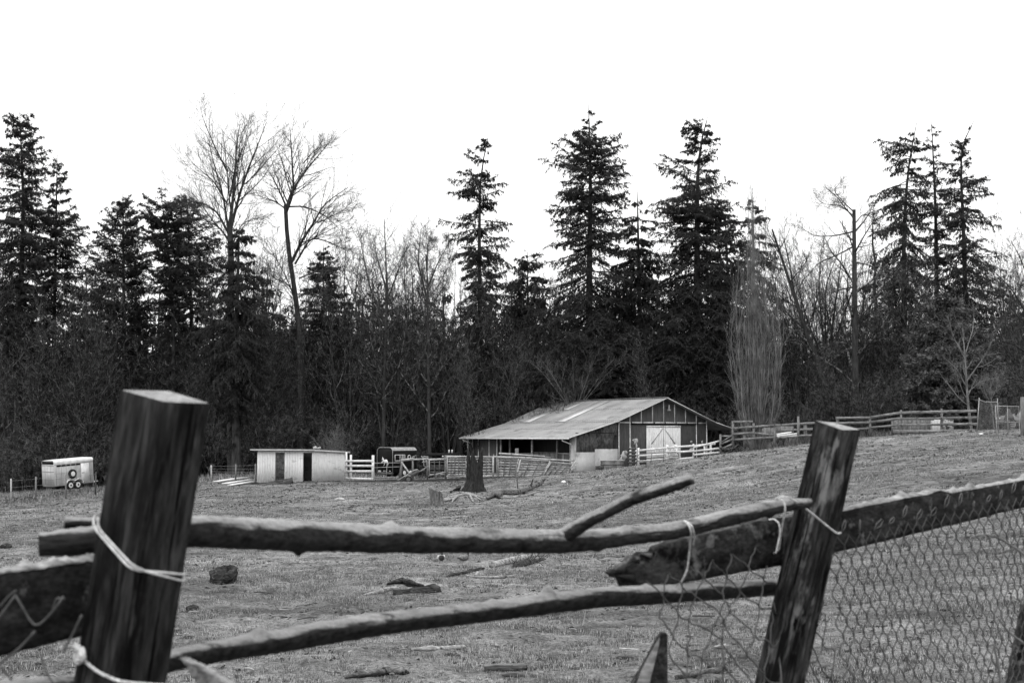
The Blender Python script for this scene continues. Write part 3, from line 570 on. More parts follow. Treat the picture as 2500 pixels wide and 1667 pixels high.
# columnar poplar: many upright stems
def poplar():
    r = np.random.default_rng(220); d = 108; base = G(1852, d); n_s = 62; Ps = []
    for k in range(n_s):
        a = r.uniform(0, 6.283); q = r.uniform(0, 1) ** 0.6; w = q * 1.95
        top = r.uniform(610, 770) if q > 0.5 else r.uniform(440, 640)
        x0, y0 = base[0] - 0.1, base[1]; zt = P(1850, top, d)[2]; H = zt - base[2]; e = r.uniform(.6, .95) if q > .4 else .25
        A = np.array([[x0 + 0.12 * w * math.cos(a), y0 + 0.12 * w * math.sin(a), base[2] - 0.1], [x0 + 0.5 * w * math.cos(a), y0 + .5 * w * math.sin(a), base[2] + H * 0.10],
                      [x0 + .85 * w * math.cos(a), y0 + .85 * w * math.sin(a), base[2] + H * 0.28], [x0 + 1.0 * w * math.cos(a), y0 + w * math.sin(a), base[2] + H * 0.6],
                      [x0 + e * w * math.cos(a) - 0.1, y0 + e * w * math.sin(a), zt]])
        A[1:, :2] += r.normal(0, 0.16, (4, 2)); B_ = resamp(A, 16); B_[2:, :2] += np.cumsum(r.normal(0, .06, (14, 2)), 0); Ps.append(B_)
    Pb = np.stack(Ps); Rb = np.repeat(np.linspace(0.05, 0.010, 16)[None], n_s, 0) * r.uniform(.6, 1.3, (n_s, 1))
    tr, cr = Acc(), Acc(); tr.add(*tubes(Pb, Rb, 5)); tr.add(*tubes(np.array([[[base[0], base[1], base[2] - 0.2], [base[0], base[1], base[2] + 0.8], [base[0], base[1], base[2] + 2.0]]]), np.array([[0.4, 0.3, 0.12]]), 10))
    Pc, Rc = spawn(Pb, Rb, 26, 0.12, 0.98, 32, 0.13, 0.55, 6, r, up=0.20, wob=0.11, taper=0.3, minl=0.5, rmin=0.009); cr.add(*tubes(Pc, Rc, 3))
    Pd, Rd = spawn(Pc, Rc, 5, 0.05, 0.95, 36, 0.45, 0.7, 4, r, up=0.15, wob=0.14, minl=0.25, rmin=0.007); cr.add(*tubes(Pd, Rd, 3))
    t = thing('poplar_tree', base, 'columnar bare poplar, a tall broom of pale upright twigs', 'tree')
    a, b_ = tr.get(), cr.get(); obj_from('trunk', a[0], [a[1]], TWIG_L, t, True); obj_from('crown', b_[0], [b_[1]], TWIG_L, t)
poplar()

# --- prototypes for the trees that fill the forest, as raw arrays
def proto_fir(seed, h=20.0, w=3.2, **kw):
    r = np.random.default_rng(seed); tr = np.stack([np.zeros(12), np.zeros(12), np.linspace(0, h, 12)], 1); tr[:, :2] += np.cumsum(r.normal(0, 0.07, (12, 2)), 0)
    f = lambda z, az: np.interp(z, [0, 0.15, 0.35, 0.7, 1], [w * 0.5, w, w, w * 0.55, 0.1]) * (1 + 0.2 * math.sin(az + seed))
    return conifer(tr, 0.22, f, r, **kw)
def proto_bare(seed, h=12.0, stems=4, spread=3.0, lv=((12, 42, .42), (8, 42, .42), (5, 42, .45)), r0=0.09, up=0.07, tipr=0.010, tb=0.0):
    r = np.random.default_rng(seed); Ps = []; Rs = []
    for k in range(stems):
        a = r.random() * 6.283; s = spread * r.uniform(0.15, 1.0); hh = h * r.uniform(0.7, 1.0)
        A = np.array([[0.2 * r.normal(), 0.2 * r.normal(), -0.2], [s * .3 * math.cos(a), s * .3 * math.sin(a), hh * .35], [s * .65 * math.cos(a), s * .65 * math.sin(a), hh * .7], [s * math.cos(a), s * math.sin(a), hh]])
        A[1:, :2] += r.normal(0, 0.03 * h, (3, 2)); Ps.append(resamp(A, 10)); Rs.append(np.linspace(r0, 0.012, 10) * r.uniform(0.7, 1.2))
    Pb, Rb = np.stack(Ps), np.stack(Rs); tr, cr = Acc(), Acc(); tr.add(*tubes(Pb, Rb, 6))
    Pc, Rc = spawn(Pb, Rb, lv[0][0], 0.2 + tb, 1, lv[0][1], lv[0][2], 0.5, 7, r, up=up, minl=0.6, rmin=tipr); cr.add(*tubes(Pc, Rc, 3))
    Pd, Rd = spawn(Pc, Rc, lv[1][0], 0.1, 1, lv[1][1], lv[1][2], 0.6, 5, r, up=up, minl=0.35, rmin=tipr); cr.add(*tubes(Pd, Rd, 3))
    Pe, Re = spawn(Pd, Rd, lv[2][0], 0.1, 1, lv[2][1], lv[2][2], 0.7, 3, r, up=up, minl=0.25, rmin=tipr); cr.add(*tubes(Pe, Re, 3))
    return tr.get(), cr.get()
firs = [proto_fir(301, 18, 3.0, nbr=70, ntw=10, nleaf=5, lsize=0.42, droop=0.5, fb=0.12), proto_fir(302, 18, 3.4, nbr=75, ntw=10, nleaf=5, lsize=0.42, droop=0.8, fb=0.1),
        proto_fir(303, 18, 2.6, nbr=65, ntw=10, nleaf=5, lsize=0.42, droop=0.25, fb=0.15, elev=(35, 8)), proto_fir(304, 18, 2.2, nbr=60, ntw=9, nleaf=5, lsize=0.4, droop=0.6, fb=0.25, sparse=0.2)]
bares = [proto_bare(311, 13, 3, 3.0), proto_bare(312, 13, 5, 4.0), proto_bare(313, 13, 2, 2.5), proto_bare(314, 13, 6, 4.5)]
shrubs = [proto_bare(321, 4.5, 14, 2.4, ((7, 35, .4), (5, 40, .42), (3, 40, .45)), 0.03, 0.05), proto_bare(322, 4.5, 18, 2.8, ((7, 35, .4), (5, 40, .42), (3, 40, .45)), 0.025, 0.02)]
def proto_obj(kind, arr, m1, m2, label, cat='tree'):
    t = thing(kind, (0, 0, 0), label, cat)
    obj_from('trunk', arr[0][0], [arr[0][1]], m1, t, True); obj_from('crown', arr[1][0], [arr[1][1]], m2, t); return t
used = {}
def place(kind, key, arr, m1, m2, label, group, px, d, h, hp, sx=None, cat='tree'):
    r = random.Random(int(px * 13 + d))
    if key not in used: o = used[key] = proto_obj(kind, arr, m1, m2, label, cat)
    else: o = copy_thing(used[key])
    o['label'] = label; o['group'] = group
    b_ = G(px, d); s = h / hp; o.location = (b_[0], b_[1], b_[2] - 0.1); o.scale = ((sx or s), (sx or s), s); o.rotation_euler = (0, 0, r.random() * 6.283)
    return o
rr = random.Random(8)
LMK = [(42, 'the shaggy fir at the left border'), (135, 'the slim see-through fir'), (303, 'the pointed spruce'), (424, 'the flat-topped fir'), (565, 'the tallest bare cottonwood'), (730, 'the forked cottonwood'), (795, 'the narrow-topped fir'), (938, 'the knobbly alder'), (1045, 'the round-headed alder'),
       (1172, 'the ragged fir spire'), (1290, 'the two-shouldered fir'), (1440, 'the tallest fir'), (1562, 'the short drooping cedar'), (1702, 'the massive fir'), (1852, 'the columnar poplar'), (1990, 'the leaning bare trunk'), (2088, 'the tall dead snag'), (2206, 'the fir with the curled leader'), (2288, 'the thin open fir'), (2362, 'the fir bent far right'), (2520, 'the crooked oak')]
seen_l = set()
def near_label(kind, px, h, lv_):
    k = min(range(len(LMK)), key=lambda i: abs(LMK[i][0] - px)); side = 'left' if px < LMK[k][0] else 'right'
    size = {0: ('tall', 'middling', 'low'), 1: ('high', 'medium', 'lower'), 2: ('big', 'mid-sized', 'small')}[lv_][0 if h > (14, 11.5, 5.0)[lv_] else 1 if h > (11, 9.8, 4.0)[lv_] else 2]
    for how in ('just %s of', 'a little way %s of', 'well to the %s of', 'behind and %s of', 'farther off to the %s of'):
        s = size + ' ' + kind + ' ' + (how % side) + ' ' + LMK[k][1]
        if s not in seen_l: break
    seen_l.add(s); return s
# (px, top py, distance) of the smaller firs that can be told apart
for k, (px, py, d) in enumerate([(870, 668, 134), (935, 660, 136), (1018, 668, 133), (1083, 655, 131), (215, 640, 138), (640, 640, 137), (700, 720, 134), (1240, 690, 134), (1350, 720, 136), (2140, 490, 130), (2420, 700, 132), (2480, 720, 128), (1960, 740, 138), (2060, 760, 136), (90, 700, 134), (370, 680, 139), (520, 690, 136), (1120, 770, 130), (1500, 640, 132), (1640, 620, 134)]):
    h = P(px, py, d)[2] - gz1((px - CX) / FPX * d, d); i = [3, 0, 0, 3, 1, 1, 0, 1, 2, 3, 1, 0, 3, 2, 0, 2, 1, 0, 1, 0][k]
    place('young_fir', 'f%d' % i, firs[i], BARK, NEEDLE, near_label('fir', px, h, 0), 'smaller firs in the forest', px, d, h, 18)
for k in range(34):
    px = -30 + k * 78 + rr.uniform(-25, 25); d = rr.uniform(119, 134); i = rr.randrange(4)
    if 1760 < px < 1900 or 1330 < px < 1500: continue
    h = rr.uniform(9, 13.5) * (1.15 if px < 400 or px > 1900 else 1.0)
    place('bare_tree', 'b%d' % i, bares[i], BARK, TWIG, near_label('leafless tree', px, h, 1), 'leafless trees of the forest edge', px, d, h, 13, h / 13 * rr.uniform(0.9, 1.2))
for k, (px, py, d) in enumerate([(20, 700, 127), (100, 690, 126), (170, 640, 128), (240, 700, 126), (350, 620, 128), (480, 640, 127), (620, 560, 128), (655, 540, 129), (690, 610, 127), (760, 640, 126), (830, 560, 128), (880, 590, 127), (900, 545, 130), (970, 600, 128), (1005, 580, 126), (1075, 610, 127), (1110, 640, 128), (1215, 650, 127), (1260, 660, 129), (1330, 640, 130), (1910, 620, 126), (1945, 580, 127), (1985, 640, 125), (2050, 570, 128), (2130, 600, 126), (2180, 640, 127), (2250, 650, 124), (2410, 600, 124), (2445, 640, 122), (2490, 620, 121), (1925, 560, 129), (1960, 620, 124), (2005, 560, 126), (2030, 620, 123), (2070, 640, 127), (2110, 560, 124), (2155, 620, 128), (2430, 560, 127), (2470, 590, 125), (2510, 600, 122), (590, 620, 124), (640, 600, 126), (670, 660, 125), (850, 620, 124), (915, 620, 125), (955, 640, 123), (990, 660, 124), (1025, 640, 125), (1060, 670, 124), (1100, 690, 123), (1230, 720, 124), (1310, 700, 126), (30, 640, 124), (200, 680, 125)]):
    h = P(px, py, d)[2] - gz1((px - CX) / FPX * d, d); i = (k * 5) % 4
    place('bare_tree', 'b%d' % i, bares[i], BARK, TWIG, near_label('leafless tree', px, h, 1), 'leafless trees of the forest edge', px, d, h, 13, h / 13 * rr.uniform(0.7, 1.0))
for k, px in enumerate([20, 75, 130, 215, 265, 330, 400, 455, 520, 590, 660, 720, 780, 840, 905, 965, 1030, 1085, 1250, 1290, 1345, 1800, 1905, 1960, 2010, 2060, 2120, 2180, 2240, 2460]):
    d = 121 + 7 * ((k * 37) % 10) / 10.0 - (2 if px < 600 else 0) - (8 if px > 1780 else 0); i = k % 2; h = rr.uniform(3.2, 6.2)
    place('bare_shrub', 's%d' % i, shrubs[i], TWIG, TWIG_L if k % 5 == 0 and False else TWIG, near_label('leafless bush', px, h, 2), 'leafless bushes at the foot of the forest', px, d, h, 4.5, h / 4.5 * rr.uniform(0.9, 1.3), cat='shrub')
place('bare_shrub', 'sp', shrubs[0], TWIG_L, TWIG_L, 'pale feathery bush behind the gap between shed and dark trailer', None, 822, 117, 4.2, 4.5, 0.95, cat='shrub')

# --- the wood behind, one mass
def merge(items):
    acc = {}; 
    for arr, x, y, z, s, a, sz in items:
        c, s_ = math.cos(a), math.sin(a); Rm = np.array([[c, -s_, 0], [s_, c, 0], [0, 0, 1]])
        for j in (0, 1):
            V = (arr[j][0] * np.array([s, s, sz])) @ Rm.T + np.array([x, y, z]); acc.setdefault(j, Acc()).add(V, arr[j][1])
    return {j: a.get() for j, a in acc.items()}
bfirs = [proto_fir(331, 18, 3.4, nbr=46, ntw=8, nleaf=4, lsize=0.6, droop=0.5, fb=0.03), proto_fir(332, 18, 3.2, nbr=46, ntw=8, nleaf=4, lsize=0.6, droop=0.8, fb=0.03)]
bbare = [proto_bare(341, 13, 4, 3.6, ((9, 40, .42), (5, 42, .45), (3, 42, .5)), tipr=0.012), proto_bare(342, 10, 8, 4.0, ((7, 40, .42), (5, 42, .45), (3, 42, .5)), 0.05, tipr=0.012)]
it = []
for row, (d, st, pyl, pyh) in enumerate(((142, 70, 800, 900), (148, 60, 740, 850), (156, 52, 720, 830), (168, 46, 690, 790), (182, 44, 700, 790), (190, 40, 840, 900))):
    px = -120 + row * 17
    while px < 2640:
        q = px + rr.uniform(-18, 18); dd = d + rr.uniform(-4, 4); py = rr.uniform(pyl, pyh) + (30 if 1900 < q < 2150 else 0) + 70 * math.sin(q / 83.0 + row) * math.sin(q / 31.0)
        x = (q - CX) / FPX * dd; z = gz1(x, dd); h = P(q, py, dd)[2] - z
        it.append((bfirs[rr.randrange(2)], x, dd, z - 0.3, h / 18 * rr.uniform(0.95, 1.3), rr.random() * 6.28, h / 18)); px += st
M2 = merge(it)
V = np.vstack([M2[0][0], M2[1][0]]); o = obj_from('background_wood', V, [M2[0][1], M2[1][1] + len(M2[0][0])], [BARK, NEEDLE], mi=[np.zeros(len(M2[0][1])), np.ones(len(M2[1][1]))])
tag(o, 'dark mass of evergreens deep in the forest behind the pasture', 'woodland', kind='stuff')
it = []
for row, (d, st, h0, h1) in enumerate(((130, 60, 5, 10), (137, 60, 6, 11), (143, 70, 8, 12))):
    px = -100 + row * 30
    while px < 2640:
        q = px + rr.uniform(-25, 25); dd = d + rr.uniform(-3, 3); x = (q - CX) / FPX * dd; h = rr.uniform(h0, h1); i = rr.randrange(2)
        it.append((bbare[i], x, dd, gz1(x, dd) - 0.2, h / 11, rr.random() * 6.28, h / 11)); px += st
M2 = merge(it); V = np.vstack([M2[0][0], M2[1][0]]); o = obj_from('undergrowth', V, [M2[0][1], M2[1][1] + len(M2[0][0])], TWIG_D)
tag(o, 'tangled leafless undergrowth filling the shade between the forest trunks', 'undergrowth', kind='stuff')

# ------------------------------------------------------------------ farm buildings
WHITE = mat('white_paint', 0.50, 0.70, 3, (1, 1, 0.5), rough=0.6, cov=(0.3, 0.6), spots=[(0.35, 5, 0.62, 0.75)], spec=0.3)
WHITE_OLD = mat('worn_white_paint', 0.50, 0.72, 2.5, (1, 1, 1), rough=0.75, spots=[(0.16, 3.5, 0.62, 0.68)], fine=(12, 0.25))
SIDING = mat('shed_siding', 0.54, 0.64, 1.2, (1, 1, 0.3), rough=0.7, spots=[(0.30, 1.1, 0.56, 0.72, (1, 1, 2.5))], fine=(9, 0.08))
DARKW = mat('dark_barn_board', 0.05, 0.085, 3, (2, 2, 0.35), rough=0.85, fine=(8, 0.2))
WEATH = mat('weathered_plywood', 0.03, 0.14, 2.2, (1.5, 1.5, 0.5), rough=0.9, spots=[(0.16, 1.6, 0.5, 0.64)], fine=(10, 0.45))
GREYW = mat('grey_plank', 0.08, 0.26, 2.2, (1, 1, 6), rough=0.9, fine=(10, 0.4), spots=[(0.05, 4, 0.58, 0.66)])
GREYV = mat('grey_post', 0.08, 0.22, 3.0, (5, 5, 0.6), rough=0.9, fine=(10, 0.35))
PALEW = mat('pale_plank', 0.20, 0.48, 2.0, (1, 1, 5), rough=0.85, fine=(10, 0.35), spots=[(0.08, 4, 0.58, 0.66)])
DKW = mat('dark_wet_wood', 0.025, 0.09, 3, (1, 1, 2), rough=0.85, fine=(12, 0.4))
BLOCK = mat('painted_block_wall', 0.40, 0.50, 1.5, rough=0.85, fine=(14, 0.08), spots=[(0.22, 1.0, 0.56, 0.7)])
ROOF = mat('galvanised_roofing', 0.20, 0.33, 0.5, (1, 1, 1), rough=0.5, cov=(0.3, 0.7), spec=0.4, metal=0.1, fine=(9, 0.10), spots=[(0.12, 0.8, 0.55, 0.72)])
CLEAR = mat('translucent_panel', 0.44, 0.54, 1.0, rough=0.3)
BLACK = mat('black_void', 0.008, 0.015, 2, rough=0.9, spec=0.05)
BLKP = mat('black_paint', 0.006, 0.012, 2, rough=0.65, spec=0.15)
STEEL = mat('galvanised_steel', 0.18, 0.34, 6, rough=0.5, metal=0.3)
DSTEEL = mat('rusty_dark_steel', 0.05, 0.12, 6, rough=0.6)
RUBBER = mat('tyre_rubber', 0.012, 0.03, 8, rough=0.8, spec=0.2)
CONCR = mat('pale_stone', 0.22, 0.45, 3, rough=0.9, fine=(20, 0.3))

DOORW = mat('door_white', 0.62, 0.80, 2.0, (2, 2, .5), rough=0.7, spots=[(0.30, 4, 0.66, 0.72, (2, 2, .4))], fine=(9, 0.1))
def t_on(o, dr, px):
    k = (px - CX) / FPX; return (k * o[1] - o[0]) / (dr[0] - k * dr[1])
def zat(py, d): return P(CX, py, d)[2]
A2 = np.array([8.206, 110.0]); U2 = np.array([0.832, 0.5547]); W2 = np.array([-0.5547, 0.832])
def BP(t, s, z): q = A2 + U2 * t + W2 * s; return np.array([q[0], q[1], z])
Zr, Zk, Ze, Zt = 8.03, 6.15, 4.90, 6.07; Lb = 15.1; HW = 4.52
U3, W3 = np.append(U2, 0), np.append(W2, 0)
barn = thing('barn', BP(0, 0, 2.2), 'low barn with a wide ribbed metal roof, dark gable and white double doors', 'barn')
def slope(b, t0, z0, t1, z1, s0, s1, rib=0.235, amp=0.018, rows=5, th=0.0):
    ns = int((s1 - s0) / rib * 6); s = np.linspace(s0, s1, ns + 1); ph = ((s - s0) / rib) % 1.0
    off = np.where(ph < 0.34, amp * 1.5, 0.0); k = np.linspace(0, 1, rows)
    wav = 0.012 * np.random.default_rng(int(t0 * 10 + 99)).normal(0, 1, (rows, 1)) * np.sin(s[None] * 0.9 + t0)
    V = np.array([[BP(t0 + (t1 - t0) * q, si, z0 + (z1 - z0) * q + o + wv) for si, o, wv in zip(s, off, wav[j])] for j, q in enumerate(k)]).reshape(-1, 3)
    ii = np.arange(rows * (ns + 1)).reshape(rows, ns + 1)
    Q = np.stack([ii[:-1, :-1], ii[:-1, 1:], ii[1:, 1:], ii[1:, :-1]], -1).reshape(-1, 4)
    b.add(V, Q); V2 = V.copy(); V2[:, 2] -= 0.035; b.add(V2, Q[:, ::-1])
kL, kR = -0.45, 2 * HW + 0.45; s0 = -0.5
b = MB()
slope(b, HW, Zr, kL, Zk, s0, Lb); slope(b, kL + 0.05, Zk - 0.01, -5.05, Ze, s0, Lb, rows=7); slope(b, HW, Zr, kR, Zk, s0, Lb); slope(b, kR - 0.05, Zk - 0.01, kR + 2.3, Zk - 0.62, s0, Lb)
roof = b.build('roof', ROOF, barn)
b = MB(); b.beam(BP(HW, s0, Zr + 0.05), BP(HW, Lb, Zr + 0.05), 0.34, 0.03); b.build('ridge_cap', ROOF, roof)
b = MB()
def rpt(t, s):                              # a point on the left roof
    z = Zr + (Zk - Zr) * (HW - t) / (HW - kL) if t > kL else Zk + (Ze - Zk) * (kL - t) / (kL + 5.05)
    return BP(t, s, z + 0.035)
for t in (HW - 0.25, 2.2, -0.25, kL - 0.35, -2.6):
    for k in range(int((Lb - s0) / 0.235)):
        s = s0 + 0.235 * (k + 0.5); p = rpt(t, s); b.beam(p - W3 * 0.045, p + W3 * 0.055, 0.035, 0.02)
b.build('screw_row', DSTEEL, roof)
Ak = A2 + U2 * kL
for (ta, tb, p0_, p1_) in ((1.75, kL + .02, 1293, 1270), (4.3, kL + .02, 1378, 1354), (4.2, 2.3, 1320, 1308)):
    sa, sb = t_on(Ak, W2, p0_), t_on(Ak, W2, p1_)
    b = MB(); V = [rpt(ta, sa), rpt(tb, sa), rpt(tb, sb), rpt(ta, sb)]; b.prism([v + [0, 0, 0.004] for v in V], (0, 0, 0.008)); b.build('skylight_panel', CLEAR, roof)
# white rake trims and eave gutter
b = MB()
for (ta, za, tb, zb) in ((HW, Zr, kL, Zk), (kL, Zk, -5.05, Ze), (HW, Zr, kR, Zk), (kR, Zk, kR + 2.3, Zk - 0.62)):
    b.beam(BP(ta, s0 - 0.03, za - 0.01), BP(tb, s0 - 0.03, zb - 0.01), 0.05, 0.05)
b.build('rake_trim', WHITE, roof)
b = MB(); b.beam(BP(-5.10, s0, Ze - 0.06), BP(-5.10, Lb, Ze - 0.06), 0.10, 0.12); b.build('gutter', WHITE, roof)
# downspouts
for sx, k in ((0.35, 0), (Lb - 0.55, 1)):
    b = MB(); p = [BP(-5.08, sx, Ze - 0.10), BP(-5.08, sx, Ze - 0.22), BP(-4.2, sx, Ze - 0.5), BP(-4.16, sx, Ze - 0.62), BP(-4.16, sx, 2.5), BP(-4.25, sx, 2.36)]
    b.tube(p, 0.045, 8); b.build('downspout', WHITE, barn)
# gable wall
zb_ = 2.0
def wpoly(pts, s=0.0, th=0.12):
    return [BP(t, s, z) for t, z in pts], -W3 * 0 + W3 * th
def zroof(t): return (Zr - (Zr - Zk) * abs(t - HW) / (HW - kL)) - 0.05
b = MB(); pts = [(0, zb_), (2 * HW, zb_), (2 * HW, zroof(2 * HW)), (HW, Zr - 0.06), (0, zroof(0))]
V, off = wpoly(pts); b.prism(V, off); gable = b.build('gable_wall', DARKW, barn)
b = MB(); b.prism([BP(0, 0.12, zb_), BP(0, Lb - .3, zb_), BP(0, Lb - .3, zroof(0)), BP(0, 0.12, zroof(0))], U3 * 0.1)
b.prism([BP(2 * HW, 0.12, zb_), BP(2 * HW, 0.12, zroof(0)), BP(2 * HW, Lb - .3, zroof(0)), BP(2 * HW, Lb - .3, zb_)], -U3 * 0.1)
V = [BP(t, Lb - .3, z) for t, z in pts]; b.prism(V, W3 * 0.1); b.build('wall', DARKW, barn)
npan = 8; dt = 2 * HW / npan; tw = 0.075
b = MB()
for k in range(npan + 1):
    t = k * dt; tt = min(max(t, 0.04), 2 * HW - 0.04)
    b.beam(BP(tt, -0.02, Zt + 0.05), BP(tt, -0.02, zroof(t) - 0.02), tw, 0.035, up=W3)
for k in (0, 1, 7, 8):
    t = min(max(k * dt, 0.04), 2 * HW - 0.04); b.beam(BP(t, -0.02, zb_), BP(t, -0.02, Zt - 0.045), tw, 0.035, up=W3)
b.beam(BP(0, -0.022, Zt), BP(2 * HW, -0.022, Zt), 0.04, 0.10); b.build('batten', WHITE_OLD, gable)
b = MB(); b.beam(BP(dt + 0.05, -0.06, Zt - 0.10), BP(7 * dt - 0.05, -0.06, Zt - 0.10), 0.07, 0.07)
for k in range(1, 8): b.box(BP(k * dt + 0.1, -0.09, Zt - 0.03), (0.06, 0.05, 0.16), U3, W3)
b.build('door_track', BLACK, gable)
ta, tb = t_on(A2, U2, 1576), t_on(A2, U2, 1659); tm = (ta + tb) / 2; zt_, zd_ = zat(1039, 112.5), 2.45
for k, (x0, x1) in enumerate(((ta, tm - 0.02), (tm + 0.02, tb))):
    b = MB(); nb_ = 10; w = (x1 - x0) / nb_
    for j in range(nb_): b.box(BP(x0 + w * (j + .5), -0.075, (zt_ + zd_) / 2 + 0.0), (w - 0.012, 0.04, zt_ - zd_), U3, W3)
    dr = b.build('sliding_door', DOORW, barn)
    b = MB(); b.beam(BP(x0, -0.105, zt_ - 0.06), BP(x1, -0.105, zt_ - 0.06), 0.02, 0.13); b.beam(BP(x0, -0.105, zd_ + 0.9), BP(x1, -0.105, zd_ + 0.9), 0.02, 0.12)
    o_, i_ = (x0 + .45, x1 - .1) if k == 0 else (x1 - .6, x0 + .1)
    zm = (zt_ + zd_) / 2 + 0.25
    b.beam(BP(i_, -0.107, zt_ - 0.2), BP(o_, -0.107, zm), 0.024, 0.1); b.beam(BP(o_, -0.107, zm), BP(i_ if k else i_, -0.107, zd_ + 0.25), 0.024, 0.1)
    b.build('brace', WHITE_OLD, dr)
    b = MB(); b.beam(BP(o_ - .03, -0.125, zm), BP(i_ - .03, -0.125, zt_ - 0.27), 0.01, 0.018); b.beam(BP(o_, -0.11, zt_ - 0.6), BP(o_, -0.11, zd_ + .3), 0.012, 0.02)
    b.build('brace_gap', DKW, dr)
# peeled pale patches on the gable
rng = np.random.default_rng(5)
for (px, py, rx, rz) in ((1551, 1076, 0.26, 0.30), (1546, 1074, .16, .1), (1553, 1087, 0.10, 0.3), (1522, 1111, 0.36, 0.42), (1518, 1121, 0.3, 0.3), (1527, 1105, .2, .2), (1687, 1078, 0.13, 0.14), (1713, 1079, 0.12, 0.14), (1686, 1097, .2, .12)):
    t = t_on(A2, U2, px); z = zat(py, (A2 + U2 * t)[1]); a = np.linspace(0, 6.283, 15)[:-1]; q = rng.uniform(0.55, 1.1, 14)
    b = MB(); b.prism([BP(t + rx * q_ * math.cos(x), -0.003, z + rz * q_ * math.sin(x)) for x, q_ in zip(a, q)], -W3 * 0.006); b.build('peeled_patch', BLOCK, gable)
# barn lamp on the gable
t = t_on(A2, U2, 1627); z = zat(999, 112.4)
lamp = MB(); lamp.tube([BP(t - .12, -0.0, z + .1), BP(t - .06, -0.25, z + .25), BP(t, -0.3, z + .3)], 0.025, 8)
lp = lamp.build('yard_lamp', DSTEEL); tag(centre(lp), 'yard lamp with a dished shade high on the barn gable', 'lamp')
b = MB(); b.tube([BP(t, -.3, z + .38), BP(t, -.3, z + .30), BP(t, -.3, z + .1), BP(t, -.3, z + 0.02), BP(t, -.3, z - .06), BP(t, -.3, z - .12)], [0.04, 0.06, 0.07, 0.08, .15, .16], 14); b.build('lamp_shade', STEEL, lp, True)
# lean-to front
TC = t_on(A2, U2, 1405)
def zle(t): return Zk + (Ze - Zk) * (kL - t) / (kL + 5.05) - 0.04 if t < kL else Zk + 0.02
tst = t_on(A2, U2, 1452)
b = MB(); b.prism([BP(TC, 0, 1.8), BP(tst, 0, 1.8), BP(tst, 0, 3.80), BP(TC, 0, 3.80)], W3 * 0.15)
b.prism([BP(tst, 0, 1.8), BP(-0.06, 0, 1.8), BP(-0.06, 0, 4.04), BP(tst, 0, 4.04)], W3 * 0.15); lf = b.build('block_wall', BLOCK, barn)
b = MB(); b.prism([BP(TC, 0.03, 3.80), BP(tst, 0.03, 3.80), BP(tst, 0.03, zle(tst)), BP(TC, 0.03, zle(TC))], W3 * 0.05)
b.prism([BP(tst, 0.03, 4.04), BP(-0.42, 0.03, 4.04), BP(-0.42, 0.03, zle(-0.42)), BP(tst, 0.03, zle(tst))], W3 * 0.05)
b.prism([BP(-0.42, 0.03, 5.1), BP(-0.06, 0.03, 5.1), BP(-0.06, 0.03, Zk - .02), BP(-0.42, 0.03, zle(-0.42))], W3 * 0.05)
b.build('plywood_panel', WEATH, barn)
b = MB(); b.beam(BP(TC, 0.0, 5.25), BP(-0.1, 0.0, 5.3), 0.04, 0.05); b.beam(BP(-0.45, 0.0, 4.05), BP(-0.45, 0.0, 5.3), 0.05, 0.05, up=W3); b.build('rail', DKW, barn)
# lean-to long side
C2 = A2 + U2 * TC
def ss(px): return t_on(C2, W2, px)
def SP(s, z, o=0.0): q = C2 + W2 * s - U2 * o; return np.array([q[0], q[1], z])
s_end = Lb - 0.5; sA = ss(1216); zs = Ze - 0.02 + 0.22
b = MB(); b.prism([SP(sA, 1.4), SP(s_end, 1.4), SP(s_end, zs), SP(sA, zs)], U3 * 0.08)
b.prism([SP(s_end, 1.4) , SP(s_end, 1.4) + U3 * 4, SP(s_end, Zk - .1) + U3 * 4, SP(s_end, zs)], -W3 * 0.08); b.build('stall_wall', DARKW, barn)
b = MB()
for px in (1214, 1195, 1169, 1143): s = ss(px); b.beam(SP(s, 1.5, .02), SP(s, zs, .02), 0.035, 0.09, up=U3)
s = s_end - .05; b.beam(SP(s, 1.5, .03), SP(s, zs, .03), 0.06, 0.12, up=U3); b.build('batten', WHITE_OLD, barn)
for px, m_ in ((1223, PALEW), (1245, GREYV), (1299, PALEW), (1360, GREYV), (1393, PALEW)):
    s = ss(px); b = MB(); b.beam(SP(s, 1.5), SP(s, zs), 0.13, 0.13, up=U3); b.build('stall_post', m_, barn)
b = MB(); b.prism([SP(ss(1299), 2.0), SP(ss(1245), 2.0), SP(ss(1245), 3.55), SP(ss(1299), 3.62)], U3 * 0.05); b.beam(SP(ss(1299), 3.62, .03), SP(ss(1245), 3.6, .03), 0.06, 0.16)
b.beam(SP(ss(1360), 3.75, .03), SP(ss(1300), 3.75, .03), 0.04, 0.06); b.prism([SP(ss(1360), 2.0), SP(ss(1300), 2.0), SP(ss(1300), 3.72), SP(ss(1360), 3.72)], U3 * 0.05); b.build('stall_board', WEATH, barn)
b = MB(); b.prism([SP(ss(1391), 2.1, .03), SP(ss(1363), 2.1, .03), SP(ss(1363), 3.72, .03), SP(ss(1391), 3.72, .03)], U3 * 0.04); dd_ = b.build('stall_door', DARKW, barn)
b = MB(); b.beam(SP(ss(1391), 3.70, .06), SP(ss(1363), 3.70, .06), 0.03, 0.05); b.beam(SP(ss(1376), 2.1, .06), SP(ss(1376), 3.7, .06), 0.03, 0.04, up=U3); b.build('door_frame', PALEW, dd_)
b = MB(); b.prism([SP(0, 1.8, 0.04), SP(ss(1391), 1.8, 0.04), SP(ss(1391), zs, 0.04), SP(0, zs, 0.04)], U3 * 0.1); b.build('corner_wall', BLOCK, barn)

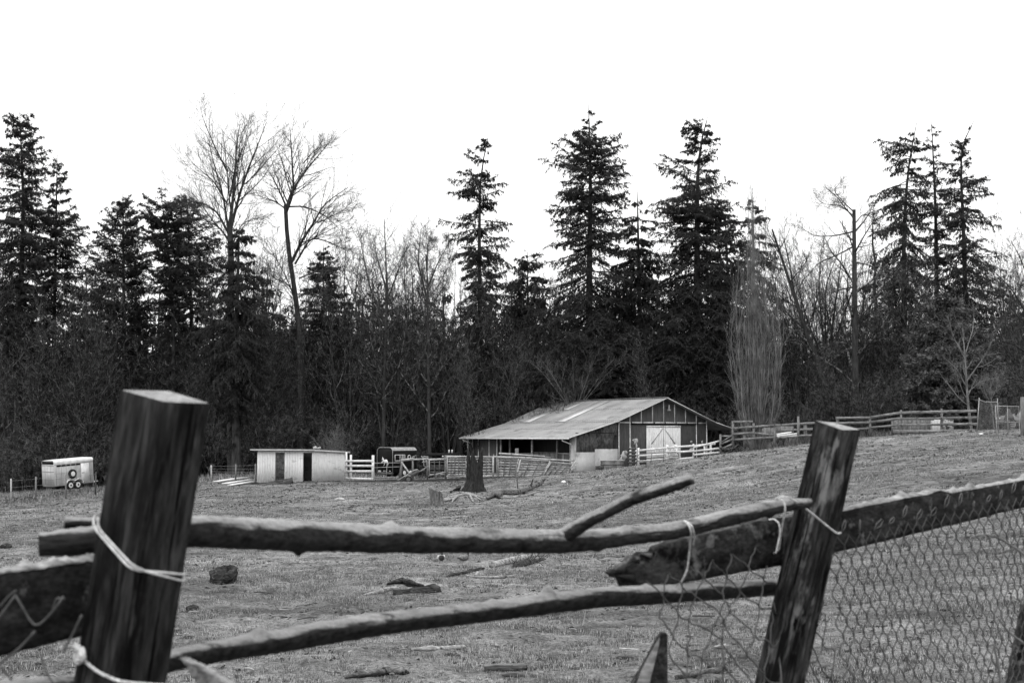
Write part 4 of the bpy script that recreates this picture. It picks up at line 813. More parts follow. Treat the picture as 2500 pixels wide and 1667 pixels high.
# --- the white-walled shed
C1 = np.array([-13.66, 98.0]); FU, SU = np.array([-0.906, 0.423]), np.array([0.423, 0.906])
def Sh(t, s, z): q = C1 + FU * t + SU * s; return np.array([q[0], q[1], z])
FU3, SU3 = np.append(FU, 0), np.append(SU, 0)
shed = thing('shed', Sh(2.3, 2, 1.6), 'small pale flat-roofed shed with one dark board door and one open doorway', 'shed')
LF, LS = t_on(C1, FU, 631), t_on(C1, SU, 843); zt1, zf, zbk = 4.02, 1.45, 3.86
def planks(b, p0, dr, L, z0, z1, w=0.205, th=0.03, nrm_=None, z1b=None):
    n_p = max(1, int(round(L / w))); w = L / n_p
    for j in range(n_p):
        zz = z1 if z1b is None else z1 + (z1b - z1) * (j + .5) / n_p
        b.box(np.array([p0[0] + dr[0] * w * (j + .5), p0[1] + dr[1] * w * (j + .5), (z0 + zz) / 2]), (w - 0.005, th, zz - z0), np.append(dr, 0), nrm_)
    mid = np.array([p0[0] + dr[0] * L / 2, p0[1] + dr[1] * L / 2, 0]) - np.array(nrm_) * 0.02
    b.box([mid[0], mid[1], (z0 + min(z1, z1b or z1)) / 2 - .02], (L - 0.005, 0.02, min(z1, z1b or z1) - z0 - .04), np.append(dr, 0), nrm_)
d1a, d1b = t_on(C1, FU, 697), t_on(C1, FU, 674.5); d2a, d2b = t_on(C1, FU, 765), t_on(C1, FU, 742)
zdoor = zat(1104.5, 99)
b = MB(); F0 = C1
for (x0, x1, z0, z1) in ((d1b, LF, zf, zt1), (d2b, d1a, zf, zt1), (d1a, d1b, zdoor, zt1), (d2a, d2b, zdoor, zt1)):
    planks(b, C1 + FU * x0, FU, x1 - x0, z0, z1, nrm_=-SU3)
planks(b, C1 + SU * 0.02, SU, LS, zf + .1, zt1 - .02, nrm_=-FU3, z1b=zbk)
b.box(Sh(LF, LS / 2, 2.7), (0.05, LS, 2.3), FU3, SU3); b.box(Sh(LF / 2, LS, 2.65), (LF, 0.05, 2.3), FU3, SU3)
b.build('wall', SIDING, shed)
b = MB(); planks(b, C1 + FU * d1a + SU * 0.02, FU, d1b - d1a, zf + .2, zdoor, 0.2, nrm_=-SU3); b.build('board_door', DKW, shed)
b = MB(); b.beam(Sh(d2b, -0.03, zf), Sh(d2b, -0.03, zdoor), 0.03, 0.04, up=SU3); b.build('door_frame', SIDING, shed)
b = MB(); b.beam(Sh(0.03, -0.03, zf), Sh(0.03, -0.03, zt1), 0.03, 0.07, up=SU3); b.build('corner_board', SIDING, shed)
b = MB(); zo = 0.06; c = [Sh(LF + .45, -0.25, zt1 + .0), Sh(-0.12, -0.25, zt1), Sh(-0.12, LS + .5, zbk - .04), Sh(LF + .45, LS + .5, zbk - .04)]
b.prism(c, (0, 0, 0.02)); b.prism([Sh(LF + .48, -0.28, zt1 + .085), Sh(-0.15, -0.28, zt1 + .085), Sh(-0.15, LS + .55, zbk + .05), Sh(LF + .48, LS + .55, zbk + .05)], (0, 0, 0.035)); rf = b.build('roof', GREYW, shed)
b = MB(); b.beam(Sh(LF + .45, -0.25, zt1 + .05), Sh(-0.12, -0.25, zt1 + .05), 0.04, 0.10); b.beam(Sh(-0.12, -0.23, zt1 + .04), Sh(-0.12, LS + .5, zbk + .0), 0.04, 0.11); b.build('fascia', WHITE, rf)
lump = MB(); q = Sh(0.1, 0.4, zt1 + .12); lump.tube([q, q + [0, 0, .12], q + [0.02, 0, .2]], [.16, .14, .03], 7); lump.tube([q + [.15, .1, 0], q + [.35, .2, .1]], [.1, .06], 6)
tag(centre(lump.build('crumpled_sack', PALEW, jit=0.02)), 'pale crumpled sack lying on the shed roof edge', 'sack')

# ------------------------------------------------------------------ fences and gates of the farmyard
def GA(px, py, d0=14.0, d1=135.0):          # the ground point seen at a photo pixel
    d = np.linspace(d0, d1, 500); k = np.array([P(px, py, x) for x in d]); g = gz(k[:, 0], k[:, 1]); s = np.where(k[:, 2] <= g)[0]
    i = s[0] if len(s) else int(np.argmin(np.abs(k[:, 2] - g))); return k[i]
def rail(b, p, q, w=0.04, h=0.14): b.beam(PA(p)[0], PA(q)[0], w, h, jit=0.006)
def post(b, px, pt, pb, d, w=0.14, dx=0.0, sink=0.25):
    a, c = P(px + dx, pt, d), P(px, pb, d); c[2] -= sink; b.beam(c, a, w, w, up=(0, 1, 0), jit=0.008)
def fence(name, label, cat, posts, rails, m1, m2, group=None, pw=0.14, rh=0.14, off=-0.10):
    t = thing(name, P(posts[0][0], posts[0][2], posts[0][3]), label, cat, group)
    for p in posts: b = MB(); post(b, *p[:4], w=p[4] if len(p) > 4 else pw, dx=p[5] if len(p) > 5 else 0); b.build('post', m1, t)
    for p in rails:
        b = MB(); q0, q1 = p[:3], p[3:6]; rail(b, (q0[0], q0[1], q0[2] + off), (q1[0], q1[1], q1[2] + off), h=p[6] if len(p) > 6 else rh); b.build('rail', m2, t)
    return t
fence('white_fence', 'short white four-rail fence joining the shed to the tube gate', 'fence', [(846, 1103, 1170, 100.2, .12), (857, 1110, 1168, 100), (911, 1111, 1172, 99, .17)],
      [(842, 1125, 100.3, 911, 1125, 99), (842, 1136.5, 100.3, 911, 1137, 99), (842, 1150, 100.3, 911, 1150, 99), (842, 1167, 100.3, 911, 1169, 99)], WHITE, WHITE, rh=0.15)
def gate(name, label, cat, tubes_px, d, rad, m_, group=None, mesh=None):
    f = d if callable(d) else (lambda px: d)
    t = thing(name, P(tubes_px[0][0][0], tubes_px[0][-1][1], f(tubes_px[0][0][0])), label, cat, group)
    b = MB(); b.tube([P(x, y, f(x)) for x, y in tubes_px[0]], rad, 8); b.build('frame', m_, t)
    for tp in tubes_px[1:]: b = MB(); b.tube([P(x, y, f(x)) for x, y in tp], rad * 0.8, 6); b.build('bar', m_, t)
    return t
gate('tube_gate', 'grey tubular gate hung between the white fence and the dark leaning post', 'gate', [[(914, 1130), (979, 1129), (976, 1169), (912, 1170), (914, 1130)], [(914, 1141), (978, 1139)], [(945, 1130), (943, 1170)], [(912, 1165), (976, 1165)]], 98.5, 0.028, STEEL)
fence('corral_fence', 'weathered rail fence with a leaning end post beside the dark trailer', 'fence', [(976, 1111, 1166, 97.5, .17, 8), (1008, 1114, 1165, 97, .12), (1044, 1113, 1163, 96.5, .11), (1088, 1111, 1167, 95.5, .15)],
      [(979, 1123, 97.5, 1010, 1120, 97, .17), (1008, 1121, 97, 1046, 1120, 96.5, .10), (1046, 1121, 96.5, 1088, 1120, 95.5, .10), (980, 1127, 97.4, 1001, 1157, 96.5, .12), (1046, 1161, 96.5, 1088, 1152, 95.5, .06)], GREYV, PALEW)
def slat_panel(label, tl, tr_, br, bl, d, ns, nv, group='framed slat panels of the corral', pale=True, gap=0.0):
    t = thing('slat_hurdle', P(bl[0], bl[1], d), label, 'fence panel', group)
    def q(u, v, o=0.0):
        a = np.array(tl) * (1 - u) + np.array(tr_) * u; c = np.array(bl) * (1 - u) + np.array(br) * u; e = a * (1 - v) + c * v; return P(e[0], e[1], d + o)
    b = MB(); b.beam(q(0, 0), q(1, 0), .05, .09); b.beam(q(0, 1), q(1, 1), .05, .09); b.beam(q(0, 0), q(0, 1), .06, .07, up=(0, 1, 0)); b.beam(q(1, 0), q(1, 1), .06, .07, up=(0, 1, 0)); b.build('frame', PALEW, t)
    b = MB()
    for k in range(1, nv + 1): b.beam(q(k / (nv + 1), 0, -.03), q(k / (nv + 1), 1, -.03), .04, .05, up=(0, 1, 0))
    b.build('upright', GREYV, t)
    b = MB(); r_ = random.Random(int(tl[0]))
    for k in range(ns):
        v = (k + 0.75) / (ns + 0.5); b.beam(q(0.01, v + r_.uniform(-.012, .012), .05), q(.99, v + r_.uniform(-.012, .012), .05), .03, 0.13 if pale else .05)
    b.build('slat', PALEW if pale else GREYW, t); return t
slat_panel('dark grid panel at the left end of the corral', (1048, 1122), (1086, 1122), (1086, 1158), (1048, 1158), 95.9, 4, 2, pale=False)
slat_panel('pale slatted panel left of the tall broken stump', (1092, 1115), (1138, 1115), (1138, 1158), (1092, 1158), 95.0, 6, 4)
slat_panel('slatted panel behind and right of the tall broken stump', (1142, 1115), (1203, 1115), (1203, 1160), (1142, 1160), 95.0, 6, 3)
slat_panel('pale slatted panel in the middle, starting to lean', (1216, 1117), (1266, 1119), (1256, 1161), (1216, 1161), 94.6, 6, 2)
slat_panel('slatted panel slumping towards the barn', (1270, 1121), (1343, 1125), (1322, 1160), (1258, 1161), 94.4, 6, 2)
slat_panel('last slatted panel, leaning hard right at the barn end', (1346, 1128), (1404, 1133), (1378, 1158), (1326, 1160), 94.2, 5, 3)
fence('corral_fence', 'long sagging pole fence carrying the slatted panels, posts leaning right at its end', 'fence', [(1204, 1115, 1162, 94.4, .11), (1259, 1122, 1162, 93.9, .1, 12), (1323, 1126, 1160, 93.8, .1, 20), (1377, 1124, 1158, 93.6, .09, 29), (1383, 1130, 1156, 93.9, .08, 27)],
      [(1090, 1113, 95.2, 1205, 1115, 94.6, .08), (1203, 1114, 94.6, 1300, 1118, 94.2, .11), (1298, 1118, 94.2, 1404, 1125, 93.9, .09), (1090, 1162, 95.2, 1260, 1162, 94.6, .12)], PALEW, PALEW, off=-0.06)
for k, (a, c) in enumerate((((1218, 1106), (1330, 1114)), ((1222, 1108.5), (1345, 1116.5)))):
    b = MB(); b.beam(P(*a, 95.6 + k * .15), P(*c, 95.4 + k * .15), .1, .09, jit=.01)
    tag(centre(b.build('loose_plank', GREYW if k else PALEW)), ['pale plank lying slantwise on top of the corral, the upper one', 'darker plank lying slantwise on the corral under the pale one'][k], 'plank', 'planks lying on the corral fence')
for px, pt, w in ((1262, 1094, .24), (1205, 1108, .08)):
    b = MB(); a = P(px, pt, 97); c = P(px, 1160, 97); b.tube([c, (np.array(a) + c) / 2, a], w / 2, 9); tag(centre(b.build('wooden_post', GREYV)), 'thick round post stub behind the slumping corral panel' if w > .1 else 'thin dark post behind the corral by the tall stump', 'post')

# cart
ct = thing('farm_cart', GA(997, 1178), 'rusty tray cart tipped nose-down on its wheel by the corral', 'cart')
dC = 93.0
b = MB(); tray = [(974, 1172), (1014, 1148), (1020, 1147), (1024, 1152), (1000, 1166), (980, 1177)]
b.prism([P(x, y, dC - 0.4) for x, y in tray], (0, 0.9, 0)); b.build('tray', DSTEEL, ct)
b = MB(); b.tube([P(973, 1171, dC - .42), P(1012, 1147, dC - .42), P(1020, 1145.5, dC - .42)], .03, 6); b.build('rim', PALEW, ct)
b = MB(); b.beam(P(1012, 1160, dC), P(1046, 1137, dC), .08, .09); b.beam(P(1018, 1152, dC), P(1038, 1146, dC), .3, .04); b.build('drawbar', GREYW, ct)
def wheel(b, c, r0, w, ax=(1, 0, 0)):
    c = np.array(c); ax = nrm(np.array(ax, float)); b.tube([c - ax * w / 2, c - ax * w * .42, c + ax * w * .42, c + ax * w / 2], [r0 * .86, r0, r0, r0 * .86], 22)
b = MB(); wheel(b, P(997, 1170, dC - .5), .25, .14, (0.2, 1, 0)); wl_ = b.build('wheel', RUBBER, ct)
b = MB(); wheel(b, P(997, 1170, dC - .59), .13, .03, (0.2, 1, 0)); b.build('rim', DSTEEL, wl_)
b = MB(); b.tube([P(989, 1166, dC - .5), P(992, 1162, dC - .5), P(997, 1160.5, dC - .5), P(1002, 1162, dC - .5)], [.03] * 4, 6); b.build('mudguard', PALEW, ct)
# flat black trailer bed behind the corral
ft = thing('flatbed_trailer', G(1075, 108), 'long black flat deck seen above the corral fence', 'trailer')
b = MB(); b.prism([P(1026, 1113, 108), P(1036, 1107, 108), P(1121, 1105, 108), P(1118, 1113.5, 108)], (0, 2.0, 0)); b.build('deck', BLKP, ft)
for px in (1050, 1094):
    b = MB(); c = G(px, 109); wheel(b, c + Vector((0, 0, .33)), .33, .22, (0, 1, 0)); b.build('wheel', RUBBER, ft)
b = MB(); b.beam(P(1045, 1113, 109), P(1045, 1150, 109), .1, .1, up=(0, 1, 0)); b.beam(P(1098, 1113, 109), P(1098, 1150, 109), .1, .1, up=(0, 1, 0)); b.beam(P(1040, 1140, 109), P(1105, 1140, 109), .1, .1); b.build('chassis', DSTEEL, ft)
for px in (1096, 1103.5): b = MB(); b.tube([P(px, 1106, 108.6), P(px + .5, 1097.5, 108.6)], .05, 8); b.build('stake', WHITE, ft)
b = MB(); b.tube([P(1081, 1115, 107.9), P(1081, 1112, 107.9)], .06, 8); b.build('lamp', WHITE, ft)
b = MB()
for a in ([(1028, 1113), (1034, 1117), (1045, 1118)], [(1034, 1113), (1046, 1116)], [(1030, 1128), (1042, 1126)], [(1034, 1119), (1035, 1138), (1040, 1138)], [(1040, 1118), (1041, 1137)]): b.tube([P(x, y, 98) for x, y in a], .03, 6)
tag(centre(b.build('metal_rack', STEEL)), 'pale bent metal rack propped behind the corral rail', 'rack')

# ------------------------------------------------------------------ horse trailers
def frame_mesh(t, mats_parts, loc, ang, tilt=0.0):
    """parts were built round the world origin: move the whole thing"""
    t.location = loc; t.rotation_euler = (0, tilt, ang)
def arcpts(hw, h, r, n=6):                  # rounded-top cross-section, y across, z up
    out = [(-hw, 0), (-hw, h - r)]
    for k in range(1, n): a = math.pi - k * (math.pi / 2) / n; out.append((-hw + r + r * math.cos(a), h - r + r * math.sin(a)))
    out.append((-hw + r, h)); out.append((hw - r, h))
    for k in range(1, n): a = math.pi / 2 - k * (math.pi / 2) / n; out.append((hw - r + r * math.cos(a), h - r + r * math.sin(a)))
    out += [(hw, h - r), (hw, 0)]; return out
def horse_trailer(label, L, Wd, H, r, body_m, roof_m, dark):
    t = thing('horse_trailer', (0, 0, 0), label, 'trailer'); hw = Wd / 2; z0 = 0.38
    sec = arcpts(hw, H, r)
    b = MB(); b.prism([(0, y, z0 + z * 1.0 if z > 0 else z0) for y, z in sec], (L, 0, 0)); body = b.build('body', body_m, t)
    k = 1 if not dark else 2
    b = MB(); n_s = len(sec)
    top = [(y * 1.012, z0 + z + 0.012) for y, z in sec[k:-k]]
    V = [(x, y, z) for x in (-0.03, L + .03) for y, z in top]; m_ = len(top)
    b.add(V, [[i, i + 1, m_ + i + 1, m_ + i] for i in range(m_ - 1)]); V2 = [(x, y * 0.985, z - .02) for x, y, z in V]; b.add(V2, [[m_ + i, m_ + i + 1, i + 1, i] for i in range(m_ - 1)])
    b.build('roof', roof_m, t)
    return t, body, z0, hw
# white stock trailer at the left
t, body, z0, hw = horse_trailer('white stock trailer with a spare wheel on its side, left by the forest', 3.7, 1.9, 1.95, .22, WHITE, WHITE, False)
L = 3.7; ym = -hw - .012
b = MB(); b.box((-0.02, 0, z0 + .83), (0.03, 1.86, 1.55)); rd = b.build('rear_door', BLOCK, t)
b = MB()
for zz in (z0 + .5, z0 + 1.1, z0 + 1.58): b.box((-0.045, 0, zz), (0.02, 1.84, .035))
for yy in (-.45, 0, .45): b.box((-0.042, yy, z0 + .85), (0.012, .02, 1.5))
b.build('hinge_strip', STEEL, rd)
b = MB(); b.box((-0.02, 0, z0 + 1.77), (0.03, 1.72, .22)); b.build('rear_opening', BLACK, t)
b = MB()
for k in range(5): b.box((0.42 + .46 * k, ym, z0 + 1.52), (.40, .02, .13))
b.build('vent_slot', BLACK, t)
b = MB()
for x in (.16, .66, 1.12, 1.58, 2.04, 2.5, 2.95, 3.4): b.box((x, ym - .004, z0 + .82), (.016, .016, 1.5))
for zz in (.55, .95): b.box((L / 2, ym - .004, z0 + zz), (L - .2, .014, .014))
b.box((L / 2, ym - .006, z0 + 1.64), (L - .05, .02, .03)); b.build('side_seam', STEEL, t)
b = MB(); b.prism([(2.5, ym - .01, z0 + .05), (3.28, ym - .01, z0 + .05), (3.28, ym - .01, z0 + 1.55), (2.5, ym - .01, z0 + 1.55)], (0, -.012, 0)); ed = b.build('escape_door', WHITE, t)
b = MB(); b.box((2.68, ym - .05, z0 + .85), (.26, .03, .03)); b.build('handle', DSTEEL, ed)
for x in (1.42, 2.12):
    b = MB(); wheel(b, (x, -hw - .02, .34), .345, .22, (0, 1, 0)); w_ = b.build('wheel', RUBBER, t)
    b = MB(); wheel(b, (x, -hw - .14, .34), .2, .03, (0, 1, 0)); b.build('rim', WHITE, w_)
    b = MB(); wheel(b, (x, -hw - .165, .34), .07, .02, (0, 1, 0)); b.build('hub', BLACK, w_)
    b = MB(); wheel(b, (x, hw + .02, .34), .345, .22, (0, 1, 0)); b.build('wheel', RUBBER, t)
b = MB(); wheel(b, (1.62, -hw - .12, z0 + .83), .36, .19, (0, 1, 0)); w_ = b.build('spare_wheel', RUBBER, t)
b = MB(); wheel(b, (1.62, -hw - .225, z0 + .83), .19, .03, (0, 1, 0)); b.build('rim', WHITE, w_)
fz = .80; b = MB(); pts = [(.92, .38), (.98, .55), (1.1, .70), (1.3, .78), (1.6, .74), (1.77, .66), (1.94, .74), (2.2, .80), (2.42, .72), (2.54, .58), (2.6, .38)]
for a, c in zip(pts[:-1], pts[1:]): b.beam((a[0], -hw - .12, a[1]), (c[0], -hw - .12, c[1]), .26, .03)
b.build('mudguard', WHITE, t)
b = MB(); b.beam((-.05, 0, z0 - .03), (L, 0, z0 - .03), 1.7, .08); b.build('underframe', DSTEEL, t)
b = MB(); b.beam((L, -.5, z0), (L + 1.0, 0, z0), .06, .1); b.beam((L, .5, z0), (L + 1.0, 0, z0), .06, .1); b.tube([(L + .55, 0, .05), (L + .55, 0, .85)], .035, 8); b.box((L + .35, 0, z0 + .25), (.3, .4, .4)); b.build('drawbar', WHITE, t)
pA = P(112, 1199, 111); frame_mesh(t, None, (pA[0] + .02, pA[1] + .7, P(135, 1201, 110)[2] + .02), math.radians(48), math.radians(-4.0)); t.scale = (.92, .95, 1.02)
# black horse trailer with a white horse emblem
t, body, z0, hw = horse_trailer('black horse trailer with a white horse figure on its rear door, behind the tube gate', 2.9, 1.75, 2.02, .36, BLKP, STEEL, True)
L = 2.9; ym = -hw - .012
b = MB(); b.tube([(-.03, y, z0 + z) for y, z in arcpts(hw, 2.02, .36)], .03, 6); b.build('rear_trim', STEEL, t)
horse = [(-.39, .70), (-.36, .82), (-.30, .90), (-.32, 1.0), (-.27, .95), (-.2, .88), (-.12, .78), (-.02, .75), (.08, .80), (.2, .78), (.3, .70), (.36, .55), (.42, .42), (.36, .44), (.34, .30), (.30, .30), (.28, .45), (.2, .50), (.1, .55), (0, .5), (-.06, .38), (-.14, .28), (-.18, .30), (-.1, .42), (-.12, .55), (-.2, .62), (-.3, .55), (-.38, .56), (-.42, .46), (-.45, .47), (-.42, .60), (-.32, .63), (-.26, .72), (-.32, .78)]
b = MB(); b.prism([(-.02, -y * .95 - .02, z0 + z * 1.05 + .22) for y, z in horse], (-.012, 0, 0)); b.build('horse_emblem', WHITE, t)
b = MB()
wx0, wx1, wz0, wz1 = .22, 1.42, z0 + .95, z0 + 1.42
for p, q in (((wx0, wz0), (wx1, wz0)), ((wx1, wz0), (wx1, wz1)), ((wx1, wz1), (wx0, wz1)), ((wx0, wz1), (wx0, wz0)), (((wx0 + wx1) / 2, wz0), ((wx0 + wx1) / 2, wz1))): b.tube([(p[0], ym - .02, p[1]), (q[0], ym - .02, q[1])], .024, 6)
wf = b.build('window_frame', WHITE, t)
b = MB(); b.box(((wx0 + wx1) / 2, ym, (wz0 + wz1) / 2), (wx1 - wx0, .012, wz1 - wz0)); b.build('pane', BLACK, wf)
for x, s in ((1.95, 1.0), (2.5, .55), (2.75, .8)):
    b = MB(); a = np.linspace(-.7, 3.84, 12); b.tube([(x + .17 * s * math.cos(q), ym - .02, z0 + 1.22 + .17 * s * math.sin(q)) for q in a], .03 * (.5 + .5 * s), 6); b.build('horseshoe_emblem', WHITE if s > .9 else STEEL, t)
b = MB(); b.box((.02, 0, z0 - .08), (.16, 1.7, .2)); b.build('bumper', DSTEEL, t)
b = MB(); b.box((-.08, .55, z0 + .06), (.012, .34, .2)); b.build('licence_plate', PALEW, t)
for yy in (-.2, .05, -.62): b = MB(); b.box((-.08, yy, z0 + .12), (.012, .16, .045)); b.build('reflector', WHITE, t)
for y_ in (-1, 1):
    for x in (1.35, 2.1):
        b = MB(); wheel(b, (x, y_ * (hw - .05), .33), .34, .2, (0, 1, 0)); w_ = b.build('wheel', RUBBER, t)
        if y_ < 0: b = MB(); wheel(b, (x, -hw - .06, .33), .17, .03, (0, 1, 0)); b.build('rim', WHITE, w_)
b = MB(); b.beam((L, -.4, z0 - .05), (L + 1.0, 0, z0 - .05), .07, .1); b.beam((L, .4, z0 - .05), (L + 1.0, 0, z0 - .05), .07, .1); b.build('drawbar', DSTEEL, t)
q = P(940, 1164, 105); frame_mesh(t, None, (q[0], q[1], q[2]), math.radians(50)); t.scale = (.86, .92, .9)

# ------------------------------------------------------------------ barn yard: trough, fences, gates
tr_ = thing('water_trough', G(1495, 103), 'round-ended dark stock tank against the pale block wall', 'trough')
b = MB(); c = P(1495, 1133, 104.5)
a = np.linspace(0, 6.283, 25)[:-1]; ring = [(0.88 * math.copysign(abs(math.cos(x)) ** .6, math.cos(x)), .4 * math.copysign(abs(math.sin(x)) ** .7, math.sin(x))) for x in a]
V = [(c[0] + x * k, c[1] + y * k, z) for z, k in ((c[2] - .5, .97), (c[2] + .27, 1.0), (c[2] + .27, .93), (c[2] + .05, .92)) for x, y in ring]
b.add(V, [[j * 24 + i, j * 24 + (i + 1) % 24, (j + 1) * 24 + (i + 1) % 24, (j + 1) * 24 + i] for j in range(3) for i in range(24)] + [], [[72 + 0, 72 + i, 72 + i + 1] for i in range(1, 23)]); b.build('tank', WEATH, tr_)
for zz in (.27, -.02):
    b = MB(); b.tube([(c[0] + x * 1.01, c[1] + y * 1.01, c[2] + zz) for x, y in ring + ring[:1]], .022, 6); b.build('hoop', PALEW if zz > 0 else DKW, tr_)
b = MB(); b.box(P(1464, 1141, 103), (.6, .5, .25)); tag(centre(b.build('feed_box', DKW, jit=.01)), 'low dark box at the left end of the stock tank', 'box')
fence('white_fence', 'peeling white fence climbing the slope in front of the barn doors', 'fence', [(1559, 1093, 1143, 98, .13), (1629, 1085, 1131, 97, .2), (1650, 1085, 1126, 97.3, .2), (1693, 1083, 1118, 96.5, .12), (1720, 1083, 1114, 96.3, .12), (1735, 1082, 1113, 96.2, .14)],
      [(1560, 1099, 98, 1627, 1093, 97), (1560, 1112, 98, 1627, 1108, 97), (1560, 1126, 98, 1627, 1121, 97), (1560, 1140, 98, 1600, 1138, 97.5), (1629, 1092, 97, 1693, 1088, 96.5), (1629, 1104, 97, 1693, 1101, 96.5), (1650, 1121, 97, 1693, 1117, 96.5),
       (1693, 1088, 96.5, 1747, 1083, 96.2), (1693, 1092, 96.3, 1757, 1076, 95.8, .1), (1693, 1101, 96.5, 1757, 1094, 96), (1693, 1110, 96.5, 1757, 1104, 96)], WHITE_OLD, WHITE_OLD, rh=.13)
fence('peeling_fence', 'short dark fence section with peeling rails left of the white fence', 'fence', [(1539, 1092, 1140, 99.5, .13), (1553, 1093, 1142, 99, .13)],
      [(1534, 1095, 99.4, 1554, 1095, 98.9, .13), (1534, 1103.5, 99.4, 1554, 1104, 98.9, .13), (1534, 1112, 99.4, 1554, 1112, 98.9, .13), (1534, 1120.5, 99.4, 1554, 1120, 98.9, .13), (1534, 1129, 99.4, 1554, 1129, 98.9, .13), (1534, 1137, 99.4, 1554, 1138, 98.9, .1)], WHITE_OLD, DKW)
gate('tube_gate', 'dark tube gate with a rounded corner leaning on the white fence', 'gate', [[(1553, 1143), (1556, 1116), (1558, 1110), (1563, 1108), (1648, 1103), (1654, 1105), (1657, 1110), (1658, 1124), (1554, 1137)], [(1558, 1118), (1656, 1113)], [(1556, 1126), (1656, 1119)], [(1591, 1107), (1588, 1137)], [(1621, 1106), (1620, 1129)]], 96.2, 0.028, DSTEEL)
fence('corner_fence', 'grey rails stepping uphill between white fence and the post with the wire', 'fence', [(1759, 1060, 1111, 95.6, .14), (1789, 1028, 1085, 95, .15)],
      [(1760, 1084, 95.6, 1788, 1072, 95, .12), (1760, 1096, 95.6, 1788, 1084, 95, .12), (1762, 1064, 95.6, 1790, 1064, 95, .09), (1762, 1078, 95.6, 1788, 1062, 95, .07), (1762, 1108, 95.6, 1780, 1096, 95.2, .1)], GREYV, GREYW)
fence('plank_fence', 'old grey plank fence below the columnar poplar, ending behind the near right post', 'fence', [(1817, 1062, 1080, 94.8, .15), (1840, 1033, 1084, 94.5, .14), (1891.5, 1043, 1079, 94, .19), (1949, 1016, 1071, 93, .14), (1966, 1037, 1068, 93, .2), (2045, 1020, 1062, 92, .14)],
      [(1790, 1029, 95, 1838, 1029, 94.5), (1789, 1045, 95, 1891, 1038, 94), (1891, 1038, 94, 1990, 1032, 92.6), (1789, 1059, 95, 1841, 1056, 94.5), (1841, 1056, 94.5, 1889, 1062, 94, .1), (1789, 1073, 95, 1889, 1067, 94, .12), (1895, 1051, 94, 1984, 1047, 92.6), (1896, 1069, 94, 1950, 1065, 93, .1), (1950, 1063, 93, 1990, 1062, 92.6, .12), (1990, 1034, 92.6, 2123, 1031, 91.3), (2040, 1020, 92, 2124, 1019, 91.3), (2000, 1052, 92.4, 2122, 1045, 91.3, .12)], GREYV, GREYW, off=-.1)
fence('plank_fence', 'grey plank fence with a rising top rail at the head of the pasture', 'fence', [(2124, 1017, 1056, 91.3, .13), (2200, 1001, 1057, 90, .12), (2299, 997, 1055, 89, .12)],
      [(2126, 1018.5, 91.3, 2199, 1007, 90, .16), (2126, 1030, 91.3, 2199, 1021, 90, .15), (2126, 1043, 91.3, 2199, 1037, 90, .12), (2201, 1007, 90, 2384, 1003, 87.5, .17), (2201, 1022, 90, 2297, 1021, 89, .14), (2298, 1020, 89, 2385, 1019, 87.5, .15), (2201, 1037, 90, 2297, 1036.5, 89, .13), (2298, 1035.5, 89, 2386, 1035, 87.5, .16), (2181, 1053, 90.2, 2386, 1051.5, 87.5, .2)], GREYV, GREYW)
DIMW = mat('dull_panel', 0.08, 0.17, 3, (2, 1, .6), rough=0.8, fine=(9, .25), spots=[(0.06, 2, .55, .65)])
# pale things behind those fences
def pwall(label, px0, px1, pt, pb, d, m_, name='panel_wall', cat='wall', n_p=8):
    b = MB(); a, c = P(px0, pb, d), P(px1, pb, d); w = (c[0] - a[0]) / n_p; zt = zat(pt, d); zb2 = a[2] - .35
    for k in range(n_p): b.box((a[0] + w * (k + .5), d, (zt + zb2) / 2), (w - .01, .05, zt - zb2))
    b.box(((a[0] + c[0]) / 2, d + .5, (zt + zb2) / 2 - .05), (c[0] - a[0] - .1, .9, zt - zb2)); return tag(centre(b.build(name, m_)), label, cat)
pwall('low pale panelled box behind the plank fence right of the poplar', 1864, 1889, 1044, 1058, 99, DIMW, 'low_box', 'box', 3)
pwall('low pale panelled box seen through the fence near the post with a dark top', 1895, 1938, 1040, 1052, 99, DIMW, 'low_box', 'box', 4)
pwall('long low grey-panelled wall behind the right plank fence', 2183, 2281, 1025, 1052, 96, DIMW, n_p=9)
pwall('pale board leaning on the fence by the blotchy white panel', 2281, 2297, 1024, 1050, 95, BLOCK, 'pale_board', 'board', 2)
PATCHY = mat('blotchy_white', 0.05, 0.30, 5, rough=0.8, cov=(0.47, 0.52))
pwall('blotchy white panel with torn edges behind the fence end', 2304, 2328, 1022, 1046, 93, PATCHY, 'torn_panel', 'panel', 2)
for k, (x0, y0, x1, y1) in enumerate(((1896, 1064, 1946, 1058), (1896, 1060, 1930, 1055), (1900, 1067, 1944, 1063))):
    b = MB(); b.beam(P(x0, y0, 97 + k * .3), P(x1, y1, 97.3 + k * .3), .25, .08, jit=.01)
    tag(centre(b.build('board', WHITE)), ['wide white board lying behind the plank fence', 'short white board on top of the stacked ones behind the plank fence', 'lowest white board behind the plank fence'][k], 'board', 'white boards behind the plank fence')
r_ = random.Random(4)
b = MB()
for k in range(26):
    x = r_.uniform(1764, 1822); y = 1104 - (x - 1764) * .22 + r_.uniform(-4, 3); a = P(x, y, 94.8); q = P(x + r_.uniform(-16, 16), y - r_.uniform(-3, 12), 94.8 + r_.uniform(-.4, .4)); b.tube([a, (np.array(a) + q) / 2 + [0, 0, .06], q], [.05, .04, .015], 5)
tag(centre(b.build('brush_pile', DKW)), 'heap of dead branches under the fence corner below the poplar', 'brush pile')
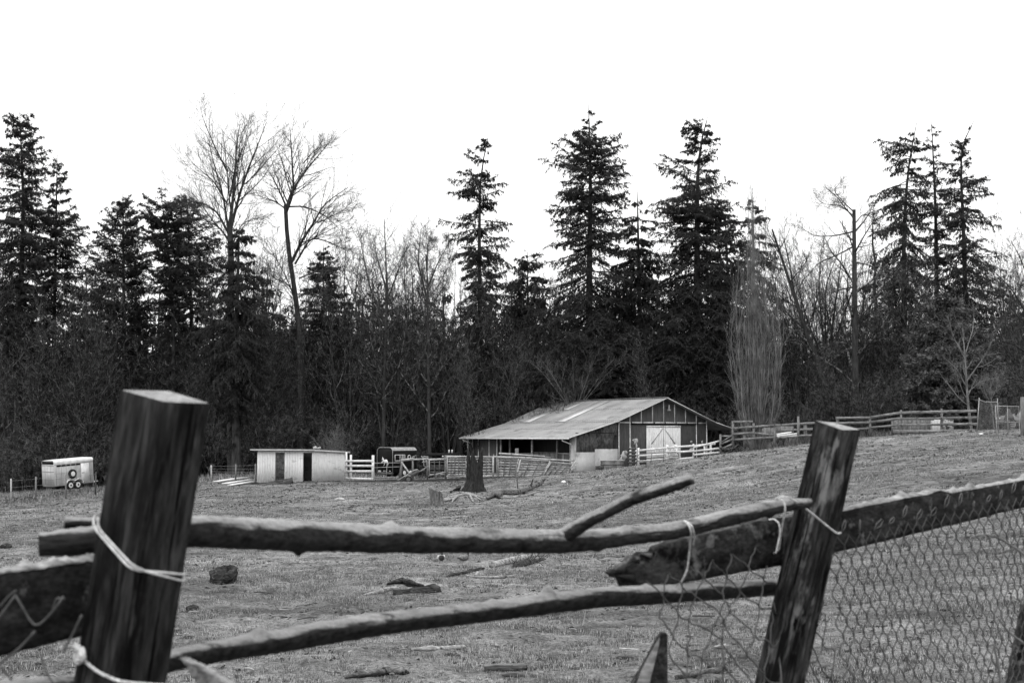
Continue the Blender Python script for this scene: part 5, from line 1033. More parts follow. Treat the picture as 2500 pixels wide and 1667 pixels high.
# right-hand chain-link frames, gatepost, car and covered stack
def cl_mesh(name, quad, d, parent, step=0.10, m_=STEEL):
    a, b_, c, e = [np.array(P(x, y, d)) for x, y in quad]; r1 = np.linalg.norm(b_ - a); r2 = np.linalg.norm(e - a); b = MB(); nx, nz_ = int(r1 / step), int(r2 / step)
    for k in range(-nz_, nx + 1):
        for sgn in (0, 1):
            u0, v0, u1, v1 = k / nx, 0, (k + nz_) / nx, 1
            if sgn: u0, u1 = 1 - u0, 1 - u1
            lo, hi = (0 - u0) / (u1 - u0), (1 - u0) / (u1 - u0); lo, hi = max(0, min(lo, hi)), min(1, max(lo, hi))
            if hi - lo < .02: continue
            f = lambda s: (a + (b_ - a) * (u0 + (u1 - u0) * s)) * (1 - s) + (e + (c - e) * (u0 + (u1 - u0) * s)) * s
            b.tube([f(lo), f(hi)], .0045, 3, False)
    return b.build(name, m_, parent)
t = gate('mesh_hurdle', 'leaning chain-link panel with a bent top bar at the end of the plank fence', 'gate', [[(2390.6, 971), (2385, 1055)], [(2391.5, 976), (2405, 981), (2428.5, 981), (2436, 981)], [(2386, 1052), (2437, 1062)], [(2435, 972), (2438, 1065)]], 84, .03, STEEL)
cl_mesh('wire_mesh', [(2391, 977), (2435, 981), (2437, 1061), (2387, 1052)], 84, t)
t = gate('chain_link_gate', 'chain-link gate with a middle bar hung on the wooden gatepost', 'gate', [[(2430, 991), (2487, 992), (2490, 1068), (2434, 1065), (2430, 991)], [(2432, 1028.5), (2488, 1031)], [(2459, 992), (2461, 1066)]], 82.5, .028, STEEL)
cl_mesh('wire_mesh', [(2430, 993), (2487, 993), (2490, 1068), (2434, 1064)], 82.5, t)
b = MB(); a, c = P(2496, 969, 81.5), P(2497, 1078, 81.5); b.tube([c, (np.array(a) + c) / 2, a], [.13, .12, .11], 10); tag(centre(b.build('gatepost', GREYV)), 'round wooden gatepost at the right border carrying the chain-link gate', 'post')
st = thing('covered_stack', G(2464, 90), 'dark stack of slatted crates under a pointed cover behind the gate', 'crate stack')
c = P(2464, 1046, 90); b = MB()
for k in range(7): b.box((c[0], c[1], c[2] - .25 + k * .12), (.5, .5, .08))
b.build('crate', WEATH, st); b = MB(); b.tube([c + Vector((0, 0, z)) for z in (.55, .75, 1.0, 1.25)], [.34, .28, .14, .07], 10); b.build('cover', DKW, st)
# car, side view, nose to the left
CARP = mat('silver_car_paint', 0.18, 0.2, 1, rough=0.3, metal=0.3, spec=0.6); GLASSD = mat('dark_car_glass', 0.02, 0.025, 1, rough=0.08, spec=0.8)
car = thing('parked_car', (0, 0, 0), 'silver estate car parked beyond the chain-link gate, cut by the right border', 'car')
prof = [(0, .35), (0, .78), (.15, .9), (1.05, 1.02), (1.15, 1.05), (1.75, 1.5), (2.0, 1.56), (3.6, 1.58), (4.1, 1.45), (4.35, 1.0), (4.4, .4)]
b = MB(); b.prism([(x, -.85, z) for x, z in prof[::1]], (0, 1.7, 0)); b.build('body', CARP, car)
for y in (-.86, .85):
    b = MB(); b.prism([(1.35, y, 1.05), (1.85, y, 1.46), (2.6, y, 1.5), (2.6, y, 1.05)], (0, .01, 0)); b.prism([(2.68, y, 1.05), (2.68, y, 1.5), (3.6, y, 1.5), (3.9, y, 1.1)], (0, .01, 0)); b.build('side_window', GLASSD, car)
b = MB(); b.prism([(1.18, -.72, 1.10), (1.18, .72, 1.10), (1.73, .66, 1.5), (1.73, -.66, 1.5)], (-.012, 0, .012)); b.build('windscreen', GLASSD, car)
b = MB(); b.tube([(2.0, -.75, 1.63), (3.7, -.75, 1.64)], .025, 6); b.tube([(2.0, .75, 1.63), (3.7, .75, 1.64)], .025, 6); b.build('roof_rail', WHITE, car)
b = MB(); b.box((1.0, -.95, 1.05), (.14, .2, .12)); b.build('mirror', BLKP, car)
b = MB(); b.box((-.01, -.6, .74), (.04, .3, .12)); b.build('headlight', WHITE, car); b = MB(); b.box((-.01, .6, .74), (.04, .3, .12)); b.build('headlight', WHITE, car)
for x in (.8, 3.5):
    for y in (-.78, .78):
        b = MB(); wheel(b, (x, y, .33), .33, .2, (0, 1, 0)); w_ = b.build('tyre', RUBBER, car); b = MB(); wheel(b, (x, y * 1.13, .33), .2, .02, (0, 1, 0)); b.build('rim', STEEL, w_)
gq = P(2437, 1046, 97); car.location = (gq[0], gq[1], gq[2] - .05); car.rotation_euler = (0, 0, math.radians(-8))

# barn wire to the fence post and left wire fences
def wire(name, label, pts, rad, m_, parent=None):
    b = MB(); b.tube([np.array(p) for p in pts], rad, 5, False); o = b.build(name, m_, parent)
    return o if parent else tag(centre(o), label, 'wire')
def wfence(label, posts, d, hts, group='wire fences at the forest side'):
    t = thing('wire_fence', P(posts[0][0], posts[0][2], d), label, 'fence', group)
    for k, (px, a, c) in enumerate(posts):
        b = MB(); q0, q1 = P(px, c, d), P(px + (k % 2) * 1.0, a, d); q0[2] -= .3; b.tube([q0, q1], .06, 7); b.build('post', [PALEW, GREYV, GREYV, DKW][k % 4], t)
    b = MB()
    for (p, q) in zip(posts[:-1], posts[1:]):
        for f in hts: b.tube([P(p[0], p[1] + (p[2] - p[1]) * f, d), P(q[0], q[1] + (q[2] - q[1]) * f, d)], .006, 3, False)
    b.build('wire_strand', STEEL, t)
wfence('wire fence with four thin posts in front of the white stock trailer', [(27, 1168, 1223), (87, 1163, 1218), (161, 1157, 1211), (233, 1152, 1205)], 104, (.1, .4, .7))
wfence('wire fence with pale stakes left of the shed', [(516, 1135, 1165), (575, 1133, 1171), (624, 1131, 1176)], 103, (.1, .3, .5, .7, .9))
for k, (a, c, w) in enumerate((((528, 1181), (600, 1172), .5), ((535, 1178), (585, 1171), .3), ((548, 1184), (612, 1176), .45), ((560, 1187), (614, 1180), .4), ((552, 1175), (590, 1170), .25))):
    b = MB(); b.beam(np.array(GA(*a)) + [0, 0, .06 + .03 * (4 - k)], np.array(GA(*c)) + [0, 0, .10 + .03 * (4 - k)], w, .05, jit=.01)
    tag(centre(b.build('white_board', WHITE)), ['widest white board in the pile left of the shed', 'thin white board at the back of the pile left of the shed', 'white board across the middle of the pile left of the shed', 'front white board of the pile left of the shed, nearest the camera', 'shortest white board on top of the pile left of the shed'][k], 'board', 'white boards piled left of the shed')
for k, (a, c, w, h) in enumerate((((637, 1184), (690, 1179), .2, .12), ((650, 1180), (712, 1178), .25, .15), ((655, 1177), (700, 1172), .2, .14), ((690, 1178), (714, 1172), .3, .35), ((745, 1180), (775, 1178), .2, .1))):
    z = .08 + .1 * (k in (1, 2)) + .12 * (k == 2) + .1 * (k == 3); b = MB(); b.beam(P(*a, 94.6 + k * .1), P(*c, 94.8 + k * .1), w, h, jit=.03)
    tag(centre(b.build('rotten_beam', DKW)), ['lowest dark beam of the heap before the shed', 'long dark beam across the heap before the shed', 'upper dark beam of the heap before the shed', 'thick dark block at the right of the heap before the shed', 'small dark sleeper lying at the shed doorway'][k], 'timber', 'rotten timbers in front of the shed')
# ------------------------------------------------------------------ stumps, logs and stones in the pasture
STUMPM = mat('charred_stump', 0.010, 0.045, 5, (3, 3, 0.5), rough=0.9, bump=0.8, dist=0.06, fine=(14, 0.4), spec=0.15)
STUMPG = mat('grey_stump', 0.05, 0.22, 5, (3, 3, 0.4), rough=0.9, bump=0.8, dist=0.05, fine=(14, 0.4), spec=0.15)
WLOG = mat('grey_log', 0.05, 0.20, 6, (0.35, 3, 3), rough=0.9, bump=0.8, dist=0.03, fine=(16, 0.4), spec=0.1, spots=[(0.015, 5, .54, .62)])
DLOG = mat('rotten_dark_log', 0.010, 0.06, 7, (0.5, 2, 2), rough=0.95, bump=0.9, dist=0.03, fine=(20, 0.5), spec=0.1, spots=[(0.14, 9, .60, .68)])
DRIFT = mat('driftwood', 0.12, 0.36, 5, (1, 2.5, 2.5), rough=0.85, bump=0.5, dist=0.03, fine=(16, 0.4), spec=0.15, spots=[(0.03, 4, 0.58, 0.66)])
def stump(name, label, base, H, r_top, r_bot, spikes, seed, m_, lean=(0, 0), nA=72, nR=26):
    """hollow stump: spikes = list of (angle, width, extra height)"""
    r = np.random.default_rng(seed); a = np.arange(nA) * 2 * math.pi / nA
    ridge = 1 + 0.10 * np.sin(a * 5 + seed) + 0.06 * np.sin(a * 11 + 2) + 0.04 * r.normal(0, 1, nA)
    flare = 1 + 0.35 * np.maximum(0, np.sin(a * 4 + seed * 1.3)) ** 2
    ht = np.full(nA, 0.62 * H) + 0.08 * H * r.normal(0, 1, nA) * .5
    for (an, w, e) in spikes:
        dlt = np.abs((a - an + math.pi) % (2 * math.pi) - math.pi); ht = np.maximum(ht, 0.62 * H + e * H * np.clip(1 - dlt / w, 0, 1) ** .7)
    V = []
    for k in range(nR):
        f = k / (nR - 1.0); z = ht * f; rr_ = r_top + (r_bot - r_top) * np.clip(1 - z / (0.45 * H), 0, 1) ** 2.2
        rad = rr_ * ridge * (1 + (flare - 1) * np.clip(1 - z / (.3 * H), 0, 1)) * (1 + .03 * r.normal(0, 1, nA))
        V.append(np.stack([rad * np.cos(a) + lean[0] * z, rad * np.sin(a) + lean[1] * z, z - 0.15], 1))
    for k in range(6):
        f = 1 - k / 5.0; z = ht * (.35 + .65 * f); rad = r_top * .72 * ridge * (.98 if k == 0 else .9 - .05 * k)
        if k == 0: z = ht * .995; rad = r_top * .85 * ridge
        V.append(np.stack([rad * np.cos(a) + lean[0] * z, rad * np.sin(a) + lean[1] * z, z - 0.15], 1))
    n_ = nR + 6; V = np.concatenate(V) + np.array(base); i = np.arange(n_ * nA).reshape(n_, nA)
    Q = np.stack([i[:-1], np.roll(i[:-1], -1, 1), np.roll(i[1:], -1, 1), i[1:]], -1).reshape(-1, 4)
    c = len(V); V = np.vstack([V, V[-nA:].mean(0)]); T = np.array([[c, i[-1, j], i[-1, (j + 1) % nA]] for j in range(nA)])
    return tag(centre(obj_from(name, V, [Q, T], m_)), label, 'stump')
g1 = GA(1158, 1199); 
stump('tree_stump', 'tall charred stump with three jagged spikes in front of the corral', g1, (1199 - 1090) / FPX * g1[1] * 1.02, .43, .64, [(3.3, .62, .40), (4.55, .42, .40), (0.0, .62, .40), (1.6, .5, .2)], 7, STUMPM)
g2 = GA(1068, 1233)
stump('tree_stump', 'short split grey stump leaning left with roots trailing right', g2, (1233 - 1184) / FPX * g2[1] * 1.05, .30, .38, [(3.3, 3.3, .36), (5.6, .5, .2)], 3, STUMPG, lean=(-.12, 0))
def limb(name, label, cat, pts, rad, m_, seed=0, sides=10, group=None, rough=.12, sub=5, parent=None, knots=()):
    """a gnarled tapering piece of wood through world points"""
    A = resamp(np.array(pts, float), max(6, (len(pts) - 1) * sub)); k = len(A); r = np.random.default_rng(seed + k)
    R = np.interp(np.linspace(0, 1, k), np.linspace(0, 1, len(rad)), rad); b = MB()
    V, Q = tubes(A[None], R[None], sides); Vr = V.reshape(k, sides, 3); a = np.arange(sides) * 2 * math.pi / sides
    prof_ = 1 + rough * np.sin(a * 2 + seed) * .6 + rough * .5 * r.normal(0, 1, sides); Vr = A[:, None] + (Vr - A[:, None]) * (prof_[None, :, None] * (1 + rough * .45 * r.normal(0, 1, (k, sides, 1))))
    V = np.vstack([Vr.reshape(-1, 3), A[:1] , A[-1:]]); c0 = k * sides
    T = [[c0, (i + 1) % sides, i] for i in range(sides)] + [[c0 + 1, (k - 1) * sides + i, (k - 1) * sides + (i + 1) % sides] for i in range(sides)]
    b.add(V, Q, T)
    for (f, an, ln, rk) in knots:
        i = int(f * (k - 1)); t_ = A[min(i + 1, k - 1)] - A[max(i - 1, 0)]; t_ /= np.linalg.norm(t_); u = np.cross(t_, (0, 0, 1)); u /= np.linalg.norm(u); w = np.cross(u, t_); dr = math.cos(an) * u + math.sin(an) * w
        b.tube([A[i] + dr * R[i] * .5, A[i] + dr * (R[i] + ln * .5), A[i] + dr * (R[i] + ln)], [rk * 1.5, rk, rk * .6], 7)
    o = b.build(name, m_, parent, smooth=True)
    return o if parent is not None else tag(centre(o), label, cat, group)
def gl(pts, lift=.08, dh=None):             # points lying on the ground under photo pixels
    return [np.array(GA(x, y)) + [0, 0, lift if dh is None else dh[k]] for k, (x, y) in enumerate(pts)]
rg_ = 'bleached roots between the two stumps'
for k, pts in enumerate(([(1083, 1222), (1110, 1214), (1140, 1208), (1160, 1214), (1175, 1224)], [(1085, 1225), (1108, 1220), (1120, 1215)], [(1130, 1206), (1155, 1210), (1178, 1218)], [(1148, 1212), (1152, 1222), (1156, 1228)], [(1118, 1214), (1108, 1222), (1103, 1230)], [(1100, 1212), (1125, 1205), (1150, 1206)])):
    limb('dead_root', ['longest bleached root snaking from the short stump to the tall one', 'short bleached root hugging the foot of the short stump', 'bleached root nearest the tall stump', 'bleached root prong pointing down towards the camera', 'forked bleached root end pointing left and down', 'bleached root arching along the back of the others'][k], 'root', gl(pts, .08), [.06, .07, .05, .02], DRIFT, k, 8, rg_, .25)
limb('root_chunk', 'black pointed lump of root left of the tall stump', 'root', gl([(1108, 1203), (1118, 1200), (1122, 1196)], .15), [.06, .15, .07], DLOG, 4, 9, None, .35)
limb('root_chunk', 'small black lump of root beside the short stump', 'root', gl([(1098, 1204), (1105, 1203)], .08), [.06, .09, .03], DLOG, 5, 8, None, .35)
limb('fallen_log', 'long dark fallen log with an upturned broken end, right of the stumps', 'log', gl([(1200, 1213), (1230, 1207), (1262, 1208), (1290, 1200), (1315, 1192), (1330, 1183)], .2, [.13, .16, .16, .18, .24, .38]), [.13, .16, .14, .11, .11, .15, .08], WLOG, 6, 12, None, .22, 6, knots=[(.62, 1.2, .45, .04), (.85, .6, .25, .05)])
limb('root_wad', 'fanned-out root end lying at the foot of the fallen log', 'root', gl([(1190, 1222), (1205, 1213), (1222, 1216)], .15), [.07, .22, .14], WLOG, 8, 14, None, .35)
limb('dead_branch', 'forked pale branch under the fallen log', 'branch', gl([(1222, 1217), (1262, 1217), (1285, 1212), (1320, 1200)], .07), [.03, .045, .04, .02], DRIFT, 9, 7, None, .2)
b = MB(); p = GA(1266, 1206); b.tube([p, P(1263, 1180, p[1]), P(1262, 1162, p[1])], [.035, .03, .02], 6); tag(centre(b.build('thin_stake', DKW)), 'thin crooked stake standing behind the fallen log', 'stake')
def rock(name, label, px, py, w, h, m_, seed, cat='stone', group=None, dep=.8, ns=3, lean_=0.0):
    p = np.array(GA(px, py)); k = p[1] / FPX; r = np.random.default_rng(seed); bm_ = []
    nA, nR = 16, 8; V = []
    for j in range(nR + 1):
        th = math.pi * j / nR; rr_ = math.sin(th); z = math.cos(th)
        for i in range(nA):
            a = 2 * math.pi * i / nA; q = 1 + .16 * math.sin(a * 2 + seed) + .10 * math.sin(a * 3 + th * 2 + seed) + r.normal(0, .05 * ns / 3)
            V.append([rr_ * math.cos(a) * w * k / 2 * q, rr_ * math.sin(a) * w * k / 2 * dep * q + 0.0, z * h * k * .62 * q + h * k * .38])
            V[-1][0] += lean_ * max(0, z) * w * k
    i = np.arange((nR + 1) * nA).reshape(nR + 1, nA); Q = np.stack([i[:-1], i[1:], np.roll(i[1:], -1, 1), np.roll(i[:-1], -1, 1)], -1).reshape(-1, 4)
    return tag(centre(obj_from(name, np.array(V) + p, [Q], m_)), label, cat, group)
rock('rotten_stump_chunk', 'dark angular chunk of rotten stump lying left of centre in the pasture', 546, 1424, 58, 40, DLOG, 2, 'stump', None, .8, 8, .22)
rock('stone', 'flat pale stone on the far pasture below the shed', 829, 1222, 28, 8, CONCR, 5)
rock('stone', 'pale oval stone between the two rails, left of the split plank', 858, 1598, 22, 11, CONCR, 6)
rock('stone', 'white stone lying right of the leaning corral posts', 1376, 1179, 11, 6, WHITE, 7)
rock('stone', 'small white lump at the foot of the barn downspout', 1405, 1147, 9, 6, WHITE, 8)
rock('stone', 'white stone in front of the chain-link panel', 2395, 1061, 9, 4, WHITE, 9)
rock('stone', 'white lump in the dark soil under the plank fence', 1846, 1096, 8, 4, WHITE, 10)
rock('dung_heap', 'dark low clod at the left border', 14, 1338, 34, 12, DLOG, 11, 'soil heap')
limb('fallen_log', 'pale bark-stripped log with its cut end facing the ducks', 'log', gl([(1200, 1386), (1235, 1378), (1275, 1368), (1320, 1358)], .07), [.085, .095, .09, .075], DRIFT, 12, 14, None, .12, 6, knots=[(.5, 1.4, .08, .03), (.7, 1.2, .1, .03)])
limb('dead_branch', 'dark brushy branch lying along the pale log', 'branch', gl([(1255, 1386), (1290, 1378), (1330, 1368)], .05), [.05, .07, .03], DLOG, 13, 9, None, .5)
r_ = random.Random(9); b = MB()
for k in range(40):
    p = np.array(GA(r_.uniform(1250, 1335), r_.uniform(1362, 1388))); b.tube([p + [0, 0, .05], p + [r_.uniform(-.2, .25), r_.uniform(-.1, .1), r_.uniform(.1, .32)]], [.012, .004], 4)
tag(centre(b.build('dead_twigs', DKW)), 'tangle of dark twigs along the right side of the pale log', 'twigs')
limb('driftwood_stick', 'bleached forked stick below the ducks', 'branch', gl([(1138, 1408), (1165, 1412), (1200, 1413), (1235, 1411), (1260, 1406)], .035), [.02, .035, .045, .035, .015], DRIFT, 14, 9, None, .2, knots=[(.25, 2.2, .12, .03)])
limb('dead_branch', 'dark rotten branch lying left of the bleached forked stick', 'branch', gl([(1090, 1412), (1110, 1406), (1140, 1402), (1180, 1392)], .05), [.02, .045, .05, .03], DLOG, 15, 8, None, .5)
limb('rotten_log', 'dark rotten log, upper piece of the heap in mid pasture', 'log', gl([(945, 1432), (985, 1428), (1035, 1438)], .06), [.03, .075, .03], DLOG, 16, 10, 'rotten wood heap in mid pasture', .4)
limb('rotten_log', 'shaggy dark log, right piece of the heap in mid pasture', 'log', gl([(960, 1454), (1010, 1452), (1074, 1448)], .05), [.05, .07, .085], DLOG, 17, 10, 'rotten wood heap in mid pasture', .5)
limb('pale_branch', 'pale curved branch at the left of the rotten wood heap', 'branch', gl([(888, 1456), (920, 1450), (950, 1441), (975, 1440)], .04), [.01, .04, .05, .035], DRIFT, 18, 9, 'rotten wood heap in mid pasture', .2)
limb('split_plank', 'split pale plank lying just above the bottom of the photo, centre', 'plank', gl([(1003, 1593), (1060, 1592), (1135, 1586)], .05), [.025, .035, .03, .025], DRIFT, 19, 6, None, .35)
limb('short_log', 'straight dark log low in the centre, above a smaller one', 'log', gl([(1182, 1641), (1235, 1640), (1287, 1639)], .06), [.038, .044, .038], WLOG, 20, 9, None, .15)
limb('short_log', 'small dark log just under the straight one', 'log', gl([(1226, 1656), (1278, 1655)], .05), [.02, .028, .024], WLOG, 21, 8, None, .25)
limb('fallen_log', 'rough log touching the bottom edge between left post and centre', 'log', gl([(842, 1664), (900, 1656), (950, 1651), (992, 1654)], .07), [.025, .05, .06, .05], WLOG, 22, 10, None, .25)
limb('fallen_log', 'dark log partly hidden behind the loose chain link at the bottom', 'log', gl([(1650, 1664), (1700, 1655), (1770, 1644)], .06), [.03, .04, .04], WLOG, 23, 9, None, .3)
limb('wood_chip', 'pale chip of plank seen through the loose chain link', 'plank', gl([(1512, 1590), (1560, 1594)], .03), [.03, .04], DRIFT, 24, 5, None, .2)
limb('wood_chip', 'thin dark stick under the broken plank', 'branch', gl([(1690, 1507), (1745, 1507)], .03), [.012, .018], DKW, 25, 5, None, .2)
limb('wood_chip', 'small pale sliver near the right post', 'plank', gl([(1742, 1584), (1772, 1582)], .03), [.015, .03], DRIFT, 26, 5, None, .2)
for k, (px, py, w) in enumerate(((905, 1508, 12), (1090, 1245, 8), (470, 1490, 30), (1395, 1535, 14))):
    rock('soil_lump', ['dark clod in the open pasture above the lower rail', 'dark clod near the short stump', 'dark scraped clod beside the left post', 'dark clod above the lower rail, centre right'][k], px, py, w, w * .45, DLOG, 30 + k, 'soil lump')

# ------------------------------------------------------------------ ducks
FE_D = mat('dark_plumage', 0.02, 0.06, 30, rough=0.7); FE_M = mat('mottled_plumage', 0.04, 0.20, 45, rough=0.75, cov=(0.42, 0.55)); FE_L = mat('pale_plumage', 0.40, 0.62, 20, rough=0.7); BILL = mat('bill', 0.16, 0.2, 5, rough=0.4)
def duck(px, py, ang, label, body_m, head_m, drake, s=1.0):
    p = GA(px, py); t = thing('duck', (p[0], p[1], p[2]), label, 'duck')
    def ell(name, c, r3, m_, tilt=0, nA=18, nR=12, parent=None, taper=0.0):
        V = []
        for j in range(nR + 1):
            th = math.pi * j / nR
            for i in range(nA):
                a = 2 * math.pi * i / nA; x = math.cos(th); sc = math.sin(th) * (1 + taper * x); V.append([x * r3[0], sc * math.cos(a) * r3[1], sc * math.sin(a) * r3[2]])
        V = np.array(V); ct_, st_ = math.cos(tilt), math.sin(tilt); V = V @ np.array([[ct_, 0, st_], [0, 1, 0], [-st_, 0, ct_]]) + np.array(c)
        i = np.arange((nR + 1) * nA).reshape(nR + 1, nA); Q = np.stack([i[:-1], np.roll(i[:-1], -1, 1), np.roll(i[1:], -1, 1), i[1:]], -1).reshape(-1, 4)
        return V, Q
    # body, neck and head as one continuous skin: rings along a spine from tail to crown
    sp = np.array([(-.27, .20), (-.22, .19), (-.14, .17), (-.02, .155), (.08, .165), (.14, .20), (.165, .245), (.175, .29), (.185, .325), (.19, .345)]); rw = np.array([.004, .035, .075, .098, .09, .06, .034, .03, .036, .006]); rh = np.array([.003, .026, .065, .088, .085, .06, .034, .030, .034, .006])
    s0_ = np.concatenate([[0], np.cumsum(np.hypot(*np.diff(sp, axis=0).T))]); s0_ = s0_ / s0_[-1]; sp = resamp(np.column_stack([sp[:, 0], 0 * sp[:, 0], sp[:, 1]]), 26); f = np.linspace(0, 1, 26); rw = np.interp(f, s0_, rw); rh = np.interp(f, s0_, rh)
    T = nrm(np.gradient(sp, axis=0)); U = np.array([0, 1, 0.0]); Wv = np.cross(T, U); a = np.arange(16) * 2 * math.pi / 16
    V = (sp[:, None] + rw[:, None, None] * np.cos(a)[None, :, None] * U + rh[:, None, None] * np.sin(a)[None, :, None] * Wv[:, None]).reshape(-1, 3)
    i = np.arange(26 * 16).reshape(26, 16); Q = np.stack([i[:-1], np.roll(i[:-1], -1, 1), np.roll(i[1:], -1, 1), i[1:]], -1).reshape(-1, 4)
    mi_ = np.repeat(np.where(f[:25] > .70, 1, np.where(f[:25] > .56, 2, 0)), 16)
    O = np.array(t.location)
    obj_from('body', V + O, [Q], [body_m, head_m, FE_D if drake else body_m], t, True, [mi_])
    for sg in (-1, 1):
        V, Q = ell('wing', (-.06, sg * .085, .175), (.15, .022, .055), None, .12, taper=.4); obj_from('wing', V + O, [Q], FE_L if drake else FE_M, t, True)
        b = MB(); b.tube([O + [-.0, sg * .04, .08], O + [.0, sg * .045, .03], O + [.01, sg * .045, .0]], [.012, .007, .007], 6); b.prism([O + [-.005, sg * .045, .003], O + [.06, sg * .07, .003], O + [.065, sg * .045, .003], O + [.06, sg * .02, .003]], (0, 0, .004)); b.build('leg', BILL, t)
        b = MB(); b.tube([O + [.20, sg * .028, .335], O + [.202, sg * .034, .336]], .006, 6); b.build('eye', BLACK, t)
    b = MB(); b.hexa([O + np.array(q) for q in ((.205, -.016, .318), (.262, -.014, .308), (.262, .014, .308), (.205, .016, .318), (.205, -.014, .34), (.262, -.012, .315), (.262, .012, .315), (.205, .014, .34))]); b.build('bill', BILL, t)
    if drake: b = MB(); b.tube([O + [.165, 0, .255], O + [.17, 0, .268]], .036, 14); b.build('neck_ring', FE_L, t)
    t.rotation_euler = (0, 0, ang); t.scale = (s, s, s); return t
duck(1077, 1375, math.radians(-80), 'white-sided drake with a dark head, left of the mottled duck', FE_L, FE_D, True, .95)
duck(1133, 1375, math.radians(50), 'mottled dark duck turned right, beside the white-sided drake', FE_M, FE_D, False, .95)

# ------------------------------------------------------------------ the near fence
def localize(o, zaxis, xhint=(1, 0, 0)):
    """turn an unparented object's own axes along its grain so the procedural grain follows it"""
    z = Vector(zaxis).normalized(); x = Vector(xhint); x = (x - z * x.dot(z)).normalized(); y = z.cross(x); M = Matrix((x, y, z)).transposed()
    o.data.transform(M.inverted().to_4x4()); o.rotation_euler = M.to_euler(); return o
NPOST = mat('near_post_wood', 0.004, 0.040, 13, (1.6, 1.6, 0.30), rough=0.8, bump=1.0, dist=0.008, cov=(0.42, 0.62), detail=12, nr=.78, fine=(55, 0.6), spec=0.05, spots=[(0.10, 14, 0.585, 0.70, (1.4, 1.4, 0.3)), (0.004, 11, 0.52, 0.62, (1.3, 1.3, 0.14)), (0.001, 42, 0.575, 0.61, (1.0, 1.0, 0.05)), (0.002, 5, 0.66, 0.69, (1.0, 1.0, 0.6))])
NPOST2 = mat('mossy_post_wood', 0.005, 0.055, 14, (1.6, 1.6, 0.34), rough=0.85, bump=1.0, dist=0.008, cov=(0.42, 0.60), detail=12, nr=.8, fine=(60, 0.6), spec=0.05, spots=[(0.14, 17, 0.515, 0.60, (1.0, 1.0, 0.36)), (0.006, 13, 0.50, 0.60, (1.2, 1.2, 0.2)), (0.001, 46, 0.57, 0.61, (1.0, 1.0, 0.05)), (0.002, 6, 0.65, 0.68, (1.0, 1.0, 0.6))])
ENDG = mat('sawn_end_grain', 0.15, 0.27, 30, rough=0.85, fine=(120, 0.35), spots=[(0.05, 28, 0.60, 0.68)], bump=.4, dist=.003)
LOGM = mat('peeled_pole', 0.15, 0.32, 6, (0.25, 4, 4), rough=0.6, bump=0.15, dist=0.003, cov=(0.30, 0.70), fine=(80, 0.25), spec=0.08, spots=[(0.03, 12, 0.58, 0.68, (0.35, 1.8, 1.8))])
PLKM = mat('rotten_plank', 0.008, 0.036, 16, (0.5, 1, 2.2), rough=0.85, bump=0.7, dist=0.004, cov=(0.38, 0.66), fine=(90, 0.5), spec=0.06, spots=[(0.15, 22, 0.60, 0.72)])
PLKL = mat('lichened_plank', 0.007, 0.045, 14, (0.7, 1, 1.6), rough=0.85, bump=0.8, dist=0.005, cov=(0.36, 0.62), fine=(90, 0.5), spec=0.06, spots=[(0.13, 20, 0.54, 0.64), (0.004, 9, 0.52, 0.60)])
SPLIN = mat('lit_splintered_wood', 0.10, 0.34, 22, (0.5, 1, 2), rough=0.85, fine=(90, 0.35), bump=.6, dist=.004)
TWINE = mat('baling_twine', 0.42, 0.60, 50, (1, 1, 1), rough=0.6, fine=(200, 0.3), bump=.4, dist=.001)
WIREM = mat('zinc_wire', 0.03, 0.09, 40, rough=0.55, metal=0.2, spec=0.3)
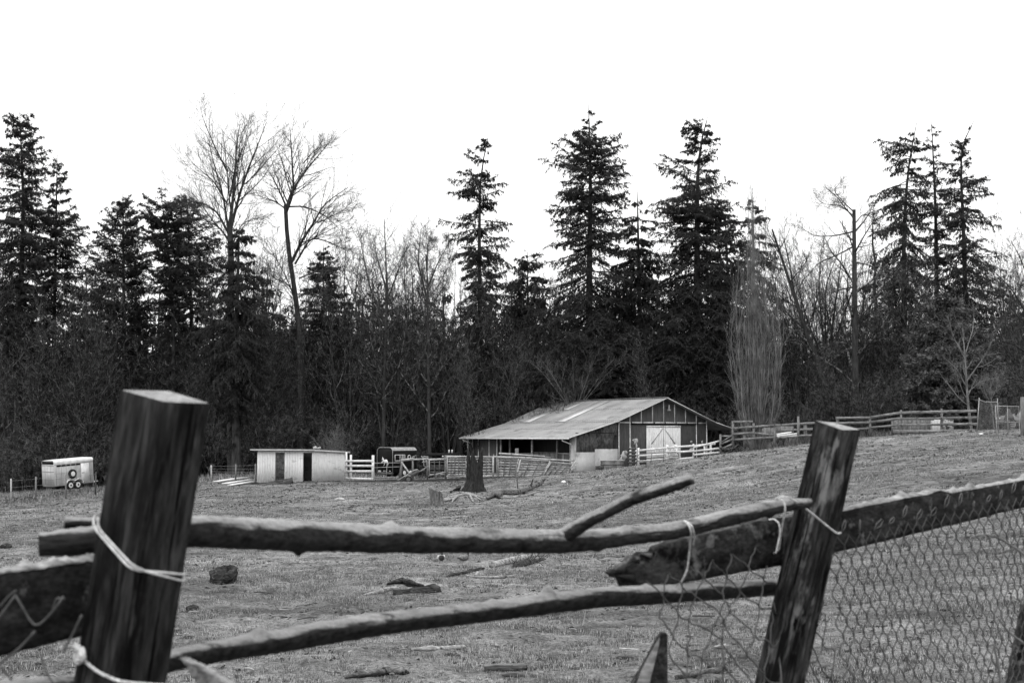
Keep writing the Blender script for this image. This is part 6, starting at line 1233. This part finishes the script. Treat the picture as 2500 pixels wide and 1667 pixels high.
def square_post(label, top, bot, m_, seed):
    """top, bot: (L, F, R) as (px, py, d); the hidden back corner is L + R - F; top also gives its own back corner"""
    Lt, Ft, Rt, Bt = [np.array(P(*q)) for q in top]; Lb_, Fb, Rb_ = [np.array(P(*q)) for q in bot]; Bb = Lb_ + Rb_ - Fb
    ext = lambda a, c: c + (c - a) * ((c[2] - 3.2) / (a[2] - c[2])); n_r = 40; k_s = 8
    C0 = [Ft, Rt, Bt, Lt]; C1_ = [ext(Ft, Fb), ext(Rt, Rb_), ext(Bt, Bb), ext(Lt, Lb_)]; r = np.random.default_rng(seed)
    def ring(f, ins=0.0):
        c = [C0[i] * (1 - f) + C1_[i] * f for i in range(4)]; mid = sum(c) / 4; out = []
        for i in range(4):
            a, e, pv = c[i], c[(i + 1) % 4], c[i - 1]
            out.append(a + (pv - a) * .045 + (e - a) * 0.006); out.append(a + (e - a) * .006 + (pv - a) * .006 + (mid - a) * .02); out.append(a + (e - a) * .045 + (pv - a) * .006)
            for s in range(1, k_s): out.append(a + (e - a) * (.045 + .91 * s / k_s))
        out = np.array(out); return mid + (out - mid) * (1 - ins)
    n_c = len(ring(0)); rows = [ring(0, .03)] + [ring(.002 + (f ** 1.2) * .998) for f in np.linspace(0, 1, n_r)]
    crack = r.normal(0, .0010, n_c); V = []
    for k, rw_ in enumerate(rows):
        mid = rw_.mean(0); dv = nrm(rw_ - mid); crack += r.normal(0, .00025, n_c); V.append(rw_ + dv * (crack + r.normal(0, .0002, n_c))[:, None])
    V = np.vstack(V); i = np.arange(len(V)).reshape(-1, n_c); Q = np.stack([i[1:], np.roll(i[1:], -1, 1), np.roll(i[:-1], -1, 1), i[:-1]], -1).reshape(-1, 4)
    o = obj_from('fence_post', V, [Q], m_, None, True); centre(o)
    # end-grain cap as its own face set
    b = MB(); top_ring = rows[0]; mid = top_ring.mean(0); Vt = np.vstack([top_ring, mid + (top_ring - mid) * .6, mid[None]]); n2 = n_c
    Vt[n2:] += np.array([0, 0, .0008]) + r.normal(0, .0006, (n2 + 1, 3))
    b.add(Vt, [[j, (j + 1) % n2, n2 + (j + 1) % n2, n2 + j] for j in range(n2)], [[n2 + j, n2 + (j + 1) % n2, 2 * n2] for j in range(n2)])
    cap = b.build('sawn_top', ENDG, o); ax = (sum(C0) - sum(C1_)); tag(o, label, 'fence post')
    # orient grain
    z = Vector(ax).normalized(); x = Vector((1, 0, 0)); x = (x - z * x.dot(z)).normalized(); y = z.cross(x); M = Matrix((x, y, z)).transposed()
    o.data.transform(M.inverted().to_4x4()); cap.data.transform(M.inverted().to_4x4()); o.rotation_euler = M.to_euler(); return o
square_post('thick dark square post close to the camera, left, tied with pale twine', [(292, 951, 2.14), (401, 981, 2.05), (516, 985, 2.13), (414, 954, 2.22)], [(176, 1667, 2.08), (292, 1667, 2.0), (409, 1667, 2.08)], NPOST, 1)
square_post('blotchy square post leaning right, near right, where the plank and both poles meet', [(1989, 1026, 3.22), (2058, 1050, 3.16), (2102, 1049, 3.20), (2034, 1031, 3.27)], [(1843, 1667, 3.16), (1905, 1667, 3.10), (1965, 1667, 3.15)], NPOST2, 2)
BARK_SHADE = mat('bark_and_shade', 0.006, 0.030, 14, (0.4, 2, 2), rough=0.9, bump=0.9, dist=0.004, cov=(0.38, 0.66), fine=(70, 0.5), spec=0.1)
def bark_shaded(m_):  # mixes painted underside shade and dark bark into the pole colour
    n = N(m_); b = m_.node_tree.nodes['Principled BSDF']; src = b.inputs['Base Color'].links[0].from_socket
    at = n.new('ShaderNodeAttribute', attribute_name='bark'); tc = n.new('ShaderNodeTexCoord'); mp = n.new('ShaderNodeMapping'); mp.inputs['Scale'].default_value = (0.5, 2.5, 2.5); n.link(tc.outputs['Object'], mp.inputs[0])  # the mask carries painted shade as well as bark
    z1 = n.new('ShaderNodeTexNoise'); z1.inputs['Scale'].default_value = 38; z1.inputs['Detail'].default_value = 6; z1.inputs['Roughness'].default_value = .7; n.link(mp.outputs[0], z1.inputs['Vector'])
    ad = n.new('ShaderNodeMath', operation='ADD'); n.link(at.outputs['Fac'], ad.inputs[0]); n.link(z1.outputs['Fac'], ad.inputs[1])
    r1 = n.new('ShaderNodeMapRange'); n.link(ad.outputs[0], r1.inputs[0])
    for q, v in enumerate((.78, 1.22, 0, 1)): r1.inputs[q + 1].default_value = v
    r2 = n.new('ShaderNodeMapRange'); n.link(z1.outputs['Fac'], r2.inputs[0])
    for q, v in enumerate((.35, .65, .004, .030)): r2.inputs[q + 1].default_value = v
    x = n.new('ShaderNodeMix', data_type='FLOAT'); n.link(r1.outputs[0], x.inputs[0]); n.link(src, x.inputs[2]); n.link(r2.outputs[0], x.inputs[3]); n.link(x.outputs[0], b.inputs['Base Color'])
bark_shaded(LOGM)
def pole(name, label, cat, px, m_, seed, knots=(), group=None, sides=40, ends=True, parent=None, bark=((0, .42), (1, .42))):  # how far up the painted underside shade and bark reach
    """px: list of (px, py, half thickness px, d)"""
    A = np.array([P(a, b_, d) for a, b_, _, d in px]); R0 = np.array([r_ * d / FPX for _, _, r_, d in px]); k = len(px) * 16
    s = np.concatenate([[0], np.cumsum(np.linalg.norm(np.diff(A, axis=0), axis=1))]); t = np.linspace(0, s[-1], k); r = np.random.default_rng(seed)
    C_ = np.stack([np.interp(t, s, A[:, j]) for j in range(3)], 1); R = np.interp(t, s, R0)
    for _ in range(14): C_[1:-1] = (C_[:-2] + 2 * C_[1:-1] + C_[2:]) / 4; R[1:-1] = (R[:-2] + 2 * R[1:-1] + R[2:]) / 4
    w = np.convolve(r.normal(0, 1, k + 16), np.ones(17) / 17, 'valid') * .035; R = R * (1 + w); C_[:, 2] += np.convolve(r.normal(0, 1, k + 20), np.ones(21) / 21, 'valid') * .0025
    V, Q = tubes(C_[None], R[None], sides); Vr = V.reshape(k, sides, 3); a = np.arange(sides) * 2 * math.pi / sides
    for (f, an, ln, wd) in knots:
        ft = np.linspace(0, 1, k)[:, None]; da = np.abs((a[None] - an + math.pi) % (2 * math.pi) - math.pi)
        bump = np.exp(-((ft - f) / wd) ** 2 - (da / .55) ** 2) * ln; Vr = Vr + nrm(Vr - C_[:, None]) * bump[..., None]
    Vr = Vr + nrm(Vr - C_[:, None]) * (r.normal(0, .0007, (k, sides, 1)) + (np.sin(a * 3 + seed) * .0012)[None, :, None])
    V = np.vstack([Vr.reshape(-1, 3), C_[:1], C_[-1:]]); c0 = k * sides
    T = [[c0, (i + 1) % sides, i] for i in range(sides)] + [[c0 + 1, (k - 1) * sides + i, (k - 1) * sides + (i + 1) % sides] for i in range(sides)]
    b = MB(); b.add(V, Q, T); o = b.build(name, m_, parent, True)
    if parent is None: tag(centre(o), label, cat, group)
    # underside shade painted into the colour, along with dark bark ending in a ragged line
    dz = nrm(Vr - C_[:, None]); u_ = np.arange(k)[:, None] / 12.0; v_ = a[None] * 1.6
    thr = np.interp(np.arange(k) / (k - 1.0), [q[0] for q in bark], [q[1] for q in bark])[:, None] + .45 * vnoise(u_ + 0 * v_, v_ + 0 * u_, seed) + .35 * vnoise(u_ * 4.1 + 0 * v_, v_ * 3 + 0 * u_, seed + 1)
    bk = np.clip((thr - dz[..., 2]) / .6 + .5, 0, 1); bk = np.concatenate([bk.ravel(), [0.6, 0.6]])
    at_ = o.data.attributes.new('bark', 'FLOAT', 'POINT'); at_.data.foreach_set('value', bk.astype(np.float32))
    if parent is None: return o
    return o if parent is not None else tag(centre(o), label, cat, group)
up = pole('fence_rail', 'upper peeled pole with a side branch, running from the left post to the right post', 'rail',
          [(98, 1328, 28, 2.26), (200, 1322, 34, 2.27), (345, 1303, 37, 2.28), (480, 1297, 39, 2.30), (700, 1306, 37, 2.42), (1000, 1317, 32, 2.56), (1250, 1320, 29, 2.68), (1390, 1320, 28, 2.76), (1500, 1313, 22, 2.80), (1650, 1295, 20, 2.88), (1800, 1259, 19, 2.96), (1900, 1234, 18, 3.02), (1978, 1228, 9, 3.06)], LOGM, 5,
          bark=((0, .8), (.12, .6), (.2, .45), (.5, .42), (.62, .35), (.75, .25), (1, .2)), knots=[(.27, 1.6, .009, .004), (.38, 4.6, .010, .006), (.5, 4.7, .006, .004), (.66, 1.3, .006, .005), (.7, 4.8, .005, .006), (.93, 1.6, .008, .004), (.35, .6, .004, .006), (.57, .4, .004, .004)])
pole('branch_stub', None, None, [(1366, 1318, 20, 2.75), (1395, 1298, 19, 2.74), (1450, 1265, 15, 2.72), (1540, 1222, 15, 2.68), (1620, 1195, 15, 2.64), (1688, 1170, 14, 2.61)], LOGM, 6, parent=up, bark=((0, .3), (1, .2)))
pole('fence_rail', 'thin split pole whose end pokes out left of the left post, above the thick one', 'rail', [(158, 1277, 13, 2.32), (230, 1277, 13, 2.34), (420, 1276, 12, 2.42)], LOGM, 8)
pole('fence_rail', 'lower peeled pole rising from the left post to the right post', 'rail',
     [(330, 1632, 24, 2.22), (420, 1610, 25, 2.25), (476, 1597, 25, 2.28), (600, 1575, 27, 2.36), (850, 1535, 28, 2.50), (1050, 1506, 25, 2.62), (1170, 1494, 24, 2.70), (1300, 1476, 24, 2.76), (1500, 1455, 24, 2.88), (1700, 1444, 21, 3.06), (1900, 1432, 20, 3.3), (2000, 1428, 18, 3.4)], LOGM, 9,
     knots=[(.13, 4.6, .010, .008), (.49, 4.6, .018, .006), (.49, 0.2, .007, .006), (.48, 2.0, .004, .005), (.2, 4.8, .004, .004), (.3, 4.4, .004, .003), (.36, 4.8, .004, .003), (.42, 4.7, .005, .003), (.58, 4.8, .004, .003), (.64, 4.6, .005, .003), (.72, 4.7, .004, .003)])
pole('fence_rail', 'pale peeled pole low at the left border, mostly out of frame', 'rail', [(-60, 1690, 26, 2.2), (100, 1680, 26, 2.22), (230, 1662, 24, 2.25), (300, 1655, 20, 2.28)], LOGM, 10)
def plank(label, tops, bots, th, m_, seed, edge=True, name='fence_plank'):
    """front face outline: tops and bots are lists of (px, py, d) left to right; th = thickness away from the camera"""
    r = np.random.default_rng(seed); n_ = 90
    def line(pts, j):
        x = np.array([p[0] for p in pts], float); u = np.linspace(0, 1, n_); X = x[0] + (x[-1] - x[0]) * u
        Y = np.interp(X, x, [p[1] for p in pts]); D = np.interp(X, x, [p[2] for p in pts]); A = np.array([P(a, b_, d) for a, b_, d in zip(X, Y, D)]); A[:, 2] += np.convolve(r.normal(0, 1, n_ + 2), [.3, .4, .3], 'valid') * j; return A
    Tt, Bt = line(tops, .0012), line(bots, .0008); rows = 10
    grid = np.array([Tt * (1 - f) + Bt * f for f in np.linspace(0, 1, rows)]); dv = np.array(P(*tops[-1])) - np.array(P(*tops[0])); nv = np.cross(dv, (0, 0, 1)); nv /= np.linalg.norm(nv); nv = nv * (1 if nv[1] > 0 else -1)
    grid = grid + nv * r.normal(0, .0006, (rows, n_, 1)); back = grid + nv * th; V = np.concatenate([grid.reshape(-1, 3), back.reshape(-1, 3)]); i = np.arange(rows * n_).reshape(rows, n_); j = i + rows * n_
    Q = [np.stack([i[1:, :-1], i[1:, 1:], i[:-1, 1:], i[:-1, :-1]], -1).reshape(-1, 4), np.stack([j[:-1, :-1], j[:-1, 1:], j[1:, 1:], j[1:, :-1]], -1).reshape(-1, 4)]
    for a_, c_ in ((i[0], j[0]), (j[-1], i[-1])): Q.append(np.stack([a_[:-1], a_[1:], c_[1:], c_[:-1]], -1))
    for a_, c_ in ((i[:, 0], j[:, 0]), (j[:, -1], i[:, -1])): Q.append(np.stack([a_[1:], a_[:-1], c_[:-1], c_[1:]], -1))
    o = obj_from(name, V, [np.vstack(Q)], m_); centre(o); tag(o, label, 'plank')
    if edge:
        b = MB(); st = grid[0] + [0, 0, .0005]; e2 = back[0] + [0, 0, .0005]; hgt = np.abs(np.convolve(r.normal(0, 1, n_ + 4), np.ones(5) / 5, 'valid')) * .006 + .002; hb = np.abs(np.convolve(r.normal(0, 1, n_ + 2), np.ones(3) / 3, 'valid')) * .012 + .001; up_ = np.array([0, 0, 1.0])
        rws = [st - up_ * .001 - nv * .0008, st + up_ * hgt[:, None] * .6, (st * .55 + e2 * .45) + up_ * hb[:, None], e2 + up_ * hgt[::-1, None] * .5 + nv * .0008, e2 - up_ * .001 + nv * .001]
        V = np.concatenate(rws); i = np.arange(5 * n_).reshape(5, n_); b.add(V, np.stack([i[:-1, :-1], i[:-1, 1:], i[1:, 1:], i[1:, :-1]], -1).reshape(-1, 4)); b.build('splintered_edge', SPLIN, o)
    return o
plank('dark rotten plank with a pale splintered top edge, right of the right post', [(2020, 1252, 3.30), (2062, 1246, 3.33), (2137, 1230, 3.42), (2197, 1217, 3.5), (2263, 1207, 3.6), (2296, 1195, 3.65), (2325, 1203, 3.7), (2378, 1193, 3.78), (2428, 1184, 3.86), (2500, 1172, 4.0), (2600, 1152, 4.2)],
      [(2020, 1352, 3.30), (2039, 1348, 3.32), (2137, 1326, 3.42), (2273, 1293, 3.6), (2395, 1264, 3.8), (2500, 1238, 4.0), (2600, 1215, 4.2)], .03, PLKM, 11)
bp_ = plank('broken lichened plank with a jagged point, hanging between the poles left of the right post', [(1500, 1399, 2.95), (1512, 1390, 2.95), (1518, 1392, 2.95), (1528, 1378, 2.96), (1540, 1376, 2.96), (1547, 1366, 2.97), (1549, 1356, 2.97), (1562, 1357, 2.98), (1578, 1350, 2.98), (1604, 1348, 3.0), (1608, 1336, 3.0), (1632, 1326, 3.0), (1660, 1318, 3.02), (1770, 1296, 3.1), (1800, 1288, 3.12), (1850, 1272, 3.16), (1925, 1262, 3.24), (1990, 1256, 3.3)],
      [(1500, 1401, 2.95), (1512, 1411, 2.95), (1522, 1408, 2.95), (1530, 1424, 2.96), (1534, 1436, 2.96), (1541, 1428, 2.96), (1556, 1440, 2.97), (1560, 1450, 2.97), (1575, 1444, 2.98), (1600, 1441, 3.0), (1680, 1420, 3.04), (1750, 1407, 3.1), (1905, 1380, 3.22), (1990, 1362, 3.3)], .03, PLKL, 12, False)
plank('wide dark plank at the left border running behind the left post', [(-80, 1412, 1.98), (0, 1400, 2.04), (100, 1386, 2.11), (210, 1370, 2.19), (330, 1352, 2.28)], [(-80, 1622, 1.98), (0, 1602, 2.04), (100, 1577, 2.11), (210, 1550, 2.19), (330, 1520, 2.28)], .035, PLKM, 13)
plank('pale splintered board end low beside the left post', [(438, 1603, 2.12), (455, 1614, 2.12), (478, 1622, 2.12), (510, 1640, 2.1), (560, 1668, 2.08), (600, 1700, 2.06)], [(438, 1605, 2.12), (455, 1625, 2.12), (478, 1662, 2.12), (510, 1705, 2.1), (560, 1740, 2.08), (600, 1760, 2.06)], .015, SPLIN, 14, False, 'splintered_board')
plank('pointed grey paling poking up at the bottom edge, left of the right post', [(1543, 1670, 3.0), (1570, 1628, 3.0), (1590, 1590, 3.0), (1606, 1558, 3.0), (1618, 1546, 3.0), (1630, 1550, 3.0)], [(1543, 1760, 3.0), (1570, 1760, 3.0), (1590, 1760, 3.0), (1606, 1760, 3.0), (1618, 1760, 3.0), (1630, 1760, 3.0)], .035, PLKL, 15, False, 'paling')
plank('grey paling leaning in at the lower right border', [(2462, 1690, 4.6), (2475, 1620, 4.6), (2490, 1540, 4.6), (2500, 1490, 4.6), (2520, 1440, 4.6)], [(2462, 1800, 4.6), (2475, 1800, 4.6), (2490, 1800, 4.6), (2500, 1800, 4.6), (2520, 1800, 4.6)], .04, PLKL, 16, False, 'paling')
def twine(label, loops, name='twine_tie'):
    b = MB()
    for pts, rd in loops:
        A = resamp(np.array([P(*q) for q in pts]), len(pts) * 5); A = resamp(A, len(pts) * 22); L_ = np.concatenate([[0], np.cumsum(np.linalg.norm(np.diff(A, axis=0), axis=1))]); T_ = nrm(np.gradient(A, axis=0)); U_ = nrm(np.cross(T_, (0.1, 1, 0.05))); X_ = np.cross(T_, U_)
        for ph in (0, 2.09, 4.19):
            an = (L_ / (rd * 9) * 6.283 / 1.6 + ph)[:, None]; b.tube(A + (U_ * np.cos(an) + X_ * np.sin(an)) * rd * .5, rd * .56, 6)
    return tag(centre(b.build(name, TWINE, None, True)), label, 'twine')
twine('doubled pale twine slanting round the upper part of the left post', [([(420, 1300, 2.25), (250, 1250, 2.14), (226, 1262, 2.085), (230, 1288, 2.075), (262, 1325, 2.05), (318, 1388, 1.995), (350, 1394, 2.0), (400, 1397, 2.03), (444, 1402, 2.085), (452, 1401, 2.13), (440, 1398, 2.24)], .0019), ([(238, 1262, 2.10), (240, 1288, 2.08), (270, 1322, 2.05), (324, 1380, 1.993), (360, 1396, 2.0), (400, 1406, 2.03), (442, 1417, 2.08), (450, 1416, 2.13), (438, 1412, 2.24)], .0016)])
twine('knotted twine low on the left post', [([(150, 1580, 2.2), (182, 1576, 2.09), (196, 1592, 2.05), (205, 1612, 2.045), (240, 1640, 2.02), (290, 1662, 1.99), (330, 1667, 2.0), (400, 1672, 2.05)], .0024), ([(186, 1576, 2.08), (200, 1586, 2.04), (205, 1605, 2.03), (190, 1615, 2.05), (184, 1596, 2.05)], .005)])
twine('pale twine from the upper pole down across the right post', [([(1895, 1245, 3.06), (1893, 1218, 3.02), (1905, 1211, 2.985), (1925, 1213, 2.99), (1960, 1235, 3.06), (2010, 1276, 3.13), (2044, 1303, 3.16), (2052, 1300, 3.2)], .0022), ([(1896, 1214, 2.99), (1915, 1222, 2.985), (1918, 1240, 2.98), (1908, 1290, 3.02), (1902, 1340, 3.1), (1890, 1350, 3.2)], .0018)])
twine('twine loop tying the upper pole to the broken plank', [([(1668, 1300, 2.95), (1664, 1275, 2.90), (1672, 1270, 2.865), (1682, 1280, 2.85), (1688, 1300, 2.85), (1684, 1340, 2.95), (1678, 1390, 2.97), (1664, 1420, 2.97), (1650, 1430, 3.0)], .0018), ([(1680, 1275, 2.87), (1690, 1283, 2.85), (1695, 1305, 2.86), (1693, 1330, 2.93)], .0015)])
twine('small pale twine loop over the top of the broken plank', [([(1878, 1268, 3.2), (1890, 1266, 3.15), (1902, 1276, 3.14), (1905, 1300, 3.14), (1894, 1350, 3.14)], .0016)])
TWH = mat('bright_wire_end', 0.06, 0.12, 40, rough=0.5)
# chain link woven from zigzag wires
def chain(label, nw, nr, fn, rad, seed, jit=.002, name='chain_link'):
    r = np.random.default_rng(seed); b = MB(); t = thing(name, fn(nw // 2, nr, 0), label, 'wire mesh'); allV = []
    for i in range(nw):
        pts = []
        for j in range(nr):
            u0, u1 = i + ((i + j) % 2), i + ((i + j + 1) % 2); o0 = .5 if (i + j) % 2 else -.5
            for s in (0.08, .3, .5, .7, .92): pts.append(fn(u0 + (u1 - u0) * (.5 - .5 * math.cos(math.pi * (s ** 1))), j + s, (1 - 2 * s) * o0))
        pts = np.array(pts) + r.normal(0, jit * .15, (len(pts), 3)); b.tube(pts, rad, 5, False)
    b.build('wire_mesh', WIREM, t, True)
    return t
def fnR(u, j, o):
    q = u / 54.0; px = 2012 + 560 * (1 - (1 - q) ** 1.3); d = np.interp(px, [2010, 2137, 2263, 2378, 2500, 2600], [3.255, 3.39, 3.57, 3.75, 3.965, 4.16]); top = np.interp(px, [2010, 2137, 2273, 2395, 2500, 2600], [1308, 1290, 1258, 1232, 1206, 1185])
    p = P(px, top, d); v = j * .0335
    dr = Vector((.64, .77, 0)); return np.array(p) + np.array([0, 0, -v]) + np.array(dr) * (v * .22 * (1 - q) + .003 * math.sin(j * .7 + u * .3)) + np.array([.77, -.64, 0]) * (o * .004 + .006 * math.sin(v * 6 + u * .2))
t = chain('chain-link mesh stapled to the plank right of the right post', 54, 24, fnR, .0014, 1)
r_ = random.Random(3)
for i in range(1, 54):
    if i % 3 or r_.random() < .15: continue
    p0 = fnR(i, 0, 0) + np.array([-.003, -.005, r_.uniform(-.006, .012)]); dx = np.array([.016, .018, 0]) * r_.uniform(.3, 1.5); hgt = r_.uniform(.014, .036)
    b = MB(); b.tube([p0, p0 + dx * .3 + [0, 0, hgt * .6], p0 + dx + [0, 0, hgt], p0 + dx * 1.25 + [0, 0, hgt * .9], p0 + dx * .9 + [0, 0, hgt * .35], p0 + dx * .3 + [0, 0, .003]], .0012, 5); b.build('hooked_end', TWH, t, True)
def fnL(u, j, o):
    q = u / 15.0; sag = .03 * math.sin(u * 1.3 + j * .5) + .02 * math.sin(j * 1.1 + u * 2.1); px = 1572 + 400 * q; d = float(np.interp(q, [0, .55, .8, 1], [2.93, 3.05, 3.32, 3.42])); top = 1408 - 115 * q
    p = P(px, top, d); v = j * .037 * (1 + .15 * math.sin(u)); return np.array(p) + np.array([v * .30 - .10 * v * q + sag * .35 * min(1, j / 3), -.02 + o * .005, -v - sag * .25 * min(1, j / 3)])
chain('torn loose chain-link mesh drooping under the broken plank', 15, 13, fnL, .0017, 2, .01)
b = MB()
for pts in ([(1500, 1530), (1494, 1560), (1482, 1590), (1470, 1620), (1462, 1667)], [(1494, 1560), (1500, 1580)], [(1482, 1590), (1470, 1580)], [(1470, 1625), (1490, 1650)], [(1462, 1640), (1450, 1655)], [(1480, 1600), (1500, 1640), (1510, 1670)]): b.tube(resamp(np.array([P(x, y, 2.6) for x, y in pts]), 8), [.0012] * 8, 5)
tag(centre(b.build('dead_weed', DRIFT)), 'out-of-focus dry weed stalks at the bottom edge, centre right', 'weed')
b = MB()
for pts, r0 in (([(0, 1480), (20, 1455), (40, 1440)], .002), ([(-20, 1530), (10, 1490), (36, 1455)], .0028), ([(36, 1450), (60, 1490), (86, 1538), (140, 1480), (155, 1455)], .0026), ([(86, 1540), (50, 1580), (-10, 1625)], .003), ([(128, 1490), (138, 1458), (158, 1462)], .0022), ([(200, 1500), (176, 1550), (155, 1590)], .0024), ([(100, 1600), (112, 1640), (140, 1680)], .0022), ([(0, 1625), (30, 1660)], .0022)):
    b.tube(resamp(np.array([P(x, y, 1.93) for x, y in pts]), 10), r0 * .62, 6)
tag(centre(b.build('fence_wire', WIREM, None, True)), 'bent grey wires crossing the wide plank at the left border', 'wire')
for lab, pts, r0 in (('blurred bare twig arching in from the right border in front of the mesh', [(2372, 1312), (2400, 1301), (2440, 1312), (2500, 1352), (2560, 1400)], .0035), ('short blurred twig just under the arching one', [(2410, 1350), (2440, 1348), (2480, 1338)], .0022), ('thin blurred twig low at the right border beside the grey paling', [(2436, 1508), (2460, 1540), (2500, 1570)], .003), ('dark upright twig at the bottom right in front of the mesh', [(2426, 1570), (2436, 1620), (2446, 1680)], .004)):
    b = MB(); b.tube(resamp(np.array([P(x, y, 3.4) for x, y in pts]), 12), np.linspace(r0 * .6, r0, 12), 6); tag(centre(b.build('bramble_twig', STUMPG, None, True)), lab, 'twig')
wire('overhead_wire', 'thin pale wire from the barn roof edge down to the fence post', [BP(kR + 2.3, s0 - .05, Zk - .62), P(1789, 1044, 95)], .012, STEEL)

# the torn grain at the tip of the broken plank, and the paling's lit left side, painted in as a paler split face
for k, (x0, y0, x1, y1, w_) in enumerate(((1530, 1392, 1496, 1398, 7), (1550, 1412, 1508, 1404, 9), (1556, 1432, 1522, 1424, 8), (1570, 1446, 1546, 1452, 6), (1560, 1370, 1538, 1370, 6), (1590, 1356, 1562, 1350, 5), (1630, 1336, 1606, 1338, 5))):
    a_, c_ = np.array(P(x0, y0, 2.955)), np.array(P(x1, y1, 2.94)); h_w = w_ / FPX * 2.95; b = MB()
    b.prism([a_ + [0, 0, h_w], a_ - [0, 0, h_w], c_], (0.004, .014, 0)); b.build('splinter', DLOG if k % 2 else PLKM, bp_)
b = MB(); b.prism([P(x, y, 2.992) for x, y in ((1541, 1700), (1568, 1634), (1590, 1592), (1604, 1566), (1611, 1556), (1608, 1578), (1600, 1612), (1590, 1650), (1580, 1700))], (0, .006, 0)); pal_ = [o for o in scene.objects if o.name.startswith('paling') and abs(o.location.y - 3.0) < .3][0]
sf = b.build('lit_split_face', SPLIN, None); sf.data.transform(Matrix.Translation(-pal_.location)); sf.parent = pal_
